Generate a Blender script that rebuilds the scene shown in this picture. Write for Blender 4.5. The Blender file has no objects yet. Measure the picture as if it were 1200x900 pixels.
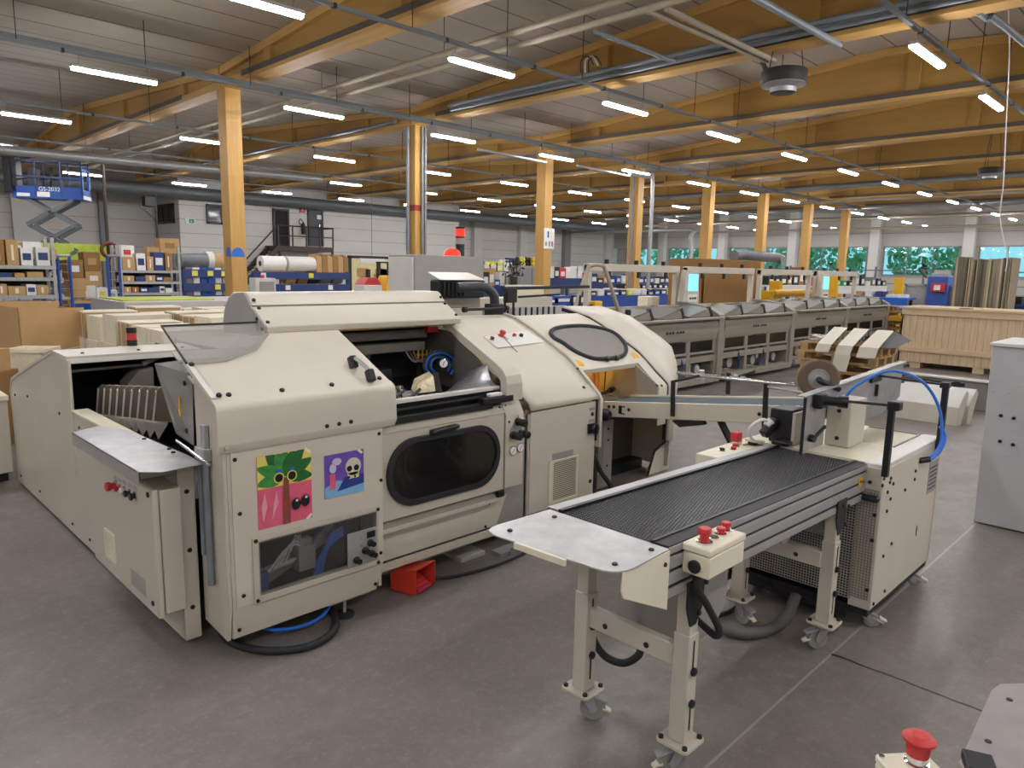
import bpy, bmesh, math, random
from mathutils import Vector, Matrix
random.seed(7)
S = bpy.context.scene
COL = S.collection
PI = math.pi

# ------------------------------------------------------------------ camera
F, CX, CY = 843.6, 600.0, 450.0
YAW, PITCH, ROLL = map(math.radians, (44.91, -9.04, 1.17))
EYE = Vector((0, 0, 1.9))
FW = Vector((math.cos(PITCH) * math.cos(YAW), math.cos(PITCH) * math.sin(YAW), math.sin(PITCH)))
RT = Vector((math.sin(YAW), -math.cos(YAW), 0))
UP = RT.cross(FW)
R2 = RT * math.cos(ROLL) + UP * math.sin(ROLL)
U2 = UP * math.cos(ROLL) - RT * math.sin(ROLL)
cam_data = bpy.data.cameras.new('camera')
cam = bpy.data.objects.new('camera', cam_data)
COL.objects.link(cam)
m3 = Matrix((R2, U2, -FW)).transposed()
cam.matrix_world = Matrix.Translation(EYE) @ m3.to_4x4()
cam_data.sensor_width = 36
cam_data.sensor_fit = 'HORIZONTAL'
cam_data.lens = F * 36 / 1200
cam_data.clip_start = 0.05
cam_data.clip_end = 400
S.camera = cam

def ray(px, py):
    return FW + R2 * ((px - CX) / F) - U2 * ((py - CY) / F)

def at(px, py, x=None, y=None, z=None, d=None):
    """point of the place seen at a survey pixel, on the plane x / y / z = value or at depth d"""
    r = ray(px, py)
    if x is not None: t = (x - EYE.x) / r.x
    elif y is not None: t = (y - EYE.y) / r.y
    elif z is not None: t = (z - EYE.z) / r.z
    else: t = d
    return EYE + r * t

def pix(p):
    d = Vector(p) - EYE
    w = d.dot(FW)
    return (CX + F * d.dot(R2) / w, CY - F * d.dot(U2) / w, w)

# ------------------------------------------------------------------ materials
def lin(h):
    h = h.lstrip('#')
    c = [int(h[i:i + 2], 16) / 255 for i in (0, 2, 4)]
    return [v / 12.92 if v <= .04045 else ((v + .055) / 1.055) ** 2.4 for v in c]

def new_mat(name):
    m = bpy.data.materials.new(name)
    m.use_nodes = True
    nt = m.node_tree
    return m, nt, nt.nodes['Principled BSDF']

def mix_rgb(nt, fac, a, b, blend='MIX'):
    n = nt.nodes.new('ShaderNodeMix')
    n.data_type = 'RGBA'
    n.blend_type = blend
    for sock, v in ((n.inputs[0], fac), (n.inputs[6], a), (n.inputs[7], b)):
        if hasattr(v, 'is_linked'): nt.links.new(v, sock)
        elif isinstance(v, (int, float)): sock.default_value = v
        else: sock.default_value = (*v, 1) if len(v) == 3 else v
    return n.outputs[2]

def noise(nt, scale, detail=3, rough=.55, vec=None, stretch=None):
    n = nt.nodes.new('ShaderNodeTexNoise')
    n.inputs['Scale'].default_value = scale
    n.inputs['Detail'].default_value = detail
    n.inputs['Roughness'].default_value = rough
    if vec is None:
        t = nt.nodes.new('ShaderNodeTexCoord')
        vec = t.outputs['Object']
    if stretch:
        mp = nt.nodes.new('ShaderNodeMapping')
        mp.inputs['Scale'].default_value = stretch
        nt.links.new(vec, mp.inputs['Vector'])
        vec = mp.outputs['Vector']
    nt.links.new(vec, n.inputs['Vector'])
    return n.outputs['Fac']

def ramp(nt, fac, a, b, ca=(0, 0, 0), cb=(1, 1, 1)):
    n = nt.nodes.new('ShaderNodeValToRGB')
    e = n.color_ramp.elements
    e[0].position, e[1].position = a, b
    e[0].color, e[1].color = (*ca, 1), (*cb, 1)
    nt.links.new(fac, n.inputs['Fac'])
    return n.outputs['Color']

def math_n(nt, op, a, b=None, c=None):
    n = nt.nodes.new('ShaderNodeMath')
    n.operation = op
    for i, v in enumerate((a, b, c)):
        if v is None: continue
        if hasattr(v, 'is_linked'): nt.links.new(v, n.inputs[i])
        else: n.inputs[i].default_value = v
    return n.outputs[0]

def add_bump(nt, bsdf, height, strength, dist=.01):
    b = nt.nodes.new('ShaderNodeBump')
    b.inputs['Strength'].default_value = strength
    b.inputs['Distance'].default_value = dist
    nt.links.new(height, b.inputs['Height'])
    nt.links.new(b.outputs['Normal'], bsdf.inputs['Normal'])

def mat(name, hexc, rough=.5, metal=0, var=.07, scale=6, stretch=None, bump=0, bscale=250, coat=0):
    m, nt, b = new_mat(name)
    c = lin(hexc)
    n = noise(nt, scale, 4, .6, stretch=stretch)
    lo, hi = [v * (1 - var) for v in c], [min(1, v * (1 + var)) for v in c]
    nt.links.new(ramp(nt, n, .3, .7, lo, hi), b.inputs['Base Color'])
    b.inputs['Roughness'].default_value = rough
    b.inputs['Metallic'].default_value = metal
    if coat: b.inputs['Coat Weight'].default_value = coat
    if bump: add_bump(nt, b, noise(nt, bscale, 2), bump, .002)
    return m

def emit(name, hexc, strength):
    m, nt, b = new_mat(name)
    b.inputs['Base Color'].default_value = (*lin(hexc), 1)
    b.inputs['Emission Color'].default_value = (*lin(hexc), 1)
    b.inputs['Emission Strength'].default_value = strength
    return m

def clear(name, tint, gloss, rough=.08, haze=0, bump=0):
    """clear sheet: tinted see-through with a glossy share and a little milky haze"""
    m, nt, b = new_mat(name)
    out = nt.nodes['Material Output']
    tr = nt.nodes.new('ShaderNodeBsdfTransparent'); tr.inputs['Color'].default_value = (*lin(tint), 1)
    b.inputs['Base Color'].default_value = (*lin('E6E3DC'), 1)
    b.inputs['Roughness'].default_value = .6
    gl = nt.nodes.new('ShaderNodeBsdfGlossy'); gl.inputs['Roughness'].default_value = rough
    m1 = nt.nodes.new('ShaderNodeMixShader'); m1.inputs[0].default_value = haze
    nt.links.new(tr.outputs[0], m1.inputs[1]); nt.links.new(b.outputs[0], m1.inputs[2])
    m2 = nt.nodes.new('ShaderNodeMixShader'); m2.inputs[0].default_value = gloss
    nt.links.new(m1.outputs[0], m2.inputs[1]); nt.links.new(gl.outputs[0], m2.inputs[2])
    nt.links.new(m2.outputs[0], out.inputs['Surface'])
    if bump:
        bp = nt.nodes.new('ShaderNodeBump'); bp.inputs['Strength'].default_value = bump; bp.inputs['Distance'].default_value = .02
        nt.links.new(noise(nt, 5, 3), bp.inputs['Height']); nt.links.new(bp.outputs[0], gl.inputs['Normal'])
    return m

def lines_mat(name, hexc, axis, pitch, width, dark, rough=.6, var=.06, scale=2, off=0.0, bump=.6, stretch=None):
    """surface with straight joints every `pitch` metres along one world axis"""
    m, nt, b = new_mat(name)
    g = nt.nodes.new('ShaderNodeNewGeometry')
    sp = nt.nodes.new('ShaderNodeSeparateXYZ')
    nt.links.new(g.outputs['Position'], sp.inputs[0])
    v = math_n(nt, 'FRACT', math_n(nt, 'DIVIDE', math_n(nt, 'ADD', sp.outputs[axis], off + 1000 * pitch), pitch))
    j = math_n(nt, 'LESS_THAN', v, width / pitch)
    c = lin(hexc)
    n = noise(nt, scale, 4, .6, vec=g.outputs['Position'], stretch=stretch)
    base = ramp(nt, n, .3, .7, [x * (1 - var) for x in c], [x * (1 + var) for x in c])
    nt.links.new(mix_rgb(nt, j, base, lin(dark)), b.inputs['Base Color'])
    b.inputs['Roughness'].default_value = rough
    if bump: add_bump(nt, b, math_n(nt, 'SUBTRACT', 1, j), bump, .01)
    return m

M = {}
M['beige'] = mat('beige_paint', 'D1C9B8', .42, var=.03, scale=3, bump=.25, bscale=160)
M['beige_flat'] = mat('beige_smooth_paint', 'C6BEAE', .4, var=.04, scale=2.5)
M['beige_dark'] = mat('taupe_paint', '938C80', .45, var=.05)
M['cream'] = mat('cream_plastic', 'E4DCC4', .45, var=.03)
M['offwhite'] = mat('offwhite_paint', 'DCD9D2', .4, var=.03)
M['station'] = mat('station_taupe_paint', '8E8779', .45, var=.05)
M['station_dark'] = mat('station_dark_paint', '6F695E', .45, var=.06)
M['innergrey'] = mat('inner_grey_paint', '5E5A54', .5, var=.1)
M['greypaint'] = mat('grey_paint', '9E9A94', .45, var=.04)
M['cabgrey'] = mat('light_grey_cabinet_paint', 'B4B4B6', .5, var=.05, scale=4, bump=.1)
M['black'] = mat('black_plastic', '17171A', .4, var=.1)
M['rubber'] = mat('black_rubber', '232326', .6, var=.1)
M['dark'] = mat('dark_steel', '2B2B2D', .5, .3, var=.2)
M['darkpaint'] = mat('dark_interior_paint', '2A2826', .6, var=.2)
M['steel'] = mat('brushed_steel', 'C3C3C4', .32, .8, var=.08, scale=30, stretch=(1, 12, 1))
M['plate'] = mat('worn_aluminium_plate', 'BDBCBC', .36, .45, var=.16, scale=9)
M['alu'] = mat('anodised_aluminium', 'ABA9A6', .38, .35, var=.05)
M['galv'] = mat('galvanised_steel', 'A8A9A8', .42, .45, var=.12, scale=14)
M['chrome'] = mat('chrome', 'DADADC', .12, 1, var=.02)
M['tray'] = mat('grey_cable_tray', '74797B', .5, .5, var=.06)
M['pipe'] = mat('beige_pipe', 'A79C88', .6, var=.05)
M['pipegrey'] = mat('grey_steel_pipe', '858B90', .5, .3, var=.06)
M['red'] = mat('red_plastic', 'C43232', .45, var=.04)
M['pedal'] = mat('orange_red_enamel', 'D8402C', .35, var=.05)
M['redlamp'] = emit('red_lamp_lens', 'F0281E', .4)
M['blue'] = mat('blue_paint', '1E4EA0', .4, var=.06)
M['rackblue'] = mat('dark_blue_rack_paint', '22386E', .45, var=.08)
M['hoseblue'] = mat('blue_pneumatic_hose', '2E6FD0', .3, var=.04)
M['yellow'] = mat('yellow_paint', 'E8B21C', .45, var=.05)
M['lemon'] = mat('yellow_tag', 'E6DE52', .6, var=.05)
M['kraft'] = mat('kraft_cardboard', 'BC9766', .8, var=.07, scale=4)
M['kraft_dark'] = mat('brown_cardboard', '96703F', .8, var=.08, scale=4)
M['paper'] = mat('white_paper', 'E8E6E0', .7, var=.03)
M['greyfilm'] = mat('grey_stretch_film', '6E7074', .35, var=.15, scale=10)
M['green'] = mat('green_plastic', '2E8A54', .5, var=.1)
M['lime'] = mat('lime_sheet', 'B4C244', .6, var=.1)
M['tyre'] = mat('brown_rubber_tyre', '6A5648', .7, var=.1)
M['casterwheel'] = mat('grey_caster_rubber', '8D8B86', .55, var=.06)
M['beltgreen'] = lines_mat('grey_green_belt', '4E6064', 0, .09, .012, '3A4A4F', .85)
M['boardwood'] = mat('pale_end_board', 'E2D8BE', .7, var=.08, scale=5, stretch=(1, 8, 8))
M['palletwood'] = mat('pallet_wood', 'B8976A', .75, var=.16, scale=5, stretch=(6, 1, 6))
M['cratewood'] = lines_mat('pine_crate_boards', 'D0B694', 1, .125, .005, '80623C', .65, .12, 3, stretch=(3, 8, 1))
M['cratebatten'] = mat('pine_batten', 'D2B894', .65, var=.1, scale=4, stretch=(6, 1, 6))
M['glulam'] = mat('glulam_spruce', 'C39A56', .65, var=.1, scale=1.6, stretch=(8, .7, 8))
M['glulam_web'] = mat('beam_web_plywood', 'A9823F', .65, var=.08, scale=1.2, stretch=(6, .7, 6))
M['colwood'] = mat('glulam_column', 'C79A54', .55, var=.1, scale=2.5, stretch=(8, 8, .5))
M['beamstrip'] = mat('grey_brown_steel_strip', '5C524A', .55, .2, var=.06)
M['doordark'] = mat('dark_grey_door', '34353A', .45, var=.05)
M['frameblack'] = mat('black_window_frame', '1D1D1F', .4, var=.05)
M['stair'] = mat('dark_brown_steel', '43382F', .5, .3, var=.06)
M['tube'] = emit('fluorescent_tube', 'FBFBFF', 26)
M['warmlamp'] = emit('warm_work_lamp', 'FFC24A', 11)
M['screen'] = emit('lit_touch_screen', '6FC6EC', .32)
M['acrylic'] = clear('smoky_acrylic', 'C8CACE', .14, .15, .26)  # milky haze stands in for the pale reflection on the smoky guard
M['clearpane'] = clear('clear_acrylic', 'E6E6E6', .05, .06, .02)
M['hazed'] = clear('hazed_clear_sheet', 'DAD6CE', .5, .13, .62, .7)  # milky haze painted in for the bright reflection on the hood window
M['sheetclear'] = clear('thin_clear_sheet', 'E4E4E4', .10, .1, .22)  # milky haze stands in for reflections on the sheet
M['darkpane'] = clear('dark_tinted_pane', 'A8A8AC', .08, .12, .01)
M['winglass'] = clear('window_glass', 'D3F0F4', .05, .03)
M['housing'] = mat('white_lamp_housing', 'B9B7B2', .5, var=.03)
M['foliage'] = mat('tree_foliage', 'B2D6A6', .8, var=.4, scale=3)
M['bark'] = mat('tree_bark', '5A4A3A', .9, var=.2)

M['cellbelt'] = mat('black_cell_belt', '1E1E22', .3, var=.25, scale=40)

def concrete():
    m, nt, b = new_mat('polished_concrete')
    g = nt.nodes.new('ShaderNodeNewGeometry')
    pos = g.outputs['Position']
    n1 = noise(nt, .45, 5, .6, vec=pos)
    n2 = noise(nt, 2.6, 6, .65, vec=pos)
    n3 = noise(nt, 16, 4, .7, vec=pos)
    c = mix_rgb(nt, ramp(nt, n1, .3, .7), lin('615A54'), lin('918A84'))
    c = mix_rgb(nt, ramp(nt, n2, .35, .75), c, lin('736C66'))
    c = mix_rgb(nt, math_n(nt, 'MULTIPLY', ramp(nt, n3, .5, .8), .35), c, lin('A39C94'))
    n4 = noise(nt, 55, 3, .7, vec=pos)
    c = mix_rgb(nt, math_n(nt, 'MULTIPLY', ramp(nt, n4, .56, .72), .3), c, lin('B3ACA3'))
    n5 = noise(nt, 1.3, 6, .7, vec=pos, stretch=(1, 6, 1))
    c = mix_rgb(nt, math_n(nt, 'MULTIPLY', ramp(nt, n5, .58, .75), .3), c, lin('A8A19A'))
    sp = nt.nodes.new('ShaderNodeSeparateXYZ')
    nt.links.new(pos, sp.inputs[0])
    # sawn joints between the slabs
    jy = math_n(nt, 'LESS_THAN', math_n(nt, 'ABSOLUTE', math_n(nt, 'SUBTRACT', sp.outputs[1], 1.235)), .006)
    jy2 = math_n(nt, 'LESS_THAN', math_n(nt, 'ABSOLUTE', math_n(nt, 'SUBTRACT', sp.outputs[1], 8.3)), .006)
    wob = math_n(nt, 'MULTIPLY', math_n(nt, 'SUBTRACT', noise(nt, 7, 3, vec=pos), .5), .03)
    jx = math_n(nt, 'LESS_THAN', math_n(nt, 'ABSOLUTE', math_n(nt, 'SUBTRACT', math_n(nt, 'ADD', sp.outputs[0], wob), 3.585)), .008)
    jx = math_n(nt, 'MULTIPLY', jx, math_n(nt, 'LESS_THAN', sp.outputs[1], 1.235))
    c = mix_rgb(nt, math_n(nt, 'MULTIPLY', math_n(nt, 'ADD', jy, jy2), .45), c, lin('B8B2A8'))
    c = mix_rgb(nt, jx, c, lin('2A2520'))
    nt.links.new(c, b.inputs['Base Color'])
    r = ramp(nt, n2, .3, .75, (.34,) * 3, (.52,) * 3)
    nt.links.new(r, b.inputs['Roughness'])
    add_bump(nt, b, n3, .12, .004)
    return m
M['concrete'] = concrete()
M['ceiling'] = lines_mat('ceiling_boards', 'AA9F91', 1, .80, .035, '6A6156', .8, .05, 1.5, bump=.3)
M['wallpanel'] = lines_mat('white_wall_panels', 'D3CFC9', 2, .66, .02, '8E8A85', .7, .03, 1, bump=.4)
M['wallpanel_grey'] = lines_mat('grey_wall_panels', 'B9B5AE', 2, .95, .025, '7A7670', .7, .03, 1, bump=.4)  # greyer panels with wider joint spacing
M['trimwhite'] = mat('white_trim_paint', 'D5D3CE', .6, var=.03)
M['trimgrey'] = mat('grey_trim_paint', '8F8F90', .6, var=.05)

# ------------------------------------------------------------------ mesh helpers
class B:
    def __init__(s):
        s.v, s.f, s.sm = [], [], []
    def add(s, vs, fs, smooth=False):
        o = len(s.v)
        s.v += [Vector(p) for p in vs]
        s.f += [tuple(i + o for i in f) for f in fs]
        s.sm += [smooth] * len(fs)
        return s
    def box(s, x0, x1, y0, y1, z0, z1):
        x0, x1 = sorted((x0, x1)); y0, y1 = sorted((y0, y1)); z0, z1 = sorted((z0, z1))
        return s.add([(x0, y0, z0), (x1, y0, z0), (x1, y1, z0), (x0, y1, z0), (x0, y0, z1), (x1, y0, z1), (x1, y1, z1), (x0, y1, z1)],
                     [(0, 3, 2, 1), (4, 5, 6, 7), (0, 1, 5, 4), (1, 2, 6, 5), (2, 3, 7, 6), (3, 0, 4, 7)])
    def cbox(s, c, sz, rot=None):
        o = len(s.v)
        s.box(-sz[0] / 2, sz[0] / 2, -sz[1] / 2, sz[1] / 2, -sz[2] / 2, sz[2] / 2)
        for i in range(o, len(s.v)):
            p = s.v[i]
            if rot is not None: p = rot @ p
            s.v[i] = p + Vector(c)
        return s
    def beam(s, p0, p1, w, h, up=(0, 0, 1)):
        """rectangular bar between two points, w across, h along up"""
        p0, p1 = Vector(p0), Vector(p1)
        d = (p1 - p0).normalized()
        u = Vector(up)
        if abs(d.dot(u)) > .98: u = Vector((0, 1, 0))
        a = d.cross(u).normalized()
        u = a.cross(d)
        q = [p + a * (w / 2 * i) + u * (h / 2 * j) for p in (p0, p1) for i, j in ((-1, -1), (1, -1), (1, 1), (-1, 1))]
        return s.add(q, [(0, 1, 2, 3), (7, 6, 5, 4), (0, 4, 5, 1), (1, 5, 6, 2), (2, 6, 7, 3), (3, 7, 4, 0)])
    def slab(s, pts, vec, smooth=False):
        """polygon of 3-D points pushed along a vector"""
        n = len(pts)
        a = [Vector(p) for p in pts]
        b = [p + Vector(vec) for p in a]
        nrm = Vector((0, 0, 0))
        for i in range(n): nrm += a[i].cross(a[(i + 1) % n])
        fl = nrm.dot(Vector(vec)) < 0
        fs = [tuple(range(n)), tuple(reversed(range(n, 2 * n)))] if fl else [tuple(reversed(range(n))), tuple(range(n, 2 * n))]
        for i in range(n):
            j = (i + 1) % n
            fs.append((i, i + n, j + n, j) if fl else (i, j, j + n, i + n))
        return s.add(a + b, fs, smooth)
    def prism(s, prof, axis, a0, a1, smooth=False):
        mk = {'x': lambda p, t: (t, p[0], p[1]), 'y': lambda p, t: (p[0], t, p[1]), 'z': lambda p, t: (p[0], p[1], t)}[axis]
        v = Vector(mk((0, 0), a1 - a0))
        return s.slab([mk(p, a0) for p in prof], v, smooth)
    def shell(s, prof, axis, a0, a1, t, smooth=True):
        """open profile given a wall thickness t (to its right-hand side) and extruded"""
        n = len(prof)
        P = [Vector((p[0], p[1])) for p in prof]
        out = []
        for i in range(n):
            d = (P[min(i + 1, n - 1)] - P[max(i - 1, 0)]).normalized()
            out.append(P[i] + Vector((d.y, -d.x)) * t)
        mk = {'x': lambda p, q: (q, p[0], p[1]), 'y': lambda p, q: (p[0], q, p[1]), 'z': lambda p, q: (p[0], p[1], q)}[axis]
        vs = [mk(p, a0) for p in P] + [mk(p, a0) for p in out] + [mk(p, a1) for p in P] + [mk(p, a1) for p in out]
        fs = []
        for i in range(n - 1):
            fs += [(i, i + 1, 2 * n + i + 1, 2 * n + i), (n + i + 1, n + i, 3 * n + i, 3 * n + i + 1),
                   (i + 1, i, n + i, n + i + 1), (2 * n + i, 2 * n + i + 1, 3 * n + i + 1, 3 * n + i)]
        fs += [(0, 2 * n, 3 * n, n), (n - 1, 2 * n - 1, 4 * n - 1, 3 * n - 1)]
        return s.add(vs, fs, smooth)
    def cyl(s, p0, p1, r, n=16, r2=None, caps=True):
        p0, p1 = Vector(p0), Vector(p1)
        r2 = r if r2 is None else r2
        d = (p1 - p0).normalized()
        u = Vector((0, 0, 1)) if abs(d.z) < .9 else Vector((1, 0, 0))
        a = d.cross(u).normalized(); b = d.cross(a)
        ring = [(a * math.cos(2 * PI * i / n) + b * math.sin(2 * PI * i / n)) for i in range(n)]
        s.add([p0 + q * r for q in ring] + [p1 + q * r2 for q in ring], [(i, (i + 1) % n, n + (i + 1) % n, n + i) for i in range(n)], True)
        if caps:
            s.add([p0 + q * r for q in ring], [tuple(reversed(range(n)))])
            s.add([p1 + q * r2 for q in ring], [tuple(range(n))])
        return s
    def lathe(s, prof, c, axis=(0, 0, 1), n=24, caps=True):
        """profile of (radius, height) turned round an axis through c"""
        d = Vector(axis).normalized()
        u = Vector((0, 0, 1)) if abs(d.z) < .9 else Vector((1, 0, 0))
        a = d.cross(u).normalized(); b = d.cross(a)
        c = Vector(c)
        vs, fs = [], []
        for r, h in prof:
            for i in range(n):
                t = 2 * PI * i / n
                vs.append(c + d * h + (a * math.cos(t) + b * math.sin(t)) * r)
        for k in range(len(prof) - 1):
            for i in range(n):
                j = (i + 1) % n
                fs.append((k * n + i, k * n + j, (k + 1) * n + j, (k + 1) * n + i))
        s.add(vs, fs, True)
        if not caps: return s
        s.add([vs[i] for i in range(n)], [tuple(reversed(range(n)))])
        s.add(vs[-n:], [tuple(range(n))])
        return s
    def tube(s, pts, r, n=8, res=6, closed=False):
        P = [Vector(p) for p in pts]
        if len(P) > 2 and res > 1:
            Q = []
            m = len(P)
            rng = m if closed else m - 1
            for i in range(rng):
                g = (lambda k: P[k % m]) if closed else (lambda k: P[min(max(k, 0), m - 1)])
                a, b, c, d = g(i - 1), g(i), g(i + 1), g(i + 2)
                for k in range(res):
                    t = k / res
                    Q.append(.5 * ((2 * b) + (c - a) * t + (2 * a - 5 * b + 4 * c - d) * t * t + (3 * b - a - 3 * c + d) * t ** 3))
            if not closed: Q.append(P[-1])
            P = Q
        m = len(P)
        vs, fs = [], []
        pa = None
        for i in range(m):
            d = (P[(i + 1) % m] - P[i - 1]) if closed else (P[min(i + 1, m - 1)] - P[max(i - 1, 0)])
            d.normalize()
            if pa is None:
                u = Vector((0, 0, 1)) if abs(d.z) < .9 else Vector((1, 0, 0))
                pa = d.cross(u).normalized()
            pa = (pa - d * pa.dot(d)).normalized()
            b = d.cross(pa)
            vs += [P[i] + (pa * math.cos(2 * PI * k / n) + b * math.sin(2 * PI * k / n)) * r for k in range(n)]
        for i in range(m if closed else m - 1):
            j = (i + 1) % m
            for k in range(n):
                l = (k + 1) % n
                fs.append((i * n + k, i * n + l, j * n + l, j * n + k))
        s.add(vs, fs, True)
        if not closed:
            s.add(vs[:n], [tuple(reversed(range(n)))])
            s.add(vs[-n:], [tuple(range(n))])
        return s
    def ring(s, outer, inner, to3, vec, nseg=48):
        """plate with a hole: two star-shaped 2-D outlines, mapped to 3-D by to3, thickened by vec"""
        cx = sum(p[0] for p in inner) / len(inner); cy = sum(p[1] for p in inner) / len(inner)
        def hit(poly, t):
            dx, dy = math.cos(t), math.sin(t)
            best = None
            for i in range(len(poly)):
                x0, y0 = poly[i][0] - cx, poly[i][1] - cy
                x1, y1 = poly[(i + 1) % len(poly)][0] - cx, poly[(i + 1) % len(poly)][1] - cy
                ex, ey = x1 - x0, y1 - y0
                den = dx * ey - dy * ex
                if abs(den) < 1e-12: continue
                r = (x0 * ey - y0 * ex) / den
                k = (x0 * dy - y0 * dx) / den
                if r > 0 and -1e-6 <= k <= 1 + 1e-6 and (best is None or r > best): best = r
            return (cx + dx * best, cy + dy * best)
        ang = [2 * PI * i / nseg for i in range(nseg)]
        for poly in (outer, inner):
            if len(poly) <= 8: ang += [math.atan2(p[1] - cy, p[0] - cx) % (2 * PI) for p in poly]
        ang = sorted(set(round(a, 6) for a in ang))
        n = len(ang)
        o = [Vector(to3(*hit(outer, a))) for a in ang]
        q = [Vector(to3(*hit(inner, a))) for a in ang]
        v = Vector(vec)
        vs = o + q + [p + v for p in o] + [p + v for p in q]
        fs = []
        for i in range(n):
            j = (i + 1) % n
            fs += [(i, j, n + j, n + i), (2 * n + j, 2 * n + i, 3 * n + i, 3 * n + j), (j, i, 2 * n + i, 2 * n + j), (n + i, n + j, 3 * n + j, 3 * n + i)]
        return s.add(vs, fs)
    def ring_on(s, outer, inner, to3, vec, nseg=56, loops=7):
        """like ring(), with loops in between so that the plate can follow a curved surface"""
        t = B().ring(outer, inner, lambda a, b: (a, b, 0), (0, 0, 1), nseg)
        n = len(t.v) // 4
        o, q = t.v[:n], t.v[n:2 * n]
        base = len(s.v); V = Vector(vec)
        for off in (Vector((0, 0, 0)), V):
            for k in range(loops + 1):
                f = k / loops
                s.v += [Vector(to3(*(a.lerp(b, f)).xy)) + off for a, b in zip(o, q)]
        m = (loops + 1) * n
        for k in range(loops):
            for i in range(n):
                j = (i + 1) % n
                a = base + k * n
                s.f.append((a + i, a + j, a + n + j, a + n + i)); s.f.append((m + a + j, m + a + i, m + a + n + i, m + a + n + j)); s.sm += [True, True]
        for i in range(n):
            j = (i + 1) % n
            s.f.append((base + i, base + m + i, base + m + j, base + j)); s.sm.append(True)
            e = base + loops * n
            s.f.append((e + j, e + m + j, e + m + i, e + i)); s.sm.append(True)
        return s
    def xf(s, mtx):
        s.v = [mtx @ p for p in s.v]
        return s

WL = {}
def _mesh(name, b, m, smooth_angle=40):
    me = bpy.data.meshes.new(name)
    lo = Vector((min(p[i] for p in b.v) for i in range(3))); hi = Vector((max(p[i] for p in b.v) for i in range(3)))
    c = (lo + hi) / 2
    me.from_pydata([p - c for p in b.v], [], b.f)
    bm = bmesh.new(); bm.from_mesh(me)
    bmesh.ops.recalc_face_normals(bm, faces=bm.faces)
    bm.to_mesh(me); bm.free()
    me.polygons.foreach_set('use_smooth', [True] * len(me.polygons))
    me.set_sharp_from_angle(angle=math.radians(smooth_angle))
    me.materials.append(m)
    return me, c

def part(name, b, m, parent=None, bev=0, seg=2, label=None, kind=None, ang=40):
    if isinstance(m, str): m = M[m]
    me, c = _mesh(name, b, m, ang)
    o = bpy.data.objects.new(name, me)
    COL.objects.link(o)
    WL[o.name] = c
    if parent is not None:
        o.parent = parent
        o.location = c - WL[parent.name]
    else:
        o.location = c
    if bev:
        md = o.modifiers.new('bevel', 'BEVEL')
        md.width = bev; md.segments = seg; md.limit_method = 'ANGLE'; md.angle_limit = math.radians(35)
        md.harden_normals = False
    if label: o['label'] = label
    if kind: o['kind'] = kind
    return o

def thing(name, label, cat, loc=(0, 0, 0), group=None):
    o = bpy.data.objects.new(name, None)
    o.empty_display_size = .1
    COL.objects.link(o)
    o.location = loc
    WL[o.name] = Vector(loc)
    return tag(o, label, cat, group)

def tag(o, label, cat, group=None, kind=None):
    o['label'] = label; o['category'] = cat
    if group: o['group'] = group
    if kind: o['kind'] = kind
    return o

def structure(name, b, m, parent=None, bev=0):
    o = part(name, b, m, parent, bev)
    if parent is None: o['kind'] = 'structure'
    return o

def copy_tree(o, loc=None, label=None, rot=None, parent=None):
    c = o.copy(); COL.objects.link(c)
    if parent is not None: c.parent = parent
    for ch in list(o.children): copy_tree(ch, parent=c)
    if loc is not None: c.location = loc
    if rot is not None: c.rotation_euler = (0, 0, rot)
    if label: c['label'] = label
    return c

_sc = {}
def screws(parent, pts, nrm, r=.009, h=.006, m='black', name='screw'):
    key = (name, round(r, 4), m)
    n = Vector(nrm).normalized()
    q = Vector((0, 0, 1)).rotation_difference(n)
    if key not in _sc:
        me, c = _mesh(name, B().lathe([(r, -.002), (r, h * .6), (r * .7, h)], (0, 0, 0), n=10), M[m])
        _sc[key] = (me, c)
    me, c = _sc[key]
    for p in pts:
        o = bpy.data.objects.new(name, me); COL.objects.link(o)
        o.parent = parent
        o.rotation_mode = 'QUATERNION'; o.rotation_quaternion = q
        o.location = Vector(p) + q @ c - WL[parent.name]

def text_mesh(b, txt, size, origin, right, up, depth=.002):
    cu = bpy.data.curves.new('t', 'FONT')
    cu.body = txt; cu.size = size; cu.extrude = depth / 2
    o = bpy.data.objects.new('t', cu); COL.objects.link(o)
    dg = bpy.context.evaluated_depsgraph_get()
    me = bpy.data.meshes.new_from_object(o.evaluated_get(dg))
    r, u = Vector(right).normalized(), Vector(up).normalized()
    n = r.cross(u)
    o3 = Vector(origin)
    b.add([o3 + r * v.co.x + u * v.co.y + n * v.co.z for v in me.vertices], [tuple(p.vertices) for p in me.polygons])
    bpy.data.objects.remove(o); bpy.data.curves.remove(cu); bpy.data.meshes.remove(me)
    return b

def rrect(x0, x1, y0, y1, r, n=6):
    pts = []
    for cx, cy, a in ((x1 - r, y0 + r, -90), (x1 - r, y1 - r, 0), (x0 + r, y1 - r, 90), (x0 + r, y0 + r, 180)):
        for i in range(n + 1):
            t = math.radians(a + 90 * i / n)
            pts.append((cx + r * math.cos(t), cy + r * math.sin(t)))
    return pts

def rotz(a, c=(0, 0, 0)):
    c = Vector(c)
    return Matrix.Translation(c) @ Matrix.Rotation(a, 4, 'Z') @ Matrix.Translation(-c)

ORD = ['first', 'second', 'third', 'fourth', 'fifth', 'sixth', 'seventh', 'eighth', 'ninth', 'tenth', 'eleventh', 'twelfth', 'thirteenth', 'fourteenth', 'fifteenth', 'sixteenth']
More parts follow.
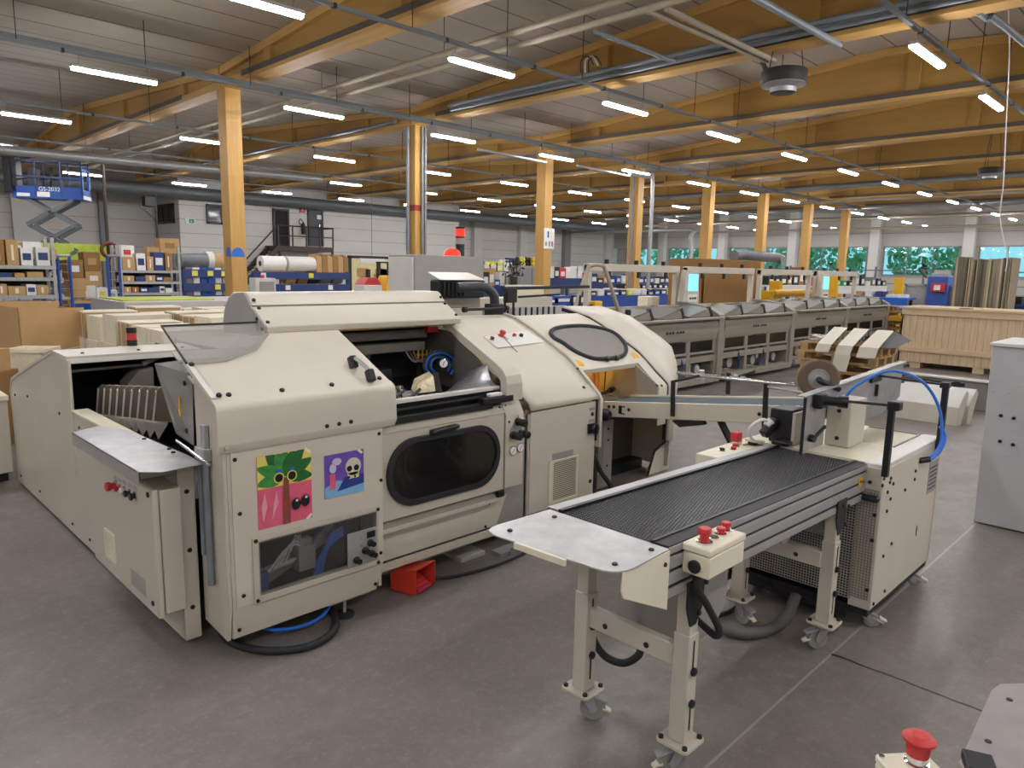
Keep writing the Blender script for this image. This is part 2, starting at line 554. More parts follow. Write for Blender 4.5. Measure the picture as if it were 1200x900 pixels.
# ------------------------------------------------------------------ the hall
structure('floor', B().box(-12, 54, -12, 42, -.2, 0), 'concrete')
roof = [(-12, 5.85), (-5, 5.85), (5.7, 6.6), (15.5, 5.92), (26, 6.55), (36, 5.85), (42, 5.75)]
bb = B()
for (y0, z0), (y1, z1) in zip(roof, roof[1:]):
    bb.prism([(y0, z0), (y1, z1), (y1, z1 + .15), (y0, z0 + .15)], 'x', -12, 54)
structure('ceiling', bb, 'ceiling')
def roof_z(y):
    for (y0, z0), (y1, z1) in zip(roof, roof[1:]):
        if y0 <= y <= y1: return z0 + (z1 - z0) * (y - y0) / (y1 - y0)
structure('wall_left', B().box(-12, 54, 39.5, 39.8, 0, 6.2), 'wallpanel')
structure('wall_back', B().box(-12.3, -12, -12, 42, 0, 7.2), 'wallpanel')
structure('wall_right', B().box(-12, 54, -12.3, -12, 0, 7.2), 'wallpanel')
# far wall with the band of windows
piers = [-10, -4.4, 1.1, 6.6, 12.1, 17.6, 23.2, 28.8, 34.3, 38.6]
bb = B().box(52, 52.3, -12, 39.5, 0, 2.0).box(52, 52.3, -12, 39.5, 3.92, 7.2)
for y in piers: bb.box(52, 52.3, y - .5, y + .5, 2.0, 3.92)
structure('wall_far', bb, 'wallpanel_grey')
for i, y in enumerate(piers[3:-1]):
    structure('trim_%d' % (i + 1), B().box(51.55, 51.99, y - .3, y + .3, 0, 6.4), 'trimwhite')
wn = 0
for y0, y1 in zip(piers[2:], piers[3:]):
    wn += 1
    a, b = y0 + .5, y1 - .5
    w = thing('window_%d' % wn, '', 'window', (52, (a + b) / 2, 2.0)); del w['label']; del w['category']; w['kind'] = 'structure'
    fr = B()
    for q in (a, b - .07): fr.box(51.95, 52.1, q, q + .07, 2.0, 3.92)
    fr.box(51.95, 52.1, a, b, 2.0, 2.08).box(51.95, 52.1, a, b, 3.84, 3.92)
    for k in (1, 2):
        q = a + (b - a) * k / 3
        fr.box(51.96, 52.08, q - .03, q + .03, 2.0, 3.92)
    part('window_frame', fr, 'trimgrey', w)
    part('pane', B().box(52.0, 52.02, a + .05, b - .05, 2.06, 3.86), 'winglass', w)
# office block in the far left corner
ob = B().box(13.5, 31.0, 36, 36.2, 0, 6.2).box(13.5, 13.7, 36.2, 39.5, 0, 6.2).box(30.8, 31.0, 36.2, 39.5, 0, 6.2)
structure('wall_office', ob, 'wallpanel')
for i, px in enumerate((558, 612, 664, 712)):
    p = at(px, 280, y=39.3)
    structure('trim_%d' % (i + 20), B().box(p.x - .35, p.x + .35, 39.1, 39.49, 0, 6), 'trimwhite' if i != 2 else 'trimgrey')
for i, px in enumerate((120, 30)):
    p = at(px, 260, y=39.3)
    structure('trim_%d' % (i + 30), B().box(p.x - .12, p.x + .12, 39.2, 39.49, 0, 6) if i == 0 else B().box(p.x - .5, p.x + .5, 39.2, 39.49, 0, 6), 'trimgrey' if i == 0 else 'trimwhite')

def wall_window(name, y, px0, px1, py0, py1, nm):
    a, b = at(px0, py0, y=y), at(px1, py1, y=y)
    w = thing(name, '', 'window', ((a.x + b.x) / 2, y, b.z)); del w['label']; del w['category']; w['kind'] = 'structure'
    fr = B()
    z0, z1 = b.z, a.z
    fr.box(a.x, b.x, y - .08, y, z0, z0 + .1).box(a.x, b.x, y - .08, y, z1 - .1, z1)
    for k in range(nm + 1):
        q = a.x + (b.x - a.x - .1) * k / nm
        fr.box(q, q + .1, y - .08, y, z0, z1)
    part('window_frame', fr, 'frameblack', w)
    part('pane', B().box(a.x + .05, b.x - .05, y - .05, y - .04, z0 + .05, z1 - .05), mat('dark_office_glass', '26282C', .08, var=.02), w)
wall_window('window_20', 35.98, 241, 277, 239, 264, 2)
wall_window('window_21', 35.98, 476, 483, 257, 295, 1)
# window in the side face of the block
w = thing('window_22', '', 'window', (13.48, 37.6, 3.8)); del w['label']; del w['category']; w['kind'] = 'structure'
a, b = at(204, 238, x=13.5), at(185, 263, x=13.5)
fr = B().box(13.42, 13.5, a.y, b.y, b.z, b.z + .1).box(13.42, 13.5, a.y, b.y, a.z - .1, a.z)
for k in range(4):
    q = a.y + (b.y - a.y - .1) * k / 3
    fr.box(13.42, 13.5, q, q + .1, b.z, a.z)
part('window_frame', fr, 'frameblack', w)
part('pane', B().box(13.46, 13.47, a.y, b.y, b.z, a.z), 'darkpane', w)
# the two doors up on the landing
def wall_door(name, px0, px1, py0, py1, opend):
    a, b = at(px0, py0, y=35.98), at(px1, py1, y=35.98)
    d = thing(name, '', 'door', ((a.x + b.x) / 2, 35.98, b.z)); del d['label']; del d['category']; d['kind'] = 'structure'
    fr = B().box(a.x, a.x + .09, 35.88, 36, b.z, a.z).box(b.x - .09, b.x, 35.88, 36, b.z, a.z).box(a.x, b.x, 35.88, 36, a.z - .09, a.z)
    part('door_frame', fr, 'frameblack', d)
    part('door_leaf_or_dark_sheet', B().box(a.x + .09, b.x - .09, 35.93, 35.97, b.z, a.z - .09), mat('doorway_shade_black', '0C0C0D', .7) if opend else 'doordark', d)  # open doorway: black sheet stands in for the dark beyond
    if not opend:
        part('door_handle', B().cyl((b.x - .25, 35.93, b.z + 1.0), (b.x - .25, 35.86, b.z + 1.0), .03).box(b.x - .27, b.x - .23, 35.84, 35.87, b.z + .85, b.z + 1.15), 'chrome', d)
        part('door_sign', B().box(a.x + .55, a.x + .85, 35.92, 35.93, b.z + 1.45, b.z + 1.68), 'paper', d)
wall_door('door_1', 319, 339, 244, 289, True)
wall_door('door_2', 360, 378.5, 246, 289, False)

# ------------------------------------------------------------------ columns and beams
XC = [6.95, 11.85, 16.8, 21.6, 26.5, 31.2, 36.0, 40.8]
YC = 15.5
colname = ['with a blue half-round sticker', 'with grey conduits and a red band', 'with a notice board on it', 'with a steel pipe beside it',
           'behind the second portal frame of the gathering line', 'behind the grey film roll on the cardboard', 'second from the right', 'rightmost and farthest of the row']
for i, x in enumerate(XC):
    c = thing('wooden_column', 'square glued-timber column, %s in the row, %s' % (ORD[i], colname[i]), 'column', (x, YC, 0), 'timber columns down the hall')
    part('post', B().box(x - .17, x + .17, YC - .19, YC + .19, 0, 5.5), 'colwood', c, .012)
    part('base_plate', B().box(x - .24, x + .24, YC - .26, YC + .26, 0, .02), 'galv', c)
    if i == 0:
        part('sticker', B().slab([(x - .172, YC - .15 + .11 * (1 - math.cos(t)) * 1.0 - .02, 2.05 + .22 * math.sin(t)) for t in [k * PI / 10 for k in range(11)]], (-.002, 0, 0)), 'hoseblue', c, label='blue half-round sticker')
        part('sticker', B().slab([(x - .02 + .15 * math.cos(t), YC - .193, 2.05 + .2 * math.sin(t)) for t in [k * PI / 10 for k in range(11)]], (0, -.002, 0)), 'hoseblue', c, label='blue half-round sticker')
    if i == 1:
        for dx, dy, r in ((-.24, .02, .05), (.02, -.25, .035), (.12, -.25, .035)):
            part('conduit', B().cyl((x + dx, YC + dy, .1), (x + dx, YC + dy, 5.45), r, 10), 'pipegrey', c)
        part('band', B().box(x - .175, x + .175, YC - .195, YC + .195, 3.35, 3.5), mat('red_brown_band', '9C3A2E', .5), c, label='red band round the column')
    if i == 2:
        a, b = at(638, 267, y=YC - .21), at(649, 292, y=YC - .21)
        nb = part('notice_board', B().box(a.x, b.x, YC - .215, YC - .195, b.z, a.z), 'paper', c, label='white notice board')
        w_ = b.x - a.x; h_ = a.z - b.z
        for fx, fz, fw, fh, m_ in ((.3, .55, .16, .3, 'blue'), (.62, .58, .12, .28, 'lemon'), (.12, .14, .14, .2, 'pipegrey'), (.45, .12, .14, .25, 'pipegrey'), (.72, .12, .14, .25, 'kraft_dark')):
            part('print', B().box(a.x + fx * w_, a.x + (fx + fw) * w_, YC - .218, YC - .215, b.z + fz * h_, b.z + (fz + fh) * h_), m_, nb)
    if i == 3:
        part('conduit', B().cyl((x - .24, YC - .03, .1), (x - .24, YC - .03, 5.4), .045, 10), 'pipegrey', c)

def gbeam(x, y0, y1, ridge, label):
    t = thing('timber_beam', label, 'beam', (x, (y0 + y1) / 2, 5.5), 'tapered timber roof beams')
    ys = sorted([y0, y1, ridge]) if y0 < ridge < y1 else [y0, y1]
    top = [(y, roof_z(y)) for y in ys]
    part('web', B().prism([(y0, 5.6)] + [(y1, 5.6)] + [(y, z) for y, z in reversed(top)], 'x', x - .09, x + .09), 'glulam_web', t)
    part('bottom_flange', B().box(x - .19, x + .19, y0 + .01, y1 - .01, 5.5, 5.64), 'glulam', t, .01)
    tf = B()
    for (ya, za), (yb, zb) in zip(top, top[1:]):
        tf.prism([(ya, za - .15), (yb, zb - .15), (yb, zb - .003), (ya, za - .003)], 'x', x - .19, x + .19)
    part('top_flange', tf, 'glulam', t)
    part('steel_strip', B().box(x - .2, x - .19, y0 + 2.0, y1 - 1.0, 5.57, 5.67), 'beamstrip', t, label='grey brown steel strip along the lower edge')
    n = 5
    for k in range(n):
        y = y0 + (y1 - y0) * (k + .5) / n
        part('stiffener', B().box(x - .17, x + .17, y - .12, y + .12, 5.64, roof_z(y) - .14), 'glulam_web', t)
bo = ['nearest', 'second', 'third', 'fourth', 'fifth', 'sixth', 'seventh', 'eighth']
for i, x in enumerate(XC):
    gbeam(x, YC + .03, 36, 26, 'tapered timber roof beam running left from the %s column' % ORD[i])
    gbeam(x, -5, YC - .03, 5.8, 'tapered timber roof beam running right from the %s column' % ORD[i])

# ------------------------------------------------------------------ strip lights
def make_light():
    t = thing('strip_light', '', 'ceiling light', (0, 0, 0))
    part('housing', B().prism([(-.04, .085), (.04, .085), (.056, .036), (-.056, .036)], 'x', -.672, .672), 'housing', t)
    part('tube', B().prism([(-.055, .034), (-.055, .01), (-.035, -.012), (.035, -.012), (.055, .01), (.055, .034)], 'x', -.655, .655, True), 'tube', t, label='glowing white diffuser')
    for s in (-.55, .55):
        part('hanger', B().tube([(s, 0, .075), (s, .02, .12), (s, 0, .2), (s, 0, .245)], .006, 6, 3), 'trimgrey', t)
    return t
proto_light = make_light()
rows = {-7.1: 'x', -1.75: 'x', 3.56: 'row running over the belt conveyor', 8.84: 'row passing under the round fan heater side of the hall', 13.97: 'row alongside the timber columns',
        19.4: 'row just behind the timber columns', 24.8: 'row over the storage racks', 30.35: 'row nearest the office wall'}
rows[8.84] = 'row passing over the beige binding machine'
used = False
for y, rn in rows.items():
    vis = []
    for k in range(-3, 13):
        x = 4.30 + 3.77 * k
        if x > 50: continue
        px, py, w = pix((x, y, 5))
        ins = w > 0 and -20 < px < 1220 and -15 < py < 900
        if not ins and (k % 2 and y > 10): continue
        if x < -4 and y > 12: continue
        vis.append((x, ins))
    c = 0
    for x, ins in vis:
        if ins:
            c += 1
            lb = 'white strip light, %s from the left in the %s' % (ORD[c - 1], rn)
            g = 'fluorescent strip lights in rows'
        else:
            lb = 'white strip light in a ceiling row outside the picture'
            g = 'fluorescent strip lights outside the picture'
        t = proto_light if not used else copy_tree(proto_light)
        used = True
        t.location = (x, y, 5.0); t['label'] = lb; t['group'] = g

# ------------------------------------------------------------------ cable trays along the light rows
tn = {3.56: 'above the lights over the belt conveyor', 8.84: 'above the lights over the binding machine', 13.97: 'in front of the timber column tops',
      19.4: 'just behind the timber columns', 24.8: 'over the storage racks', 30.35: 'nearest the office wall'}
for y, s in tn.items():
    z = 5.26
    t = thing('cable_tray', 'thin grey cable rail hung from the roof, %s' % s, 'cable tray', (10, y, z), 'hung cable rails')
    x0, x1 = (-2, 42) if y > 4 else (4, 30)
    part('rail', B().box(x0, x1, y - .03, y + .03, z - .02, z + .03), 'tray', t)
    if y == 13.97:
        part('rail', B().box(x0, x1, y + .07, y + .19, z + .06, z + .13), 'tray', t)
    x = x0 + 1.1
    while x < min(x1, 30):
        part('hanger_rod', B().cyl((x, y, z), (x, y, roof_z(y)), .007, 6), 'dark', t)
        part('clip', B().box(x + .6, x + .65, y - .035, y + .035, z - .03, z + .035), 'black', t)
        x += 1.9 if y < 20 else 3.8

# ------------------------------------------------------------------ pipes and ducts
def pipe(label, pts, r, m, cat='pipe', rods=0, name='ceiling_pipe', res=1):
    t = thing(name, label, cat, pts[0])
    part('pipe_run', B().tube(pts, r, 12, res), m, t)
    if rods:
        a, b = Vector(pts[0]), Vector(pts[-1])
        for k in range(rods):
            p = a.lerp(b, (k + .5) / rods)
            part('hanger_rod', B().cyl(p, (p.x, p.y, roof_z(min(max(p.y, -11), 41))), .006, 6), 'dark', t)
    return t
xp = at(500, 69, z=5.62).x
pipe('upper beige pipe of the pair running across the ceiling', [(xp, -4, 5.62), (xp, 33, 5.62)], .05, 'pipe', rods=9)
xp2 = at(500, 80, z=5.5).x + .02
pipe('lower beige pipe of the pair running across the ceiling', [(xp2 + .12, -4, 5.5), (xp2 + .12, 33, 5.5)], .05, 'pipe', rods=0)
# fan heaters
hp = at(918, 100, z=5.0)
def heater(p, label, s=1.0):
    t = thing('fan_heater', label, 'heater', p)
    x, y, z = p
    part('drum', B().lathe([(.36 * s, .02), (.365 * s, .03), (.365 * s, .21 * s), (.35 * s, .23 * s)], p, n=32), 'darkpaint', t, label='black drum')
    part('cone', B().lathe([(.35 * s, .02), (.36 * s, 0), (.21 * s, -.045 * s), (.21 * s, -.12 * s)], p, n=32), 'galv', t, label='galvanised cone')
    part('grille', B().lathe([(.17 * s, -.13 * s), (.205 * s, -.12 * s), (.205 * s, -.11 * s)], p, n=32), 'black', t)
    for k in range(3):
        a = k * 2.1 + .6
        q = (x + .3 * s * math.cos(a), y + .3 * s * math.sin(a), z + .22 * s)
        part('suspension_wire', B().cyl(q, (x + .1 * math.cos(a), y + .1 * math.sin(a), roof_z(y)), .008, 6), 'dark', t)
    return t
h1 = heater(hp, 'large round black and galvanised fan heater hanging from the roof', 1.0)
for k in range(3):
    q = Vector(hp) + Vector((-.12 + .07 * k, .28, .2))
    part('valve', B().tube([q, q + Vector((0, .04, .12)), q + Vector((.03, .1, .2))], .022, 8, 4), 'beamstrip', h1)
h2 = at(1160, 205, z=5.0)
heater(h2, 'small distant round fan heater at the right of the ceiling', .9)
for i, (dx, nm) in enumerate(((-.1, 'left'), (.1, 'right'))):
    a = at(757 + 24 * i, 12 - 2 * i, z=5.62); b = Vector(hp) + Vector((dx * .3, .3 - .1 * i, .42))
    pipe('beige branch pipe leading to the round fan heater, %s one' % nm, [a, b], .042, 'pipe')
# grey pipes running across in front of the second beam
for i, (dz, dx, r) in enumerate(((0, 0, .045), (-.1, .06, .035), (-.02, .14, .055))):
    xb = 11.36 + dx
    pipe('grey steel pipe under the second roof beam, %s of three' % ('upper', 'lower', 'rear')[i], [(xb, -4, 5.66 + dz), (xb, 13.6, 5.66 + dz)], r, 'pipegrey')
pipe('long grey pipe under the left half of the second roof beam', [(11.5, 15.9, 5.6), (11.5, 34, 5.6)], .05, 'tray')
a, b = at(890, 0, z=5.5), at(984, 53, z=5.45)
pipe('blue grey pipe ending at a bend above the fan heater', [a + (a - b) * .3, b, b + Vector((.02, .02, .18))], .05, 'pipegrey')
a, b = at(1166, 22, z=5.5), at(1215, 62, z=5.4)
pipe('grey pipe with a double bend in the upper right corner', [at(1148, 14, z=5.52), at(1158, 22, z=5.52), a, b], .05, 'pipegrey', res=4)
a, b = at(697, 37, z=5.45), at(790, 72, z=5.4)
pipe('short grey pipe stub between the two beige pipes and the grey pipes', [a, b], .035, 'pipegrey')
a, b = at(30, 178, y=24.0), at(268, 200, y=24.0)
pipe('shiny galvanised duct above the scissor lift', [a + (a - b), b, b + (b - a) * .6], .13, 'galv', 'duct', name='ventilation_duct')
pipe('large grey round duct along the top of the office wall', [(-6, 35.2, 5.12), (46, 35.2, 5.12)], .27, 'tray', 'duct', name='ventilation_duct')
a = at(504, 177, z=4.85); b = at(640, 190, z=4.95)
pipe('thin silver conduit between the second and third columns', [at(560, 175, z=4.95), at(640, 190, z=4.95)], .035, 'galv')
pipe('thin silver conduit between the third and fourth columns', [at(676, 194, z=4.95), at(738, 206, z=4.95)], .035, 'galv')
a = at(760, 208, z=4.9)
pipe('vertical silver pipe beside the fourth column', [a + Vector((-1, 0, .0)), a, a + Vector((.25, 0, -.25)), Vector((a.x + .25, a.y, .3))], .06, 'galv', res=5)
for i, (z, x) in enumerate(((5.35, 29.5), (5.2, 33.6), (5.3, 38.5), (5.1, 43), (5.4, 46), (4.9, 48.5))):
    pipe('far thin pipe across the hall, %s from the camera' % ORD[i], [(x, -6, z), (x, 30, z)], .07, 'pipe' if i % 2 else 'pipegrey')
a = at(800, 270, x=44); 
pipe('bent silver duct in front of the far windows', [Vector((a.x, a.y + 10, a.z)), a, a + Vector((0, -.7, -.6)), Vector((a.x, a.y - .75, .5))], .16, 'galv', 'duct', name='ventilation_duct', res=4)
c = at(1180, 0, z=6.0)
pipe('thin hanging white cable in the upper right', [at(1181, 0, x=13), at(1183, 60, x=13), at(1179, 150, x=13), at(1176, 215, x=13), at(1172, 255, x=13), at(1180, 300, x=13), at(1178, 318, x=13)], .008, 'trimwhite', 'cable', name='hanging_cable', res=5)
# bent cable bracket near the second column
for i, px in enumerate((681, 686, 690)):
    a = at(px, 78, z=5.4)
    pipe('small bundle of bent cables over the grey pipes, %s strand' % ORD[i], [a + Vector((0, 0, -.1)), a + Vector((0, 0, .1)), a + Vector((.06, -.1, .16)), a + Vector((.1, -.2, 0))], .012, 'trimwhite' if i == 1 else 'black', 'cable', name='hanging_cable', res=4)
# trees outside the windows
for i in range(9):
    y = -6 + 7.4 * i + random.uniform(-1, 1)
    x = 62 + random.uniform(-2, 4)
    t = thing('tree', 'blurred green tree outside the far windows, %s from the right' % ORD[i], 'tree', (x, y, 0), 'trees outside the windows')
    part('trunk', B().tube([(x, y, -.2), (x + .1, y, 1.4), (x, y + .1, 3)], .18, 8, 3), 'bark', t)
    cr = B()
    for k in range(1100):
        a = random.uniform(0, 2 * PI); u = random.uniform(-1, 1); rr = random.uniform(.5, 1) ** .5
        p = Vector((x + 2.2 * rr * math.cos(a) * math.sqrt(1 - u * u), y + 2.7 * rr * math.sin(a) * math.sqrt(1 - u * u), 3.6 + 2.6 * rr * u))
        s = random.uniform(.16, .34)
        d1 = Vector((random.uniform(-1, 1), random.uniform(-1, 1), random.uniform(-1, 1))).normalized() * s
        d2 = d1.cross(Vector((random.uniform(-1, 1), random.uniform(-1, 1), random.uniform(-1, 1)))).normalized() * s * .6
        cr.add([p - d1, p + d2, p + d1, p - d2], [(0, 1, 2, 3)])
    part('crown', cr, 'foliage', t)
structure('floor_outside', B().box(54, 120, -60, 110, -.2, -.01), mat('grass_ground', '7E8A62', .9))
# ------------------------------------------------------------------ binding machine: main body
bm_ = thing('binding_machine', 'long beige book binding machine with two posters and an oval door window', 'machine', (2.3, 3.4, 0))
part('side_panel', B().prism([(3.49, .12), (3.23, .10), (3.2, .27), (3.2, 1.04), (3.165, 1.06), (3.185, 1.25), (3.22, 1.28), (3.49, 1.412)], 'x', 1.335, 1.355), 'beige_flat', bm_, .004)
# front panel with its window
fp = B().ring([(1.375, .27), (2.217, .27), (2.217, 1.05), (1.375, 1.05)], [(1.50, .305), (2.165, .305), (2.165, .565), (1.50, .565)], lambda a, b: (a, 3.2, b), (0, .018, 0), 24)
fp.slab([(1.375, 3.2, .27), (2.217, 3.2, .27), (2.19, 3.235, .10), (1.365, 3.235, .10)], (0, .018, 0))
front = part('front_panel', fp, 'beige', bm_)
part('side_return', B().box(1.357, 1.375, 3.205, 3.3, .12, 1.04).box(2.2, 2.217, 3.22, 3.4, .12, 1.04), 'beige_flat', bm_)
wf = B().ring([(1.46, .265), (2.185, .265), (2.185, .60), (1.46, .60)], [(1.49, .298), (2.168, .298), (2.168, .575), (1.49, .575)], lambda a, b: (a, 3.199, b), (0, -.010, 0), 24)
wfr = part('window_frame', wf, 'beige_flat', bm_, .003)
part('pane', B().box(1.485, 2.17, 3.192, 3.196, .295, .58), 'clearpane', bm_, label='clear acrylic pane')
screws(bm_, [(1.475, 3.188, .28), (1.475, 3.188, .585), (2.176, 3.188, .585), (2.176, 3.188, .28), (1.394, 3.2, 1.0), (1.408, 3.2, .735), (1.41, 3.2, .323), (1.392, 3.222, .145), (2.195, 3.2, 1.006), (2.205, 3.2, .743), (2.2, 3.2, .324), (2.178, 3.222, .14)], (0, -1, 0), .010, .007)
# what is behind the pane
part('recess', B().box(1.45, 2.2, 3.42, 3.44, .2, .62).box(1.45, 2.2, 3.225, 3.44, .2, .22).box(1.45, 2.2, 3.225, 3.44, .6, .62), 'black', bm_)
part('cylinder', B().cyl((1.5, 3.3, .36), (1.72, 3.3, .385), .02).cyl((1.72, 3.3, .385), (1.8, 3.3, .395), .009), 'alu', bm_, label='pneumatic cylinder')
part('valve_block', B().box(1.74, 1.84, 3.27, 3.35, .32, .45).box(1.77, 1.83, 3.29, 3.33, .45, .49).cyl((1.76, 3.3, .46), (1.76, 3.3, .52), .012), 'alu', bm_, .004)
part('bracket', B().box(1.5, 1.57, 3.26, 3.34, .24, .38), mat('blue_bracket', '36588C', .4), bm_, .004, label='blue bracket')
part('linkage', B().beam((1.6, 3.36, .3), (2.0, 3.36, .46), .03, .05).beam((1.84, 3.34, .40), (1.97, 3.34, .52), .03, .04), 'alu', bm_)
for i in range(4):
    part('hose', B().tube([(1.58 + .03 * i, 3.28, .37 + .01 * i), (1.66 + .02 * i, 3.27, .46 + .012 * i), (1.74, 3.29, .47 + .015 * i), (1.78 + .02 * i, 3.3, .42)], .005, 6), 'trimwhite', bm_, label='thin white hose')
for i in range(3):
    part('hose', B().tube([(1.83 + .02 * i, 3.28, .27), (1.86 + .02 * i, 3.27, .36 + .02 * i), (1.93, 3.27, .43 + .02 * i), (2.02, 3.3, .45 + .02 * i)], .010, 8), 'hoseblue', bm_, label='blue pneumatic hose')
cp = part('control_plate', B().box(1.978, 2.168, 3.183, 3.190, .30, .492), 'alu', bm_, .003, label='silver control plate with black knobs')
for x, z in ((2.085, .375), (2.03, .335), (2.13, .345), (2.12, .41)):
    part('knob', B().lathe([(.020, 0), (.020, .012), (.016, .016), (.015, .04)], (x, 3.184, z), (0, -1, 0), 14), 'black', cp)
part('display', B().box(2.1, 2.15, 3.178, 3.184, .44, .475), 'black', cp)
part('legend', text_mesh(text_mesh(B(), 'I', .018, (2.06, 3.1825, .445), (1, 0, 0), (0, 0, 1), .001), '0', .018, (2.06, 3.1825, .40), (1, 0, 0), (0, 0, 1), .001), 'black', cp)
# hood over the front panel
hood = B().shell([(3.19, 1.04), (3.166, 1.078), (3.166, 1.085), (3.176, 1.235), (3.18, 1.252), (3.19, 1.266), (3.205, 1.275), (3.225, 1.285)], 'x', 1.31, 2.29, .012)
sl = lambda y: 1.285 + (y - 3.225) * .465
cut = [(1.31, 3.225), (2.285, 3.225), (2.285, 3.77), (1.9, 3.78), (1.83, 3.765), (1.77, 3.69), (1.68, 3.62), (1.58, 3.57), (1.47, 3.545), (1.31, 3.54)]
hood.slab([(x, y, sl(y)) for x, y in cut], (0, .005, -.012))
part('hood', hood, 'beige', bm_)
part('hood_end', B().prism([(3.2, 1.045), (3.172, 1.085), (3.182, 1.245), (3.205, 1.27), (3.225, 1.28), (3.3, 1.315), (3.3, 1.06)], 'x', 2.27, 2.288), 'beige', bm_)
part('hood_side_trim', B().slab([(1.31, 3.23, sl(3.23) + .004), (1.335, 3.23, sl(3.23) + .004), (1.335, 3.5, sl(3.5) + .004), (1.31, 3.5, sl(3.5) + .004)], (0, 0, .006)), 'offwhite', bm_)
acr = [(1.31, 3.5), (1.32, 3.83), (1.84, 3.83), (1.84, 3.72), (1.70, 3.58), (1.5, 3.5)]
part('acrylic_cover', B().slab([(x, y, sl(y) + .006) for x, y in acr], (0, 0, .006)), 'sheetclear', bm_, label='clear acrylic sheet at the back of the hood')
for k in range(3): part('inner_cover', B().slab([(1.37, 3.56 + .1 * k, 1.30 + .05 * k), (1.82, 3.56 + .1 * k, 1.30 + .05 * k), (1.82, 3.65 + .1 * k, 1.335 + .05 * k), (1.37, 3.65 + .1 * k, 1.335 + .05 * k)], (0, 0, .01)), ('offwhite', 'greypaint', 'offwhite')[k], bm_)
part('acrylic_edge', B().tube([(1.31, 3.5, sl(3.5) + .015), (1.32, 3.83, sl(3.83) + .015), (1.84, 3.83, sl(3.83) + .015)], .006, 6, 1), 'dark', bm_)
screws(bm_, [(1.33, 3.49, sl(3.49) + .01), (1.40, 3.25, sl(3.25)), (1.35, 3.24, sl(3.24) + .01), (1.66, 3.24, sl(3.24)), (1.935, 3.24, sl(3.24)), (2.235, 3.25, sl(3.25))], (0, -.42, .9), .013, .012)
screws(bm_, [(1.86, 3.167, 1.10), (1.93, 3.167, 1.102), (2.0, 3.167, 1.104)], (0, -1, .05), .011, .007)
hd = part('handle', B().tube([(2.14, 3.36, sl(3.36)), (2.15, 3.35, sl(3.36) + .055), (2.165, 3.25, sl(3.25) + .055), (2.165, 3.24, sl(3.24))], .013, 8, 3), 'steel', bm_, label='steel grab handle with black ends')
part('handle_end', B().cbox((2.143, 3.365, sl(3.36) + .035), (.04, .045, .07), Matrix.Rotation(-.45, 3, 'X')), 'black', hd, .008)
part('handle_end', B().cbox((2.168, 3.235, sl(3.24) + .03), (.04, .045, .07), Matrix.Rotation(-.45, 3, 'X')), 'black', hd, .008)
# tall cover above the hood
X0, X1 = 1.835, 3.246
pr = [(3.745, 1.525), (3.735, 1.562), (3.91, 1.665), (3.915, 1.672), (3.965, 1.725), (3.99, 1.738), (4.15, 1.738), (4.22, 1.70), (4.27, 1.6), (4.28, 1.52), (4.2, 1.5), (3.9, 1.5)]
part('top_cover', B().prism(pr, 'x', X0 + .004, X1), 'beige', bm_, .006)
ec = [(3.745, 1.525), (3.737, 1.562), (3.91, 1.668), (3.985, 1.74), (4.08, 1.735), (4.19, 1.70), (4.25, 1.63), (4.275, 1.55), (4.27, 1.49)]
part('cover_end', B().prism(ec, 'x', X0 - .008, X0 + .004), 'greypaint', bm_, label='curved grey end plate')
part('cover_joint', B().box(X0, X1, 3.902, 3.915, 1.662, 1.672), 'beige_dark', bm_)
screws(bm_, [(1.86, 3.93, 1.70), (3.22, 3.93, 1.70)], (0, -.7, .7), .011)
screws(bm_, [(1.87, 3.89, 1.655), (1.86, 3.77, 1.585), (3.225, 3.89, 1.655), (3.225, 3.77, 1.585)], (0, -.5, .86), .011)
screws(bm_, [(X0 - .008, 3.83, 1.6), (X0 - .008, 3.77, 1.545), (X0 - .008, 3.82, 1.54)], (-1, 0, 0), .011)
# machine casing at the back of the opening
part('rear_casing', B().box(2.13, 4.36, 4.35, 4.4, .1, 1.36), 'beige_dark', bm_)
part('rail', B().box(2.0, 3.12, 3.95, 4.15, 1.42, 1.48), 'innergrey', bm_, .006)
part('rail', B().box(2.0, 3.06, 3.9, 4.1, 1.34, 1.40), 'innergrey', bm_, .006)
part('back_plate', B().box(2.13, 3.2, 4.18, 4.2, .5, 1.5), 'dark', bm_)
part('bed_plate', B().slab([(2.0, 3.62, 1.06), (3.25, 3.62, 1.06), (3.25, 4.18, 1.12), (2.0, 4.18, 1.12)], (0, 0, -.02)), 'dark', bm_)
part('clamp_bar', B().box(2.0, 2.80, 3.92, 3.99, 1.13, 1.235), mat('oily_dark_steel', '3A3A3C', .3, .6), bm_, .006)
part('guide_bar', B().box(2.0, 2.8, 3.8, 3.83, 1.10, 1.13), 'steel', bm_)
part('worn_plate', B().box(2.0, 2.75, 4.1, 4.13, 1.15, 1.32), mat('stained_steel', '6F6A64', .3, .8, var=.4, scale=12), bm_)
part('bed_plate', B().box(2.25, 2.9, 3.40, 3.7, 1.10, 1.115), 'alu', bm_)
def box_at(px0, py0, px1, py1, y, dy):
    p, q = at(px0, py1, y=y), at(px1, py0, y=y)
    return B().box(p.x, q.x, y, y + dy, p.z, q.z)
p0, p1, p2, p3 = at(486, 462, y=3.46), at(511, 459, y=3.42), at(508, 440, y=3.50), at(490, 449, y=3.52)
part('glue_block', B().slab([p0, p1, p2, p3], (.06, .12, .01)), mat('stained_cream_block', 'C9BA98', .5, var=.4, scale=18), bm_, .006, label='cream block with brown stains')
part('side_bar', B().beam(at(514, 463, y=3.42), at(510, 440, y=3.62), .04, .05), 'black', bm_)
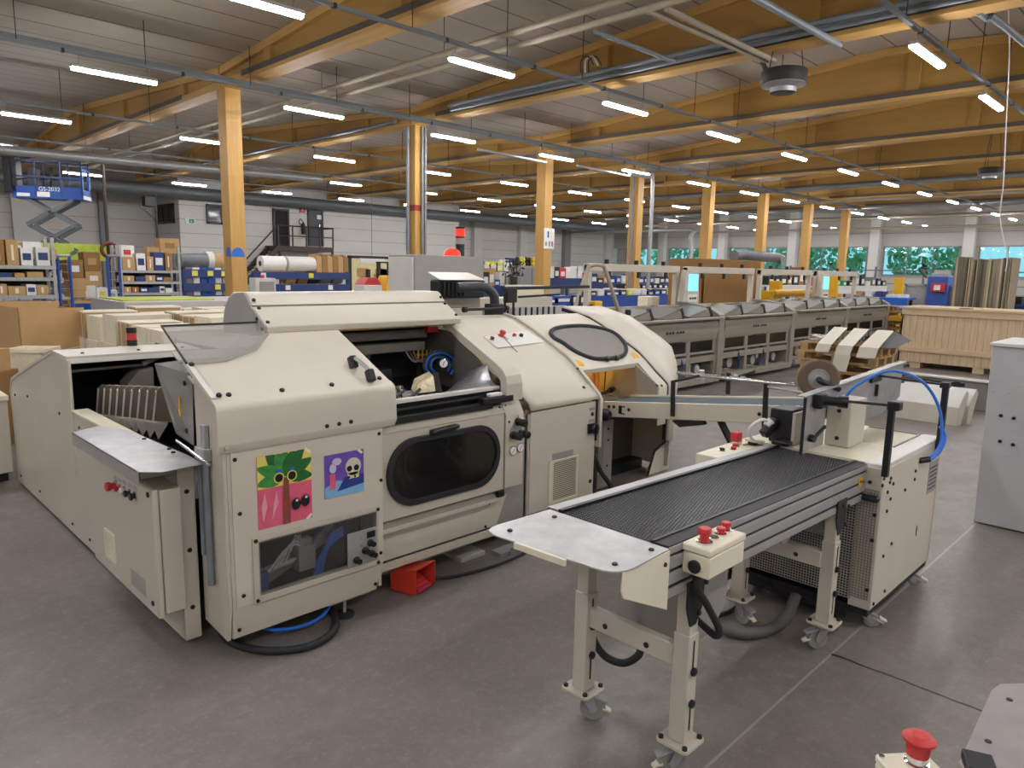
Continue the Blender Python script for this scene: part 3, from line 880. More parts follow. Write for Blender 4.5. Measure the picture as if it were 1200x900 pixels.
for i in range(2):
    a, b = at(463 + 7 * i, 468 - 2 * i, y=3.45), at(461 + 7 * i, 452, y=3.45)
    part('spindle', B().cyl(a, b, .010, 10).cyl(a.lerp(b, .5), a.lerp(b, .75), .02, 12), 'chrome', bm_)
for i, (a, b) in enumerate((((460, 469), (474, 457)), ((481, 466), (492, 456)))):
    part('lever', B().cyl(at(*a, y=3.40), at(*b, y=3.44), .010, 8), 'black', bm_)
part('adhesive_tray', box_at(456, 461, 490, 472, 3.5, .2), 'alu', bm_, .004)
br_m = mat('brass', 'C9A24A', .3, .9)
for i in range(5):
    a, b = at(490 + 5 * i, 420, y=3.86), at(490 + 5 * i, 410, y=3.86)
    part('brass_fitting', B().cyl(a, b, .008, 8).cyl(a.lerp(b, .3), a.lerp(b, .55), .016, 6), br_m, bm_)
part('valve_block', box_at(505, 411, 532, 424, 3.9, .1), 'rubber', bm_, .008)
part('valve_block', box_at(500, 428, 514, 440, 3.82, .06), 'black', bm_, .008)
part('side_plate', box_at(523, 393, 552, 434, 4.0, .03), 'innergrey', bm_)
screws(bm_, [at(px, py, y=3.998) for px, py in ((540, 420), (546, 425), (548, 430), (536, 428))], (0, -1, 0), .009)
for i in range(4):
    r0 = 10 + 2.5 * i
    pts = [at(516 + r0 * 1.15 * math.cos(t), 428 + r0 * math.sin(t), y=3.80 - .015 * i) for t in (2.2, 3.0, 3.9, 4.8, 5.6, 6.3, 7.1)]
    part('hose', B().tube(pts, .008, 8), 'hoseblue' if i % 2 == 0 else 'rubber', bm_, label='blue hose loop' if i % 2 == 0 else None)
for i in range(3):
    part('hose', B().tube([at(474 + 5 * i, 406, y=3.95), at(478 + 4 * i, 416, y=3.9), at(486 + 3 * i, 424, y=3.88), at(496 + 3 * i, 420, y=3.88)], .006, 6), mat('brown_hose', '7A4A2E', .4) if i % 2 else 'trimgrey', bm_)
part('hose', B().tube([at(523, 396, y=3.9), at(524, 408, y=3.86), at(530, 418, y=3.84), at(534, 428, y=3.84), at(528, 440, y=3.82)], .008, 6), 'offwhite', bm_, label='pale hose')
gpos = at(520, 426, y=3.72); gq = (EYE - gpos).normalized()
g = part('pressure_gauge', B().lathe([(.032, 0), (.032, .02), (.028, .024)], gpos, gq, 20), 'chrome', bm_)
part('gauge_face', B().lathe([(.026, .024), (.026, .026)], gpos, gq, 20), 'paper', g)
part('needle', B().beam(gpos + gq * .028 + Vector((-.008, 0, -.012)), gpos + gq * .028 + Vector((.008, 0, .014)), .004, .002), 'black', g)
ca, cb2, cc, cd = at(521, 461, y=3.45), at(586, 456, x=3.18), at(571, 427, x=3.185), at(546, 437, y=3.64)
gs = B()
N_ = 8
for k in range(N_ + 1):
    t = k / N_
    sag = Vector((0, .02, -.025)) * math.sin(PI * t)
    gs.v += [ca.lerp(cd, t) + sag, cb2.lerp(cc, t) + sag]
for k in range(N_): gs.f.append((2 * k, 2 * k + 1, 2 * k + 3, 2 * k + 2)); gs.sm.append(True)
o = part('curved_guard', gs, 'steel', bm_, label='curved reflective steel guard')
md = o.modifiers.new('thick', 'SOLIDIFY'); md.thickness = .005
part('inner_wall', B().prism([(3.35, .6), (3.35, 1.2), (3.8, 1.47), (4.35, 1.5), (4.35, .6)], 'x', 3.2, 3.215), 'innergrey', bm_)
part('red_clip', B().box(3.1, 3.19, 3.92, 4.0, 1.46, 1.52), 'red', bm_)
part('work_lamp', B().cyl(at(545, 435, y=3.72), at(549, 434, y=3.72), .012, 12), 'warmlamp', bm_, label='warm yellow work lamp')
part('work_lamp', B().cyl((2.34, 3.74, 1.12), (2.44, 3.74, 1.12), .008, 8), 'warmlamp', bm_, label='thin warm work lamp')
# front sill of the opening
part('sill_bar', B().box(2.28, 3.2, 3.30, 3.34, 1.13, 1.155), 'offwhite', bm_, .004)
part('sill_recess', B().box(2.28, 3.2, 3.34, 3.36, 1.0, 1.14), 'black', bm_)
part('slide_rod', B().cyl((2.28, 3.315, 1.09), (3.18, 3.315, 1.10), .013), 'rubber', bm_)
br_ = part('black_rail', B().box(2.24, 3.1, 3.255, 3.30, 1.025, 1.065), mat('black_anodised_rail', '3A3A3C', .35, .6), bm_, .003)
screws(bm_, [(2.3 + .1 * k, 3.255, 1.045) for k in range(8)], (0, -1, 0), .006, .003)
part('slide_end', B().box(3.0, 3.26, 3.23, 3.29, 1.06, 1.10), 'black', bm_, .006)
part('slide_clip', B().box(3.06, 3.17, 3.24, 3.28, 1.10, 1.125), 'offwhite', bm_, .008)
part('sill_panel', B().slab([(2.2, 3.25, .985), (3.2, 3.25, .985), (3.2, 3.29, 1.03), (2.2, 3.29, 1.03)], (0, .02, -.005)), 'beige_flat', bm_)
part('door_head', B().box(2.2, 3.2, 3.26, 3.28, .93, .99), 'beige_flat', bm_)
# the oval-window door
cx_, cz_ = 2.712, .735
oval = lambda a, b, n, e=3.0: [(cx_ + a * (abs(math.cos(t)) ** (2 / e)) * (1 if math.cos(t) > 0 else -1), cz_ + b * (abs(math.sin(t)) ** (2 / e)) * (1 if math.sin(t) > 0 else -1)) for t in [2 * PI * i / n for i in range(n)]]
# stadium-like opening of the photo
ov = rrect(2.285, 3.14, .545, .925, .185, 8)
dd = part('door', B().ring([(2.22, .475), (3.195, .475), (3.195, .972), (2.22, .972)], ov, lambda a, b: (a, 3.25, b), (0, .02, 0), 72), 'beige_flat', bm_, label='hinged beige door')
ovc = ((2.285 + 3.14) / 2, (.545 + .925) / 2)
shr = lambda k: [(ovc[0] + (p[0] - ovc[0]) * (1 - k / .43), ovc[1] + (p[1] - ovc[1]) * (1 - k / .19)) for p in ov]
part('window_seal', B().ring(shr(-.012), shr(.022), lambda a, b: (a, 3.252, b), (0, -.022, 0), 72), 'rubber', dd, .004, label='thick black rubber seal')
part('pane', B().slab([(p[0], 3.243, p[1]) for p in shr(.015)], (0, .005, 0)), 'darkpane', dd, label='dark tinted window')
part('door_handle', B().slab([(2.58, 3.25, .965), (2.78, 3.25, .975), (2.78, 3.25, .955), (2.74, 3.25, .945), (2.62, 3.25, .935), (2.58, 3.25, .935)], (0, -.05, 0)), 'black', dd, .008)
part('door_inside', B().box(2.25, 3.18, 3.6, 3.62, .42, 1.0), 'innergrey', bm_)
for i in range(5):
    x = 2.36 + .06 * i
    part('inner_ring', B().tube([(x, 3.45, .56 + .01 * i), (x - .05, 3.45, .68), (x - .03, 3.45, .8), (x + .04, 3.46, .88)], .012, 6), 'alu', bm_)
part('inner_hose', B().tube([(2.66, 3.34, .9), (2.67, 3.33, .82), (2.73, 3.33, .79), (2.79, 3.33, .82), (2.8, 3.34, .9)], .008, 6), 'hoseblue', bm_)
part('inner_bar', B().beam((2.78, 3.4, .82), (2.96, 3.4, .64), .02, .03).box(2.3, 3.1, 3.5, 3.53, .84, .87).cyl((2.95, 3.45, .75), (2.95, 3.4, .75), .02), 'alu', bm_)
part('door_catch', B().box(3.14, 3.2, 3.235, 3.265, .43, .475), 'black', bm_, .006)
# below the door
part('step_ledge', B().slab([(2.2, 3.25, .43), (3.19, 3.25, .43), (3.19, 3.3, .475), (2.2, 3.3, .475)], (0, .02, 0)), 'beige_dark', bm_)  # darker taupe stands in for the shade under the door
part('step_rail', B().box(2.2, 3.19, 3.25, 3.31, .40, .43), 'beige_flat', bm_, .004)
part('lower_panel', B().slab([(2.2, 3.33, .40), (3.31, 3.33, .40), (3.2, 3.31, .212), (2.2, 3.31, .212)], (0, .02, 0)), 'beige_flat', bm_)
part('toe_rail', B().box(2.2, 3.25, 3.29, 3.33, .155, .205), 'beige_flat', bm_, .004)
part('toe_strip', B().box(2.2, 3.25, 3.3, 3.32, .205, .212), 'black', bm_)
screws(bm_, [(3.15, 3.33, .37), (3.1, 3.31, .225)], (0, -1, 0), .010)
part('under_frame', B().box(1.45, 4.3, 3.6, 4.3, .08, .30), 'darkpaint', bm_)
part('inner_recess_wall', B().box(3.22, 3.6, 3.42, 3.44, .1, .9), 'greypaint', bm_)  # grey wall at the back of the recess by the gauge column
# gauge column right of the door
gc = part('gauge_column', B().prism([(3.25, .475), (3.25, .965), (3.30, 1.045), (3.36, 1.06), (3.36, .475)], 'x', 3.212, 3.378), 'beige_flat', bm_, .004, label='narrow column with knobs and gauges')
part('triangle_plate', B().prism([(3.25, .86), (3.32, .955), (3.36, .86), (3.36, .80), (3.25, .80)], 'y', 3.245, 3.25), 'alu', gc)
for x, z in ((3.315, .912), (3.272, .828), (3.345, .83)):
    part('regulator_knob', B().lathe([(.026, 0), (.026, .018), (.018, .022), (.018, .035), (.025, .04), (.025, .075), (.02, .08)], (x, 3.248, z), (0, -1, 0), 16), 'black', gc)
for x, z in ((3.27, .724), (3.338, .735)):
    gg = part('pressure_gauge', B().lathe([(.03, 0), (.032, .014), (.028, .016)], (x, 3.25, z), (0, -1, 0), 20), 'chrome', gc)
    part('gauge_face', B().lathe([(.026, .016), (.026, .018)], (x, 3.25, z), (0, -1, 0), 20), 'paper', gg)
    part('needle', B().beam((x - .012, 3.231, z - .014), (x + .01, 3.231, z + .014), .003, .002), 'black', gg)
screws(bm_, [(3.24, 3.25, .92), (3.24, 3.29, 1.02), (3.18, 3.28, 1.02)], (0, -1, .2), .008)
# sloping frame strip along the right of the opening
part('hood_frame', B().shell([(3.235, 1.06), (3.235, 1.17), (3.25, 1.225), (3.285, 1.265), (3.345, 1.30), (3.95, 1.59)], 'x', 3.2, 3.345, .06), 'beige', bm_, .004, ang=14)
# ------------------------------------------------------------------ control cabinet with curved hood
cbm = part('cabinet', B().box(3.585, 4.325, 3.405, 3.8, .08, .9), 'beige_flat', bm_, label='beige cabinet below the curved hood')
part('cabinet_front', B().box(3.60, 4.33, 3.395, 3.41, .1, .912), 'beige', bm_, .004)
part('cabinet_side', B().box(3.57, 3.588, 3.42, 3.9, .08, .93), 'greypaint', bm_)
prc = [(3.385, .925), (3.40, .955), (3.52, 1.045), (3.62, 1.13), (3.72, 1.203), (3.89, 1.285), (4.02, 1.35), (4.14, 1.408), (4.3, 1.471), (4.45, 1.50)]
prl = [(3.385, .925), (3.40, .98), (3.45, 1.10), (3.53, 1.19), (3.66, 1.285), (3.80, 1.36), (3.95, 1.425), (4.14, 1.49), (4.3, 1.515), (4.45, 1.52)]
cv = B(); nP = 9
for i in range(nP):
    t = i / (nP - 1)
    for j, (p, q) in enumerate(zip(prl, prc)):
        k = t ** .6
        xs0 = (3.585, 3.565, 3.46, 3.34)[min(j, 3)]
        xx = xs0 + (4.335 - xs0) * t
        cv.v.append(Vector((xx, p[0] * (1 - k) + q[0] * k, p[1] * (1 - k) + q[1] * k)))
m_ = len(prc)
for i in range(nP - 1):
    for j in range(m_ - 1):
        cv.f.append((i * m_ + j, (i + 1) * m_ + j, (i + 1) * m_ + j + 1, i * m_ + j + 1)); cv.sm.append(True)
hd2 = part('curved_hood', cv, 'beige', bm_)
md = hd2.modifiers.new('thick', 'SOLIDIFY'); md.thickness = .015; md.offset = 1
part('hood_rim', B().shell([(3.36, .55), (3.36, .93), (3.38, .965), (3.50, 1.07), (3.70, 1.23), (3.87, 1.315), (4.13, 1.437), (4.3, 1.505), (4.45, 1.53)], 'x', 4.34, 4.37, .09), 'beige_flat', bm_, .003)
part('rim_gap', B().shell([(3.385, .6), (3.385, .93), (3.405, .955), (3.515, 1.05), (3.715, 1.21), (3.885, 1.292), (4.14, 1.413), (4.3, 1.476), (4.45, 1.505)], 'x', 4.325, 4.342, .05), 'dark', bm_)
screws(bm_, [(4.338, 3.6, 1.14), (4.338, 3.9, 1.30), (4.338, 4.15, 1.42), (4.338, 4.3, 1.48)], (-.5, -.5, .7), .010)
def hz(y): # height of the curved hood near its middle
    for (a, b), (c, d) in zip(prc, prc[1:]):
        if a <= y <= c: return b + (d - b) * (y - a) / (c - a)
screws(bm_, [(4.24, 3.45, 1.02), (3.66, 3.46, 1.05)], (0, -.6, .8), .014, .008)
# emergency stop panel on the hood
def on_hood(px, py):
    best = None
    for k in range(200):
        y = 3.4 + k * .005
        p = at(px, py, y=y)
        t = min(max((p.x - 3.4) / .935, 0), 1) ** .6
        for (a, b), (c, d) in zip([tuple(l * (1 - t) + r * t for l, r in zip(u, v)) for u, v in zip(prl, prc)], [tuple(l * (1 - t) + r * t for l, r in zip(u, v)) for u, v in zip(prl[1:], prc[1:])]):
            if a <= y <= c:
                e = abs(p.z - (b + (d - b) * (y - a) / (c - a)))
                if best is None or e < best[0]: best = (e, p)
    return best[1]
q = [on_hood(*p) for p in ((582, 410), (637, 403), (617, 390), (566, 397))]
up_ = (q[1] - q[0]).cross(q[3] - q[0]).normalized()
cpan = part('button_panel', B().slab([p + up_ * .014 for p in q], up_ * .006), 'offwhite', bm_, label='white button panel on the curved hood')
def button(parent, p, n, r, h, m, name='push_button', label=None):
    n = Vector(n).normalized()
    part(name + '_ring', B().lathe([(r * 1.25, 0), (r * 1.25, .006), (r * .9, .008)], p, n, 16), 'chrome', parent)
    return part(name, B().lathe([(r * .7, .004), (r * .7, h * .5), (r, h * .6), (r, h * .92), (r * .85, h)], p, n, 18), m, parent, label=label)
for px, py, r, h, m in ((575, 401, .016, .025, 'black'), (586, 397, .024, .05, 'red'), (592, 400, .013, .02, 'paper'), (601, 397, .015, .025, 'red'), (609, 397, .016, .025, 'black')):
    button(cpan, on_hood(px, py) + up_ * .02, up_, r, h, m, 'emergency_button' if r > .02 else 'push_button', 'red mushroom emergency button' if r > .02 else None)
a, b = on_hood(588, 399), on_hood(605, 415)
part('rod', B().cyl(a + up_ * .03, b + up_ * .02, .004, 6), 'beige_dark', cpan)
# vent, switch and plate on the cabinet front
vg = B().ring([(3.80, .195), (4.125, .195), (4.125, .525), (3.80, .525)], [(3.845, .215), (4.105, .215), (4.105, .51), (3.845, .51)], lambda a, b: (a, 3.395, b), (0, -.012, 0), 24)
v_ = part('vent_grille', vg, 'cream', cbm, .003)
sb = B()
for k in range(20): sb.slab([(3.845, 3.393, .218 + .0147 * k), (4.105, 3.393, .218 + .0147 * k), (4.105, 3.384, .225 + .0147 * k), (3.845, 3.384, .225 + .0147 * k)], (0, .001, .003))
part('slats', sb, 'cream', v_)
part('vent_backing', B().box(3.845, 4.105, 3.3935, 3.3945, .215, .51), 'beige_dark', v_)
npl = part('name_plate', B().box(3.84, 4.07, 3.391, 3.395, .525, .574), 'alu', cbm)
for k in range(2): part('print_line', B().box(3.85, 4.06, 3.39, 3.3911, .537 + .016 * k, .543 + .016 * k), 'greypaint', npl)
sw = part('main_switch', B().box(4.23, 4.33, 3.375, 3.395, .665, .745), 'black', cbm, .006)
part('switch_knob', B().lathe([(.042, 0), (.042, .02), (.03, .03)], (4.285, 3.375, .705), (0, -1, 0), 20).box(4.275, 4.295, 3.335, 3.35, .67, .74), 'black', sw)
screws(cbm, [(4.285, 3.395, .815), (4.29, 3.395, .28)], (0, -1, 0), .016, .008)
for z in (.845, .755): part('small_plate', B().box(4.25, 4.31, 3.392, 3.395, z, z + .022), 'alu', cbm)
# posters stuck on the front panel
def poster(label, x0, x1, z0, z1, bg):
    t = thing('poster', label, 'poster', ((x0 + x1) / 2, 3.196, (z0 + z1) / 2))
    part('sheet', B().box(x0, x1, 3.196, 3.199, z0, z1), bg, t)
    return t
pink = mat('poster_pink', 'E2637E', .5, var=.12, scale=12); leaf = mat('poster_leaf_green', '23682F', .5, var=.3, scale=30); leafl = mat('poster_light_green', '3E8F41', .5, var=.35, scale=30)
yel = mat('poster_yellow', 'E9D86A', .5); trunk = mat('poster_brown', '8E4A3A', .5, var=.2, scale=40); purple = mat('poster_purple', '6D4FB0', .5, var=.2, scale=12); ltblue = mat('poster_blue', '7FB6DD', .5, var=.1, scale=10); dkblue = mat('poster_navy', '2E3E8C', .5); skull = mat('poster_ivory', 'D9D2BE', .5, var=.1, scale=20)
p1 = poster('tall poster of a pink face with green palm leaves and round sunglasses', 1.497, 1.783, .632, .995, pink)
x0, z0, W_, H_ = 1.497, .632, .286, .363
pt = lambda u, v, l: (x0 + u * W_, 3.196 - .0006 * l, z0 + v * H_)
part('background', B().slab([pt(0, .55, 1), pt(1, .55, 1), pt(1, 1, 1), pt(0, 1, 1)], (0, -.0004, 0)), yel, p1)
def leafshape(c, a, L, w, m, l):
    pts = []
    for k in range(13):
        t = k / 12
        s_ = L * t; h_ = w * math.sin(PI * t ** .8)
        pts.append((s_, h_))
    pts = pts + [(s_, -h_) for s_, h_ in reversed(pts[1:-1])]
    P_ = []
    for u, v in pts:
        uu, vv = c[0] + (u * math.cos(a) - v * math.sin(a)), c[1] + (u * math.sin(a) + v * math.cos(a)) * W_ / H_
        P_.append(pt(min(max(uu, 0.002), .998), min(max(vv, .002), .998), l))
    part('leaf', B().slab(P_, (0, -.0004, 0)), m, p1)
for k, (a, L) in enumerate(((2.2, .62), (1.57, .5), (.9, .62), (2.75, .58), (.4, .6), (3.3, .55), (-.15, .55), (1.9, .5), (1.2, .5))):
    leafshape((.5, .68), a, L, .12, leaf if k % 2 == 0 else leafl, 2 + k * .5)
part('trunk', B().slab([pt(.44, 0, 8), pt(.58, 0, 8), pt(.56, .66, 8), pt(.46, .66, 8)], (0, -.0004, 0)), trunk, p1)
def disc(parent, name, c, r, m, l, x0=x0, z0=z0, W_=W_, H_=H_, sq=1.0):
    part(name, B().slab([(x0 + c[0] * W_ + r * math.cos(t), 3.196 - .0006 * l, z0 + c[1] * H_ + r * sq * math.sin(t)) for t in [2 * PI * k / 20 for k in range(20)]], (0, -.0004, 0)), m, parent)
for u in (.38, .62):
    disc(p1, 'lens_rim', (u, .665), .027, yel, 9); disc(p1, 'lens', (u, .665), .021, M['black'], 10); disc(p1, 'brow', (u, .76), .014, M['hoseblue'], 9, sq=.6)
for u, v in ((.68, .25), (.86, .27)):
    disc(p1, 'eye_rim', (u, v), .029, mat('poster_rose', 'C94A68', .5), 9, sq=1.25); disc(p1, 'eye', (u, v), .024, M['black'], 10, sq=1.25); disc(p1, 'glint', (u + .02, v + .05), .007, M['paper'], 11)
part('highlight', B().slab([pt(.08, .1, 5), pt(.16, .3, 5), pt(.12, .5, 5), pt(.05, .3, 5)], (0, -.0004, 0)).slab([pt(.24, .1, 5), pt(.36, .32, 5), pt(.33, .5, 5), pt(.27, .3, 5)], (0, -.0004, 0)), mat('poster_light_pink', 'F0A0AE', .5), p1)
p2 = poster('small square poster of a white skull figure on purple and blue', 1.858, 2.093, .708, .938, purple)
x1_, z1_, W2, H2 = 1.858, .708, .235, .23
pt2 = lambda u, v, l: (x1_ + u * W2, 3.196 - .0006 * l, z1_ + v * H2)
part('table', B().slab([pt2(0, 0, 1), pt2(1, 0, 1), pt2(1, .2, 1), pt2(.3, .38, 1), pt2(0, .25, 1)], (0, -.0004, 0)), ltblue, p2)
part('table_edge', B().slab([pt2(.3, .12, 2), pt2(1, .2, 2), pt2(1, .42, 2), pt2(.5, .42, 2)], (0, -.0004, 0)), dkblue, p2)
disc(p2, 'skull', (.72, .64), .048, skull, 3, x1_, z1_, W2, H2); part('jaw', B().slab([pt2(.6, .36, 3), pt2(.84, .36, 3), pt2(.88, .5, 3), pt2(.56, .5, 3)], (0, -.0004, 0)), skull, p2)
for u in (.62, .8): disc(p2, 'eye', (u, .6), .016, M['black'], 5, x1_, z1_, W2, H2)
for k in range(4): disc(p2, 'bead', (.6 + .08 * k, .4), .007, M['lemon'] if k % 2 else M['black'], 5, x1_, z1_, W2, H2)
part('candle', B().slab([pt2(.12, .2, 3), pt2(.26, .2, 3), pt2(.26, .55, 3), pt2(.12, .55, 3)], (0, -.0004, 0)), pink, p2)
disc(p2, 'smoke', (.3, .82), .028, mat('poster_smoke', 'CFC8DC', .5), 3, x1_, z1_, W2, H2, .7); disc(p2, 'smoke', (.2, .68), .02, mat('poster_smoke', 'CFC8DC', .5), 3, x1_, z1_, W2, H2, 1.3)
for x, z, s in ((1.775, .985, 1), (2.08, .93, 1), (1.775, .64, 0)):
    part('tape', B().cbox((x - .01, 3.1945, z), (.035, .001, .014), Matrix.Rotation(.7 if s else -.7, 3, 'Y')), 'paper', p1 if z in (.985, .64) else p2)
# adjusting foot, crossbar, pads under the machine
ft = thing('levelling_foot', 'steel levelling foot under the front panel of the binding machine', 'machine foot', (2.0, 3.26, 0))
part('pad', B().lathe([(.055, 0), (.055, .012), (.03, .02)], (2.0, 3.26, 0)), 'dark', ft)
part('threaded_rod', B().cyl((2.0, 3.26, .015), (2.0, 3.26, .1), .009, 8), 'galv', ft)
part('foot_bracket', B().box(1.9, 2.16, 3.25, 3.29, .085, .1), 'greypaint', ft)
# ------------------------------------------------------------------ grey lever bar on the left side, hoses below
lv = thing('lever_bar', 'vertical galvanised bar with a cross rod on the left side of the binding machine', 'lever', (1.325, 3.38, .4))
part('bar', B().cyl((1.315, 3.34, .36), (1.315, 3.34, 1.02), .016, 12).cyl((1.315, 3.40, .5), (1.315, 3.40, 1.0), .016, 12), 'pipegrey', lv)
part('clamp', B().box(1.295, 1.333, 3.31, 3.42, .98, 1.04).box(1.31, 1.333, 3.33, 3.38, 1.03, 1.15), 'galv', lv, .004)
part('cross_rod', B().cyl((1.29, 3.62, 1.03), (1.29, 3.24, .985), .008, 8), 'chrome', lv)
h = thing('floor_cable', 'thick black hose looping on the floor under the front panel', 'hose', (1.6, 3.2, 0))
part('hose_run', B().tube([(1.40, 3.55, .12), (1.40, 3.42, .03), (1.43, 3.28, .02), (1.52, 3.14, .02), (1.68, 3.06, .02), (1.85, 3.12, .02), (1.95, 3.3, .02), (1.98, 3.5, .06)], .02, 10), 'rubber', h)
h = thing('floor_cable', 'blue hose hanging under the front panel of the binding machine', 'hose', (1.7, 3.2, .05))
part('hose_run', B().tube([(1.52, 3.40, .12), (1.58, 3.30, .05), (1.75, 3.24, .035), (1.9, 3.28, .05), (1.98, 3.36, .12), (2.0, 3.44, .2)], .010, 8), 'hoseblue', h)

# ------------------------------------------------------------------ infeed unit at the left end
iu = thing('infeed_unit', 'beige infeed housing with a sloped roof and dark opening at the left end', 'machine', (1.24, 5.3, 0))
part('end_panel', B().prism([(7.2, .03), (3.505, .03), (3.505, .925), (5.30, .925), (5.30, 1.265), (5.67, 1.277), (6.85, .98), (7.08, .915), (7.16, .84), (7.2, .7)], 'x', 1.24, 1.255), 'beige_flat', iu, .004)
part('panel_strip', B().box(1.23, 1.243, 5.27, 5.40, .5, 1.262), 'beige_flat', iu, .003)
part('front_return', B().box(1.24, 1.32, 3.50, 3.52, .03, .93), 'beige_flat', iu, .004)
part('rail_cap', B().box(1.232, 1.33, 3.52, 5.28, .922, .937), 'cream', iu, .003)
part('rail_inner_wall', B().box(1.31, 1.325, 3.52, 5.3, .4, .925), 'beige_dark', iu)
part('roof', B().prism([(5.32, 1.262), (5.32, 1.282), (5.68, 1.292), (6.86, .995), (7.09, .93), (7.2, .8), (7.18, .8), (7.07, .91), (6.85, .975), (5.68, 1.272)], 'x', 1.235, 2.10), 'beige_flat', iu)
part('roof_shade_sheet', B().prism([(5.33, 1.258), (5.68, 1.266), (6.85, .968), (6.85, .96), (5.68, 1.258), (5.33, 1.25)], 'x', 1.26, 2.08), 'black', iu)  # black sheet stands in for the shade under the roof
part('panel_shade_sheet', B().box(1.256, 1.262, 5.42, 6.2, .5, 1.0), 'black', iu)  # black sheet stands in for the shade behind the end panel
part('roof_front_lip', B().box(1.24, 2.1, 5.315, 5.325, 1.235, 1.265), 'offwhite', iu)
part('roof_right_post', B().box(2.09, 2.12, 5.31, 5.40, 1.0, 1.27), 'beige_flat', iu)
part('interior', B().box(1.26, 2.1, 6.2, 6.22, .3, 1.12).box(2.08, 2.09, 4.3, 6.2, .3, 1.25).box(1.26, 2.08, 3.6, 6.2, .50, .52), 'black', iu)  # walls coloured black to give the shade inside the opening
part('inner_rail', B().cyl((1.27, 5.5, 1.16), (1.75, 5.5, 1.17), .010, 8).cyl((1.72, 5.4, 1.19), (1.88, 5.4, 1.25), .018, 8), 'greypaint', iu)
part('inner_motor', B().prism([(1.62, .95), (1.8, .95), (1.8, 1.16), (1.7, 1.14), (1.62, 1.05)], 'y', 5.42, 5.6), 'beige_dark', iu, .008)
part('tail_panel', B().box(1.24, 1.9, 7.185, 7.2, .03, .8), 'beige_flat', iu)
screws(iu, [(1.24, 7.0, .80), (1.24, 6.55, .95 - .1), (1.24, 5.62, .86), (1.24, 5.15, .84), (1.24, 7.05, .1), (1.24, 6.4, .12), (1.24, 5.5, .1), (1.24, 5.1, .1), (1.24, 3.8, .1), (1.24, 3.62, .72), (1.24, 3.64, .24)], (-1, 0, 0), .011)
screws(iu, [(1.28, 3.5, .80), (1.28, 3.5, .5), (1.28, 3.5, .2)], (0, -1, 0), .012)
screws(iu, [(1.35, 5.4, 1.29), (1.7, 5.4, 1.29), (2.0, 5.4, 1.29)], (0, 0, 1), .011)
# electric box on the panel
eb = part('electric_box', B().box(1.14, 1.238, 3.46, 4.46, .22, .84), 'beige_flat', iu, .006, label='shallow electric box with a door')
part('box_door', B().box(1.105, 1.135, 3.45, 4.47, .21, .85), 'beige_flat', eb, .008)
for k, (y, r, h_, m) in enumerate(((3.98, .024, .05, 'red'), (3.91, .016, .03, 'red'), (3.84, .016, .025, 'paper'), (3.76, .017, .03, 'black'), (3.68, .019, .03, 'black'))):
    button(eb, (1.105, y, .755 + .004 * k), (-1, 0, 0), r, h_, m, 'emergency_button' if k == 0 else 'push_button')
    part('button_label', B().box(1.1035, 1.105, y - .025, y + .025, .785 + .004 * k, .805 + .004 * k), 'alu', eb)
vb = part('vent_grille', B().ring([(4.06, .30), (4.22, .30), (4.22, .46), (4.06, .46)], [(4.075, .315), (4.205, .315), (4.205, .445), (4.075, .445)], lambda a, b: (1.105, a, b), (-.01, 0, 0), 24), 'cream', eb)
sb = B()
for k in range(9): sb.box(1.097, 1.1045, 4.075, 4.205, .318 + .0145 * k, .325 + .0145 * k)
part('slats', sb, 'cream', vb)
part('vent_backing', B().box(1.1035, 1.1045, 4.075, 4.205, .315, .445), 'beige_dark', vb)
npl = part('name_plate', B().box(1.103, 1.105, 3.62, 3.83, .265, .355), 'alu', eb)
for k in range(3): part('print_line', B().box(1.102, 1.1031, 3.63, 3.82, .28 + .022 * k, .288 + .022 * k), 'greypaint', npl)
screws(eb, [(1.105, 3.52, .27), (1.105, 3.50, .82)], (-1, 0, 0), .014)
part('sticker', B().box(1.236, 1.239, 4.55, 4.66, .75, .88), 'alu', iu, label='small grey instruction plate')
# clamp plates of the book chain
for k in range(9):
    y = 4.36 + .14 * k
    lean = Matrix.Translation((1.52, y, .955 - .118 * (y - 4.46))) @ Matrix.Rotation(.40, 4, 'X') @ Matrix.Rotation(-.45, 4, 'Z')
    pl = B().slab([(-.09, 0, 0), (.09, 0, 0), (.09, 0, .205), (.07, 0, .235), (-.07, 0, .235), (-.09, 0, .205)], (0, .012, 0)).xf(lean)
    cp_ = part('clamp_plate', pl, mat('brown_grey_plate', '8C8073', .45, .2) if k == 0 else bpy.data.materials['brown_grey_plate'], iu, .003, label='upright grey brown clamp plate')
    part('plate_edge', B().box(-.094, -.084, -.004, .016, 0, .2).xf(lean), 'offwhite', cp_)
    wd = B().slab([(-.095, -.004, -.01), (-.01, -.004, -.01), (-.05, -.02, -.12)], (0, .03, 0)).xf(lean)
    part('wedge', wd, 'beige_flat', cp_, .003)
part('chain_rail', B().box(1.36, 1.66, 3.6, 5.6, .68, .72), 'dark', iu)
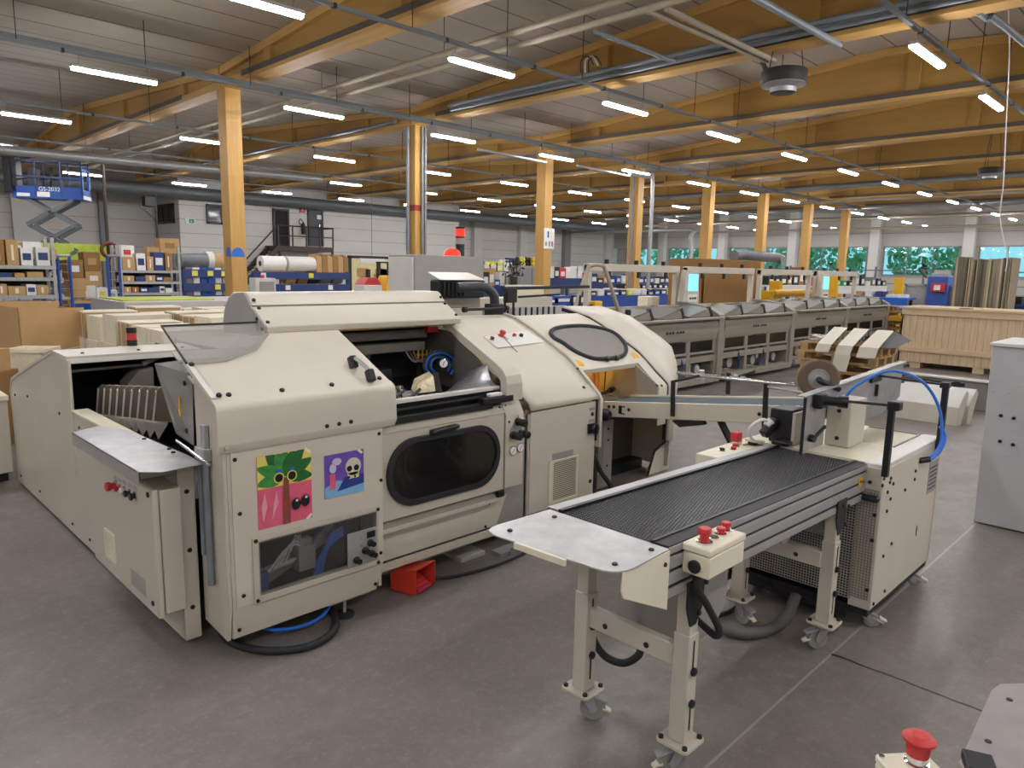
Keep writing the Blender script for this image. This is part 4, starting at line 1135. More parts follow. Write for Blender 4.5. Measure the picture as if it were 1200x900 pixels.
# sheet-metal tray
tr_ = thing('feed_tray', 'bare metal feed tray with clipped corners above the electric box', 'tray', (1.12, 3.8, .97))
z = .972
tp = [at(84, 507, z=z), at(115, 499, z=z), at(150, 504, z=z), Vector((1.305, 3.52, z)), Vector((1.30, 3.33, z)), at(190, 553, z=z), at(161, 553, z=z)]
part('tray_plate', B().slab(tp, (0, 0, -.004)), 'plate', tr_)
part('tray_lip', B().slab([tp[0], tp[6], tp[6] + Vector((0, 0, -.065)), tp[0] + Vector((0, 0, -.065))], (.004, 0, 0)), 'alu', tr_)
part('tray_support', B().box(1.08, 1.24, 3.5, 3.54, .90, .965).box(1.08, 1.24, 4.1, 4.14, .90, .965), 'beige_dark', tr_)
screws(tr_, [(1.26, 4.0, z), (1.28, 3.7, z), (1.27, 3.62, z)], (0, 0, 1), .011, .003)
# smoky acrylic guard over the clamp plates
ag = thing('acrylic_guard', 'smoky clear acrylic guard with a yellow arrow over the clamp plates', 'guard', (1.4, 3.9, .9))
a, b_, c_, d_ = at(181, 427, y=4.25), at(225, 440, y=3.62), at(227, 522, y=3.62), at(206, 508, y=4.0)
part('guard_face', B().slab([a, b_, c_, d_], (.005, .003, 0)), 'acrylic', ag)
e_, f_ = Vector((1.95, 4.3, a.z + .02)), Vector((1.95, 3.62, b_.z + .06))
part('guard_top', B().slab([a, b_, f_, e_], (0, 0, .005)), 'acrylic', ag)
nrm = (b_ - a).cross(d_ - a).normalized()
if nrm.dot(EYE - a) < 0: nrm = -nrm
ctr = (a + b_ * 1.4 + c_ * 1.6 + d_ * 1.2) / 5.2
rx = (b_ - a).normalized(); rz_ = Vector((0, 0, 1))
mk = lambda u, v: ctr + rx * u + rz_ * v + nrm * .004
part('arrow', B().slab([mk(-.012, .06), mk(.012, .06), mk(.012, -.01), mk(.03, -.01), mk(0, -.05), mk(-.03, -.01), mk(-.012, -.01)], nrm * .002), 'yellow', ag, label='yellow arrow')
screws(ag, [b_.lerp(a, .18) + Vector((0, 0, -.05)) + nrm * .003, c_.lerp(d_, .3) + Vector((0, 0, .06)) + nrm * .003], nrm, .014, .012)
# small signal tower behind the housing roof
p = at(155, 406, z=1.285)
st = thing('signal_light', 'small dark signal light with a red lens on the roof of the infeed housing', 'signal light', p)
part('base', B().cyl(p, p + Vector((0, 0, .05)), .035), 'black', st)
part('lens', B().cyl(p + Vector((0, 0, .05)), p + Vector((0, 0, .10)), .033), 'red', st, label='red lens')
part('cap', B().cyl(p + Vector((0, 0, .10)), p + Vector((0, 0, .14)), .035), 'black', st)
lc = thing('low_cabinet', 'low beige cabinet cut off by the left edge of the picture', 'cabinet', (.8, 7.4, 0))
part('body', B().box(.4, 1.225, 7.25, 8.2, .09, .72), 'beige_flat', lc, .01)
part('top', B().box(.38, 1.23, 7.22, 8.2, .72, .765), 'cream', lc, .006)
part('plinth', B().box(.5, 1.2, 7.35, 8.1, 0, .09), 'dark', lc)
p = at(10, 430, d=8.6)
bundle = part('film_bundle', B().lathe([(.1, 0), (.24, .04), (.28, .16), (.2, .28), (.06, .33)], (p.x, p.y, .765 if p.z < .8 else p.z - .2), n=9), 'greyfilm')
bundle.location = (.85, 7.6, .765 + .165)
tag(bundle, 'crumpled grey plastic film bundle on top of the low cabinet', 'plastic film')

# ------------------------------------------------------------------ section with the oval window in its sloping hood
cs = thing('gluing_station', 'beige machine section with a rubber sealed window in its sloping hood', 'machine', (5.1, 4.0, 0))
HP = [(3.36, .86), (3.385, .925), (3.40, .955), (3.52, 1.045), (3.62, 1.13), (3.72, 1.203), (3.89, 1.285), (4.02, 1.35), (4.14, 1.408), (4.3, 1.471), (4.45, 1.51)]
def hp_z(y):
    for (a, b), (c, d) in zip(HP, HP[1:]):
        if a <= y <= c: return b + (d - b) * (y - a) / (c - a)
    return HP[-1][1] if y > 4 else HP[0][1]
def on_hp(px, py):
    best = None
    for k in range(440):
        p = at(px, py, y=3.36 + k * .0025)
        e = abs(p.z - hp_z(p.y))
        if best is None or e < best[0]: best = (e, p)
    return best[1]
wpx = [(30, 235), (60, 205), (160, 190), (280, 190), (400, 215), (470, 250), (520, 310), (525, 360), (490, 390), (400, 405), (300, 400), (200, 360), (110, 300), (55, 270)]
win = [tuple(on_hp(640 + x / 5.625, 350 + y / 5.625).xy) for x, y in wpx]
surf = lambda a, b: (a, b, hp_z(b))
part('hood_panel', B().ring_on([(4.375, 3.61), (5.295, 3.61), (5.295, 4.42), (4.375, 4.42)], win, surf, (0, .006, -.013)), 'beige', cs)
part('hood_lip', B().box(4.375, 5.12, 3.605, 3.617, 1.085, 1.122), 'beige_flat', cs, .003)
ring3 = [(x, y, hp_z(y) + .012) for x, y in win]
part('window_seal', B().tube(ring3, .018, 10, 5, True), 'rubber', cs, label='black rubber seal')
pn = B()
cxw, cyw = sum(p[0] for p in win) / len(win), sum(p[1] for p in win) / len(win)
loops = 5
for k in range(loops):
    f = 1 - k / loops
    pn.v += [Vector((cxw + (x - cxw) * f, cyw + (y - cyw) * f, hp_z(cyw + (y - cyw) * f) + .004)) for x, y in win]
pn.v.append(Vector((cxw, cyw, hp_z(cyw) + .004)))
nw = len(win)
for k in range(loops - 1):
    for i in range(nw): pn.f.append((k * nw + i, k * nw + (i + 1) % nw, (k + 1) * nw + (i + 1) % nw, (k + 1) * nw + i)); pn.sm.append(True)
for i in range(nw): pn.f.append(((loops - 1) * nw + i, (loops - 1) * nw + (i + 1) % nw, loops * nw)); pn.sm.append(True)
part('pane', pn, 'hazed', cs, label='scuffed clear window with sheen put into its colour')
for px, py in ((711, 423), (722, 422)):
    q = on_hp(px, py); part('hinge_knob', B().lathe([(.022, 0), (.024, .025), (.016, .032)], q + Vector((0, 0, .008)), (0, -.5, .85), 14), 'black', cs)
for px, py in ((679, 426), (744, 417)):
    q = on_hp(px, py); x, y = q.x, q.y
    w_ = B().slab([(x - .04, y - .025, hp_z(y - .025) + .002), (x + .04, y - .025, hp_z(y - .025) + .002), (x + .045, y + .005, hp_z(y + .005) + .002), (x, y + .04, hp_z(y + .04) + .002), (x - .03, y + .02, hp_z(y + .02) + .002)], (0, 0, .002))
    part('warning_mark', w_, 'yellow', cs, label='yellow warning sticker')
# strip right of the opening down to the belt
part('front_plate', B().shell([(3.385, .60), (3.385, .93), (3.40, .955), (3.52, 1.045), (3.62, 1.13)], 'x', 5.17, 5.295, .02), 'beige', cs)
part('inner_cheek', B().slab([(5.12, 3.62, 1.12), (5.17, 3.40, .95), (5.17, 3.40, .70), (5.17, 4.08, .70), (5.17, 4.08, 1.2), (5.12, 3.7, 1.15)], (.012, 0, 0)), 'greypaint', cs)
screws(cs, [on_hp(775, 452), on_hp(770, 452)], (0, -.6, .8), .014)
LP = [(3.385, .45), (3.385, .925), (3.40, .955), (3.52, 1.045), (3.72, 1.203), (3.89, 1.285), (4.14, 1.408), (4.3, 1.475), (4.62, 1.54)]
RP = [(3.69, .30), (3.67, .86), (3.67, .92), (3.69, 1.05), (3.75, 1.195), (3.87, 1.27), (4.08, 1.375), (4.24, 1.45), (4.6, 1.53)]
cv = B(); nL = len(LP)
for i in range(4):
    t = i / 3
    cv.v += [Vector((5.31 + .57 * t, a[0] * (1 - t) + c[0] * t, a[1] * (1 - t) + c[1] * t)) for a, c in zip(LP, RP)]
for i in range(3):
    for j in range(nL - 1): cv.f.append((i * nL + j, (i + 1) * nL + j, (i + 1) * nL + j + 1, i * nL + j + 1)); cv.sm.append(True)
o = part('end_cover', cv, 'beige', cs)
md = o.modifiers.new('thick', 'SOLIDIFY'); md.thickness = .02; md.offset = 1
part('cover_seam', B().shell([(y - .004, z_ + .002) for y, z_ in LP], 'x', 5.295, 5.312, .03), 'dark', cs)
part('cover_joint', B().tube([(5.32, 3.80, 1.247), (5.6, 3.86, 1.255), (5.88, 3.93, 1.30)], .004, 6, 3), 'beige_dark', cs)
part('end_wall', B().prism([(3.70, .05), (3.69, .30), (3.68, .86), (3.70, 1.0), (3.76, 1.18), (3.88, 1.25), (4.24, 1.43), (4.6, 1.5), (4.6, .05)], 'x', 5.86, 5.88), 'beige', cs)
q = at(736, 366, y=4.55)
part('top_knob', B().lathe([(.03, -.03), (.035, .0), (.03, .03)], q, n=14), 'black', cs)
# inside the opening
part('inner_back', B().box(4.38, 5.17, 4.1, 4.12, .5, 1.3), mat('warm_cream_interior', 'D8C8A0', .5), cs)
part('inner_roof', B().slab([(4.38, 3.66, 1.11), (5.17, 3.66, 1.11), (5.17, 4.1, 1.3), (4.38, 4.1, 1.3)], (0, 0, .01)), 'beige_dark', cs)
part('inner_box', B().box(4.42, 4.56, 3.6, 3.78, .78, 1.0), 'beige_flat', cs, .006)
for k in range(7):
    y = 3.66 + .055 * k
    part('roller', B().cyl((4.45, y, .80), (5.12, y, .80), .012, 8), 'steel', cs)
part('shaft', B().cyl((4.8, 3.74, .86), (5.16, 3.86, .86), .014, 10).cyl((5.08, 3.83, .86), (5.15, 3.86, .86), .026, 10), 'dark', cs)
part('hanging_block', B().box(4.5, 4.8, 3.85, 4.0, 1.06, 1.13), 'black', cs, .008)
for i in range(2): part('hose', B().tube([(4.75 + .05 * i, 3.95, 1.12), (4.9 + .06 * i, 3.92, 1.06), (5.0 + .06 * i, 3.95, .95), (5.02 + .06 * i, 3.98, .84)], .008, 6), mat('orange_hose', 'D8702A', .4), cs)
part('wire', B().tube([(5.08, 3.9, 1.12), (5.09, 3.9, 1.0), (5.08, 3.9, .85)], .006, 6), 'dark', cs)
part('work_lamp', B().cyl((4.86, 4.02, 1.03), (4.95, 4.02, 1.04), .022, 12), 'warmlamp', cs, label='glowing warm work lamp')
screws(cs, [(4.95, 4.098, 1.1), (4.99, 4.098, 1.1), (5.06, 4.098, 1.1)], (0, -1, 0), .012)
# below the conveyor
part('base_back', B().box(4.9, 5.86, 4.12, 4.15, .05, .7), 'station_dark', cs)
part('base_foot', B().box(5.0, 5.8, 3.95, 4.1, .0, .09), 'black', cs)
part('post', B().box(4.86, 5.0, 3.72, 3.95, .03, .62), 'greypaint', cs, .005)
part('slot_cover', B().box(4.8, 4.86, 3.72, 3.95, .03, .62), 'beige_dark', cs)
ck = [at(px, py, y=3.74) for px, py in ((781, 505), (786, 515), (784, 552), (758, 560), (767, 529), (781, 516))]
part('base_cheek', B().slab(ck, (0, .02, 0)), 'beige', cs)
part('cheek_edge', B().tube([at(px, py, y=3.735) for px, py in ((780, 492), (781, 516), (767, 529), (758, 560))], .012, 6, 1), 'black', cs)
screws(cs, [(5.15 + .13 * (k % 3), 4.12, .15 + .1 * k) for k in range(5)] + [(5.4, 4.12, .35), (5.4, 4.12, .47), (5.65, 4.12, .5), (5.72, 4.12, .5)], (0, -1, 0), .014)
screws(cs, [(4.93, 3.72, .12), (4.93, 3.72, .22), (4.93, 3.72, .45), (4.93, 3.72, .55)], (0, -1, 0), .010)
part('paper_flap', B().slab([(4.75, 3.7, .66), (4.95, 3.68, .66), (5.1, 3.8, .7), (4.85, 3.85, .7)], (0, 0, .004)), 'offwhite', cs)
part('black_knob', B().lathe([(.05, 0), (.05, .07), (.03, .1)], (4.62, 3.58, .74), (0, -1, .1), 14), 'black', cs)
part('cable_bundle', B().tube([(4.45, 3.5, .45), (4.5, 3.45, .3), (4.6, 3.42, .15), (4.55, 3.5, .03)], .02, 8).tube([(4.42, 3.5, .5), (4.44, 3.48, .2), (4.44, 3.5, .03)], .03, 8), 'rubber', cs)
# ------------------------------------------------------------------ belt conveyor in the foreground
bc = thing('belt_conveyor', 'aluminium belt conveyor with a black cell belt on beige castered legs in the foreground', 'conveyor', (3.0, 1.55, 0))
XN, XF = 2.06, 3.98
zt = lambda x: .962 - .025 * (x - XN)
def sl_box(y0, y1, d0, d1, x0=XN, x1=XF):
    return B().slab([(x0, y0, zt(x0) + d0), (x0, y1, zt(x0) + d0), (x0, y1, zt(x0) + d1), (x0, y0, zt(x0) + d1)], (x1 - x0, 0, -.025 * (x1 - x0)))
bl = sl_box(1.345, 1.765, -.012, -.001)
for i in range(92):
    x = XN + .012 + .0206 * i
    for j in range(31):
        y = 1.354 + .0134 * j + (.0067 if i % 2 else 0)
        if y > 1.757: continue
        z = zt(x) - .001
        o_ = [(-.0085, -.0052), (.0085, -.0052), (.0085, .0052), (-.0085, .0052)]
        bl.add([(x + u, y + v, z - .0004) for u, v in o_] + [(x + u * .5, y + v * .45, z + .0042) for u, v in o_], [(0, 1, 5, 4), (1, 2, 6, 5), (2, 3, 7, 6), (3, 0, 4, 7), (4, 5, 6, 7)])
part('belt', bl, 'cellbelt', bc, label='black moulded belt with small cells')
part('belt_return', sl_box(1.36, 1.75, -.12, -.105), 'rubber', bc)
part('edge_strip', sl_box(1.335, 1.35, -.03, .012), 'black', bc)
part('edge_strip', sl_box(1.762, 1.782, -.03, .012), 'black', bc)
for s, (y0, y1) in ((1, (1.275, 1.335)), (-1, (1.78, 1.84))):
    yo = y0 if s == 1 else y1
    pr_ = sl_box(y0 + .004, y1 - .004, -.185, .0)
    part('frame_profile', pr_, 'dark', bc)
    for d0, d1 in ((-.185, -.152), (-.136, -.092), (-.078, -.034), (-.022, .004)):
        q0, q1 = (yo - .004, yo + .01) if s == 1 else (yo - .01, yo + .004)
        part('profile_rib', sl_box(q0, q1, d0, d1), 'alu', bc, .002)
    part('profile_top', sl_box(y0, y1, .0, .008), 'rubber' if s == 1 else 'alu', bc)
part('end_roller', B().cyl((XN - .005, 1.35, zt(XN) - .03), (XN - .005, 1.77, zt(XN) - .03), .03, 16), 'dark', bc)
# end plate
pz = .968
pts = [(x, y, pz) for x, y in [(1.70, 1.34), (1.70, 1.74)]]
def rcorner(pts, r, n=5):
    out = []
    m = len(pts)
    for i in range(m):
        p, a, b = Vector(pts[i]), Vector(pts[i - 1]), Vector(pts[(i + 1) % m])
        rr = r[i] if isinstance(r, (list, tuple)) else r
        if rr == 0: out.append(p); continue
        u, v = (a - p).normalized() * rr, (b - p).normalized() * rr
        for k in range(n + 1):
            t = k / n
            out.append(p + u * (1 - t) ** 2 + v * t * t)
    return out
pl_ = rcorner([(2.045, 1.265, pz), (2.045, 1.815, pz), (1.685, 1.83, pz), (1.74, 1.25, pz)], [.0, .0, .09, .09])
part('end_plate', B().slab(pl_, (0, 0, -.005)), 'plate', bc, label='bare metal end plate with rounded corners')
part('nylon_strip', B().slab([(1.70, 1.66, pz + .003), (1.715, 1.44, pz + .003), (1.715, 1.44, pz - .022), (1.70, 1.66, pz - .022)], (-.012, 0, 0)), 'cream', bc, .003, label='white nylon strip')
part('side_bracket', B().slab([(1.78, 1.262, pz - .006), (2.05, 1.262, pz - .006), (2.05, 1.262, .745), (1.79, 1.262, .87), (1.775, 1.262, .90)], (0, .006, 0)), 'cream', bc, .002)
part('far_bracket', B().slab([(1.95, 1.84, pz - .006), (2.09, 1.84, pz - .006), (2.09, 1.84, .84), (1.95, 1.84, .88)], (0, -.006, 0)), 'black', bc)
screws(bc, [(1.76, 1.75, pz), (1.99, 1.74, pz), (1.80, 1.31, pz), (1.99, 1.30, pz)], (0, 0, 1), .010, .003)
screws(bc, [(2.02, 1.262, .92)], (0, -1, 0), .008)
# legs
def leg(x, y, top, name_side):
    l = part('leg', B().box(x - .029, x + .029, y - .029, y + .029, .5, top), 'beige_flat', bc, .004)
    part('sleeve', B().box(x - .034, x + .034, y - .034, y + .034, .152, .585), 'beige_flat', l, .004)
    part('foot_plate', B().slab([(p[0], p[1], .14) for p in rrect(x - .07, x + .07, y - .07, y + .07, .02, 3)], (0, 0, .012)), 'beige_flat', l, .002)
    for i in (-1, 1):
        for j in (-1, 1): part('bolt', B().lathe([(.011, 0), (.011, .010), (.008, .012)], (x + .052 * i, y + .052 * j, .152), n=6), 'dark', l)
    for q0, q1 in ((.42, .56), (.2, .32)): part('slot', B().box(x - .004, x + .004, y - .036, y - .033, q0, q1), 'black', l)
    for z in (.44, .31): part('slot_bolt', B().lathe([(.016, 0), (.016, .012), (.01, .014)], (x, y - .035, z), (0, -1, 0), 8), 'black', l)
    return l
def caster(parent, x, y, yaw, top=.112, brake=True, r=.05):
    c, s_ = math.cos(yaw), math.sin(yaw)
    L = lambda u, v, z: (x + u * c - v * s_, y + u * s_ + v * c, z)
    w = part('caster', B().cyl(L(0, 0, top - .012), L(0, 0, top), .035, 16), 'galv', parent, label='swivel caster')
    f_ = B()
    for v in (-.024, .024):
        f_.slab([L(-.03, v, top - .012), L(.03, v, top - .012), L(.055, v, r + .012), L(.05, v, r - .012), L(.03, v, r - .01)], Vector(L(0, .003, 0)) - Vector(L(0, 0, 0)))
    part('fork', f_, 'galv', w)
    part('wheel', B().lathe([(r * .55, -.016), (r * .93, -.016), (r, -.010), (r, .010), (r * .93, .016), (r * .55, .016)], L(.038, 0, r), Vector(L(0, 1, 0)) - Vector(L(0, 0, 0)), 24), 'casterwheel', w)
    part('hub', B().cyl(L(.038, -.02, r), L(.038, .02, r), .018, 14), 'alu', w)
    if brake:
        part('brake_lever', B().slab([L(.03, -.02, top - .02), L(.10, -.02, top - .045), L(.105, -.02, top - .055), L(.03, -.02, top - .035)], Vector(L(0, .04, 0)) - Vector(L(0, 0, 0))), 'galv', w, .003)
        part('brake_tip', B().slab([L(.08, -.018, .055), L(.115, -.012, .04), L(.115, .012, .04), L(.08, .018, .055)], (0, 0, .008)), 'cream', w)
LG = [(2.238, 1.765), (2.242, 1.292), (3.605, 1.295), (3.55, 1.74)]
for i, (x, y) in enumerate(LG):
    l = leg(x, y, zt(x) - .18, i)
    caster(l, x + .01, y, (-.9, 2.6, 2.5, -1.8)[i], .14, True, .055)
for x in (2.24, 3.58):
    part('crossbar', B().box(x - .02, x + .02, 1.325, 1.735, .44, .525), 'beige_flat', bc, .004)
    screws(bc, [(x - .02, 1.45, .475), (x - .02, 1.65, .475)], (-1, 0, 0), .012)
part('drive_housing', B().slab([(2.5, 1.40, .80), (2.5, 1.80, .80), (2.5, 1.80, .33), (2.5, 1.46, .33), (2.5, 1.40, .5)], (.25, 0, 0)), 'greypaint', bc, .01, label='grey sheet metal drive housing under the belt')
for x in (2.245, 3.62):
    part('leg_bracket', B().slab([(x - .06, 1.27, .80), (x + .06, 1.27, .80), (x + .05, 1.27, .68), (x + .01, 1.27, .62), (x - .03, 1.27, .62), (x - .06, 1.27, .70)], (0, -.008, 0)), 'dark', bc, .003)
screws(bc, [(2.24, 1.262, .77), (2.31, 1.262, .77), (2.27, 1.262, .66), (3.63, 1.262, .77), (3.70, 1.262, .75), (3.68, 1.262, .66)], (0, -1, 0), .011)
part('conduit', B().tube([(2.30, 1.235, .87), at(815, 682, y=1.24), at(827, 706, y=1.23), at(842, 736, y=1.21), at(839, 745, y=1.22), at(826, 735, y=1.29), at(815, 724, y=1.38)], .014, 10), 'rubber', bc, label='black ribbed conduit')
part('conduit', B().tube([at(694, 675, x=2.36), at(691, 715, x=2.36), at(694, 745, x=2.38), at(708, 768, x=2.42), at(730, 777, x=2.45), at(748, 768, x=2.48), at(752, 752, x=2.52)], .017, 10), 'rubber', bc, label='black ribbed conduit')
part('motor', B().cyl((3.35, 1.42, .66), (3.35, 1.68, .66), .065, 18).box(3.27, 3.43, 1.5, 1.62, .60, .74), 'greypaint', bc, .004)
# control box on the side
cb = part('control_box', B().box(2.145, 2.395, 1.165, 1.272, .855, .935), 'cream', bc, .006, label='cream control box with red and white buttons')
part('lid', B().box(2.142, 2.398, 1.162, 1.275, .937, .965), 'cream', cb, .006)
part('cable_gland', B().lathe([(.024, 0), (.024, .008), (.02, .01)], (2.145, 1.22, .89), (-1, 0, 0), 18), 'black', cb)
button(cb, (2.195, 1.218, .965), (0, 0, 1), .024, .055, 'red', 'emergency_button', 'red mushroom emergency button')
button(cb, (2.255, 1.218, .965), (0, 0, 1), .017, .022, 'clearpane')
button(cb, (2.31, 1.218, .965), (0, 0, 1), .017, .028, 'red')
button(cb, (2.36, 1.225, .965), (0, 0, 1), .018, .035, 'red')
part('arrow_label', B().slab([(3.86 + .028 * math.cos(t), 1.27, .845 + .028 * math.sin(t)) for t in [2 * PI * k / 18 for k in range(18)]], (0, -.002, 0)), 'yellow', bc, label='round yellow label with a black arrow')
part('arrow', B().slab([(3.843, 1.267, .845), (3.855, 1.267, .857), (3.855, 1.267, .849), (3.88, 1.267, .849), (3.88, 1.267, .841), (3.855, 1.267, .841), (3.855, 1.267, .833)], (0, -.001, 0)), 'black', bc)

# ------------------------------------------------------------------ castered feeder box behind the conveyor
fb = thing('stacker_unit', 'beige castered stacker box with wire mesh guard, black posts and a rubber wheel', 'machine', (4.5, 1.6, 0))
FX0, FX1, FY0, FY1, FZ = 3.95, 4.98, 1.19, 1.98, .93
part('side_panel', B().box(FX0, FX1, FY0, FY0 + .012, .125, .905), 'beige', fb, .004)
part('side_flange', B().box(FX0, FX1, FY0, FY0 + .10, .905, FZ), 'offwhite', fb, .004)
part('front_strip', B().box(FX0 - .002, FX0 + .012, FY0, FY0 + .115, .125, .905), 'beige_flat', fb, .003)
part('corner_cover', B().prism([(FX0 - .005, .79), (FX0 + .1, .79), (FX0 + .1, .91), (FX0 - .005, .91)], 'y', FY0 + .003, FY0 + .12), 'beige_flat', fb, .003)
part('back_panel', B().box(FX1 - .012, FX1, FY0, FY1, .125, .9), 'beige_flat', fb)
part('far_panel', B().box(FX0, FX1, FY1 - .012, FY1, .125, .9), 'beige_flat', fb)
part('base_frame', B().box(FX0, FX1, FY0 + .01, FY1, .085, .125), 'dark', fb)
part('top_plate', B().box(FX0 + .02, FX1 - .02, FY0 + .10, FY1, FZ - .015, FZ - .002), 'cream', fb)
part('top_recess', B().box(4.46, 4.9, 1.31, 1.58, FZ - .003, FZ), mat('worn_cream_board', 'CFC6AE', .5, var=.1), fb)
part('top_edge', B().box(4.44, 4.92, 1.295, 1.305, FZ - .002, FZ + .004).box(4.92, 4.93, 1.295, 1.6, FZ - .002, FZ + .004), 'beige_dark', fb)
wm = B()
y0, y1, z0, z1 = FY0 + .10, FY1 - .04, .16, .80
for k in range(int((y1 - y0) / .0155)): wm.box(FX0 - .002, FX0 + .001, y0 + .0155 * k, y0 + .0155 * k + .0045, z0, z1)
for k in range(int((z1 - z0) / .0155)): wm.box(FX0 - .003, FX0 + .002, y0, y1, z0 + .0155 * k, z0 + .0155 * k + .0045)
part('mesh_guard', wm, 'greypaint', fb, label='square wire mesh guard')
wm = B()
for k in range(7): wm.box(FX0 - .005, FX0 - .002, FY0 + .015 + .0155 * k, FY0 + .0195 + .0155 * k, z0 + .02, .78)
for k in range(40): wm.box(FX0 - .005, FX0 - .002, FY0 + .012, FY0 + .115, z0 + .02 + .0155 * k, z0 + .0245 + .0155 * k)
part('mesh_guard', wm, 'beige_dark', fb, label='narrow wire mesh strip')
part('inside', B().box(4.3, 4.7, 1.35, 1.8, .2, .7), 'dark', fb)
part('inside_motor', B().cyl((4.1, 1.5, .5), (4.1, 1.75, .5), .08, 16), 'offwhite', fb)
part('frame_rail', B().box(3.9, 3.95, FY0 + .1, FY1, .07, .10), 'dark', fb)
screws(fb, [(4.07, FY0, .84), (4.12, FY0, .80), (4.04, FY0, .77), (4.10, FY0, .72), (4.06, FY0, .66), (4.34, FY0, .72), (4.20, FY0, .44), (4.08, FY0, .40), (4.17, FY0, .17), (4.0, FY0, .15), (4.06, FY0, .82), (4.5, FY0, .8), (4.5, FY0, .75)], (0, -1, 0), .010)
screws(fb, [(FX0 - .006, FY0 + .02, z) for z in (.66, .52, .24)] + [(FX0 - .006, FY0 + .06, .83)], (-1, 0, 0), .010)
part('slot', B().slab([(4.66 + .012 * math.cos(t), FY0 - .001, .40 + .035 * math.sin(t)) for t in [2 * PI * k / 14 for k in range(14)]], (0, .002, 0)), 'black', fb)
npl = part('name_plate', B().box(4.78, 4.95, FY0 - .003, FY0, .60, .80), 'alu', fb)
for k in range(6): part('print_line', B().box(4.795, 4.935, FY0 - .004, FY0 - .003, .625 + .026 * k, .633 + .026 * k), 'dark', npl)
part('latch', B().box(FX0 - .05, FX0, FY0 + .0, FY0 + .14, .735, .765), 'black', fb, .012, label='black rounded latch handle')
for x, y, w in ((4.03, 1.24, .4), (4.80, 1.25, .3), (4.05, 1.9, 1.0), (4.85, 1.9, 2.0)):
    caster(fb, x, y, w - PI / 2, .085, True, .04)
# stop plate, box, guide plate
part('stop_plate', B().box(3.90, 4.19, 1.605, 1.612, FZ - .05, 1.24), 'plate', fb, label='upright bare metal stop plate')
part('stop_edge', B().box(3.895, 3.90, 1.60, 1.617, FZ - .05, 1.24), 'dark', fb)
part('clamp_lever', B().cyl((3.98, 1.60, 1.0), (3.98, 1.57, 1.0), .022, 12).beam((3.95, 1.575, .995), (4.12, 1.575, 1.05), .012, .018), 'black', fb)
part('white_box', B().box(4.19, 4.43, 1.465, 1.60, FZ, 1.20), 'beige_flat', fb, .006, label='beige box on top of the stacker')
screws(fb, [(4.19, 1.53, 1.14), (4.19, 1.53, .98)], (-1, 0, 0), .012)
ga, gb = at(946, 459, y=1.62), at(1060, 428, y=1.62)
part('guide_plate', B().slab([(4.0, 1.62, 1.24), (5.55, 1.62, 1.30), (5.55, 1.62, 1.06), (5.2, 1.62, .98), (4.4, 1.62, .97)], (0, .006, 0)), 'galv', fb, label='long grey guide plate')
part('guide_top', B().slab([(3.88, 1.60, 1.238), (3.88, 1.65, 1.238), (5.55, 1.65, 1.305), (5.55, 1.60, 1.305)], (0, 0, .008)), 'galv', fb)
part('guide_clip', B().box(4.9, 5.08, 1.60, 1.62, 1.22, 1.26).box(5.02, 5.04, 1.60, 1.62, 1.12, 1.2), 'black', fb, .004)
kb = part('knob_block', B().cyl((4.02, 1.58, 1.215), (4.06, 1.47, 1.215), .028, 14).box(3.98, 4.06, 1.55, 1.60, 1.17, 1.25).cyl((4.05, 1.49, 1.215), (4.065, 1.44, 1.215), .034, 14), 'black', fb, .004)
part('post', B().box(3.89, 3.925, 1.155, 1.185, .885, 1.27), 'black', fb, .003, label='flat black post')
part('post_clamp', B().box(3.885, 3.945, 1.13, 1.19, 1.235, 1.28), 'black', fb, .006)
part('post', B().box(4.845, 4.88, 1.155, 1.188, .86, 1.28), 'black', fb, .003, label='flat black post')
part('post_clamp', B().box(4.83, 4.89, 1.15, 1.2, 1.25, 1.285), 'black', fb, .006)
part('cross_rod', B().cyl((3.91, 1.17, 1.258), (4.05, 1.50, 1.22), .008, 10), 'dark', fb)
part('cross_rod', B().cyl((4.86, 1.17, 1.27), (4.95, 1.60, 1.27), .008, 10), 'dark', fb)
screws(fb, [(3.935, 1.185, .90), (3.96, 1.19, .86), (3.94, 1.185, .93), (3.93, 1.185, .83)], (0, -1, 0), .010)
for k, (a_, r_) in enumerate(((0, .009), (.03, .009))):
    part('air_hose', B().tube([(4.32, 1.55, 1.20), (4.36, 1.50, 1.28 + a_), (4.5, 1.38, 1.36 + a_), (4.68, 1.26, 1.30 + a_), (4.78, 1.18, 1.15 + a_), (4.77 + a_, 1.14, .98), (4.70, 1.14, .90), (4.6, 1.16, .86)] if k == 0 else
         [(4.82, 1.17, 1.02), (4.83, 1.14, .98), (4.80, 1.13, .93), (4.72, 1.135, .88), (4.6, 1.15, .85)], r_, 10), 'hoseblue', fb, label='blue air hose arching over the top')
part('hose_fitting', B().cyl((4.56, 1.19, .85), (4.60, 1.15, .86), .018, 12), 'black', fb)
# rubber wheel
wc = at(959, 444, y=1.72)
wa = Vector((-.85, -.5, .08)).normalized()
wh = part('press_wheel', B().lathe([(.062, -.02), (.108, -.022), (.118, -.014), (.118, .014), (.108, .022), (.062, .02), (.062, -.02)], wc, wa, 36, False), 'tyre', fb, label='brown rubber press wheel')
part('hub', B().lathe([(.062, -.012), (.062, .016), (.056, .018), (.05, .006), (.022, .006), (.022, .028), (.012, .03)], wc, wa, 28), 'alu', wh)
part('wheel_arm', B().tube([wc + wa * .03, wc + wa * .06 + Vector((-.02, -.02, -.01)), wc + Vector((.02, -.12, -.05))], .018, 10), 'black', fb)
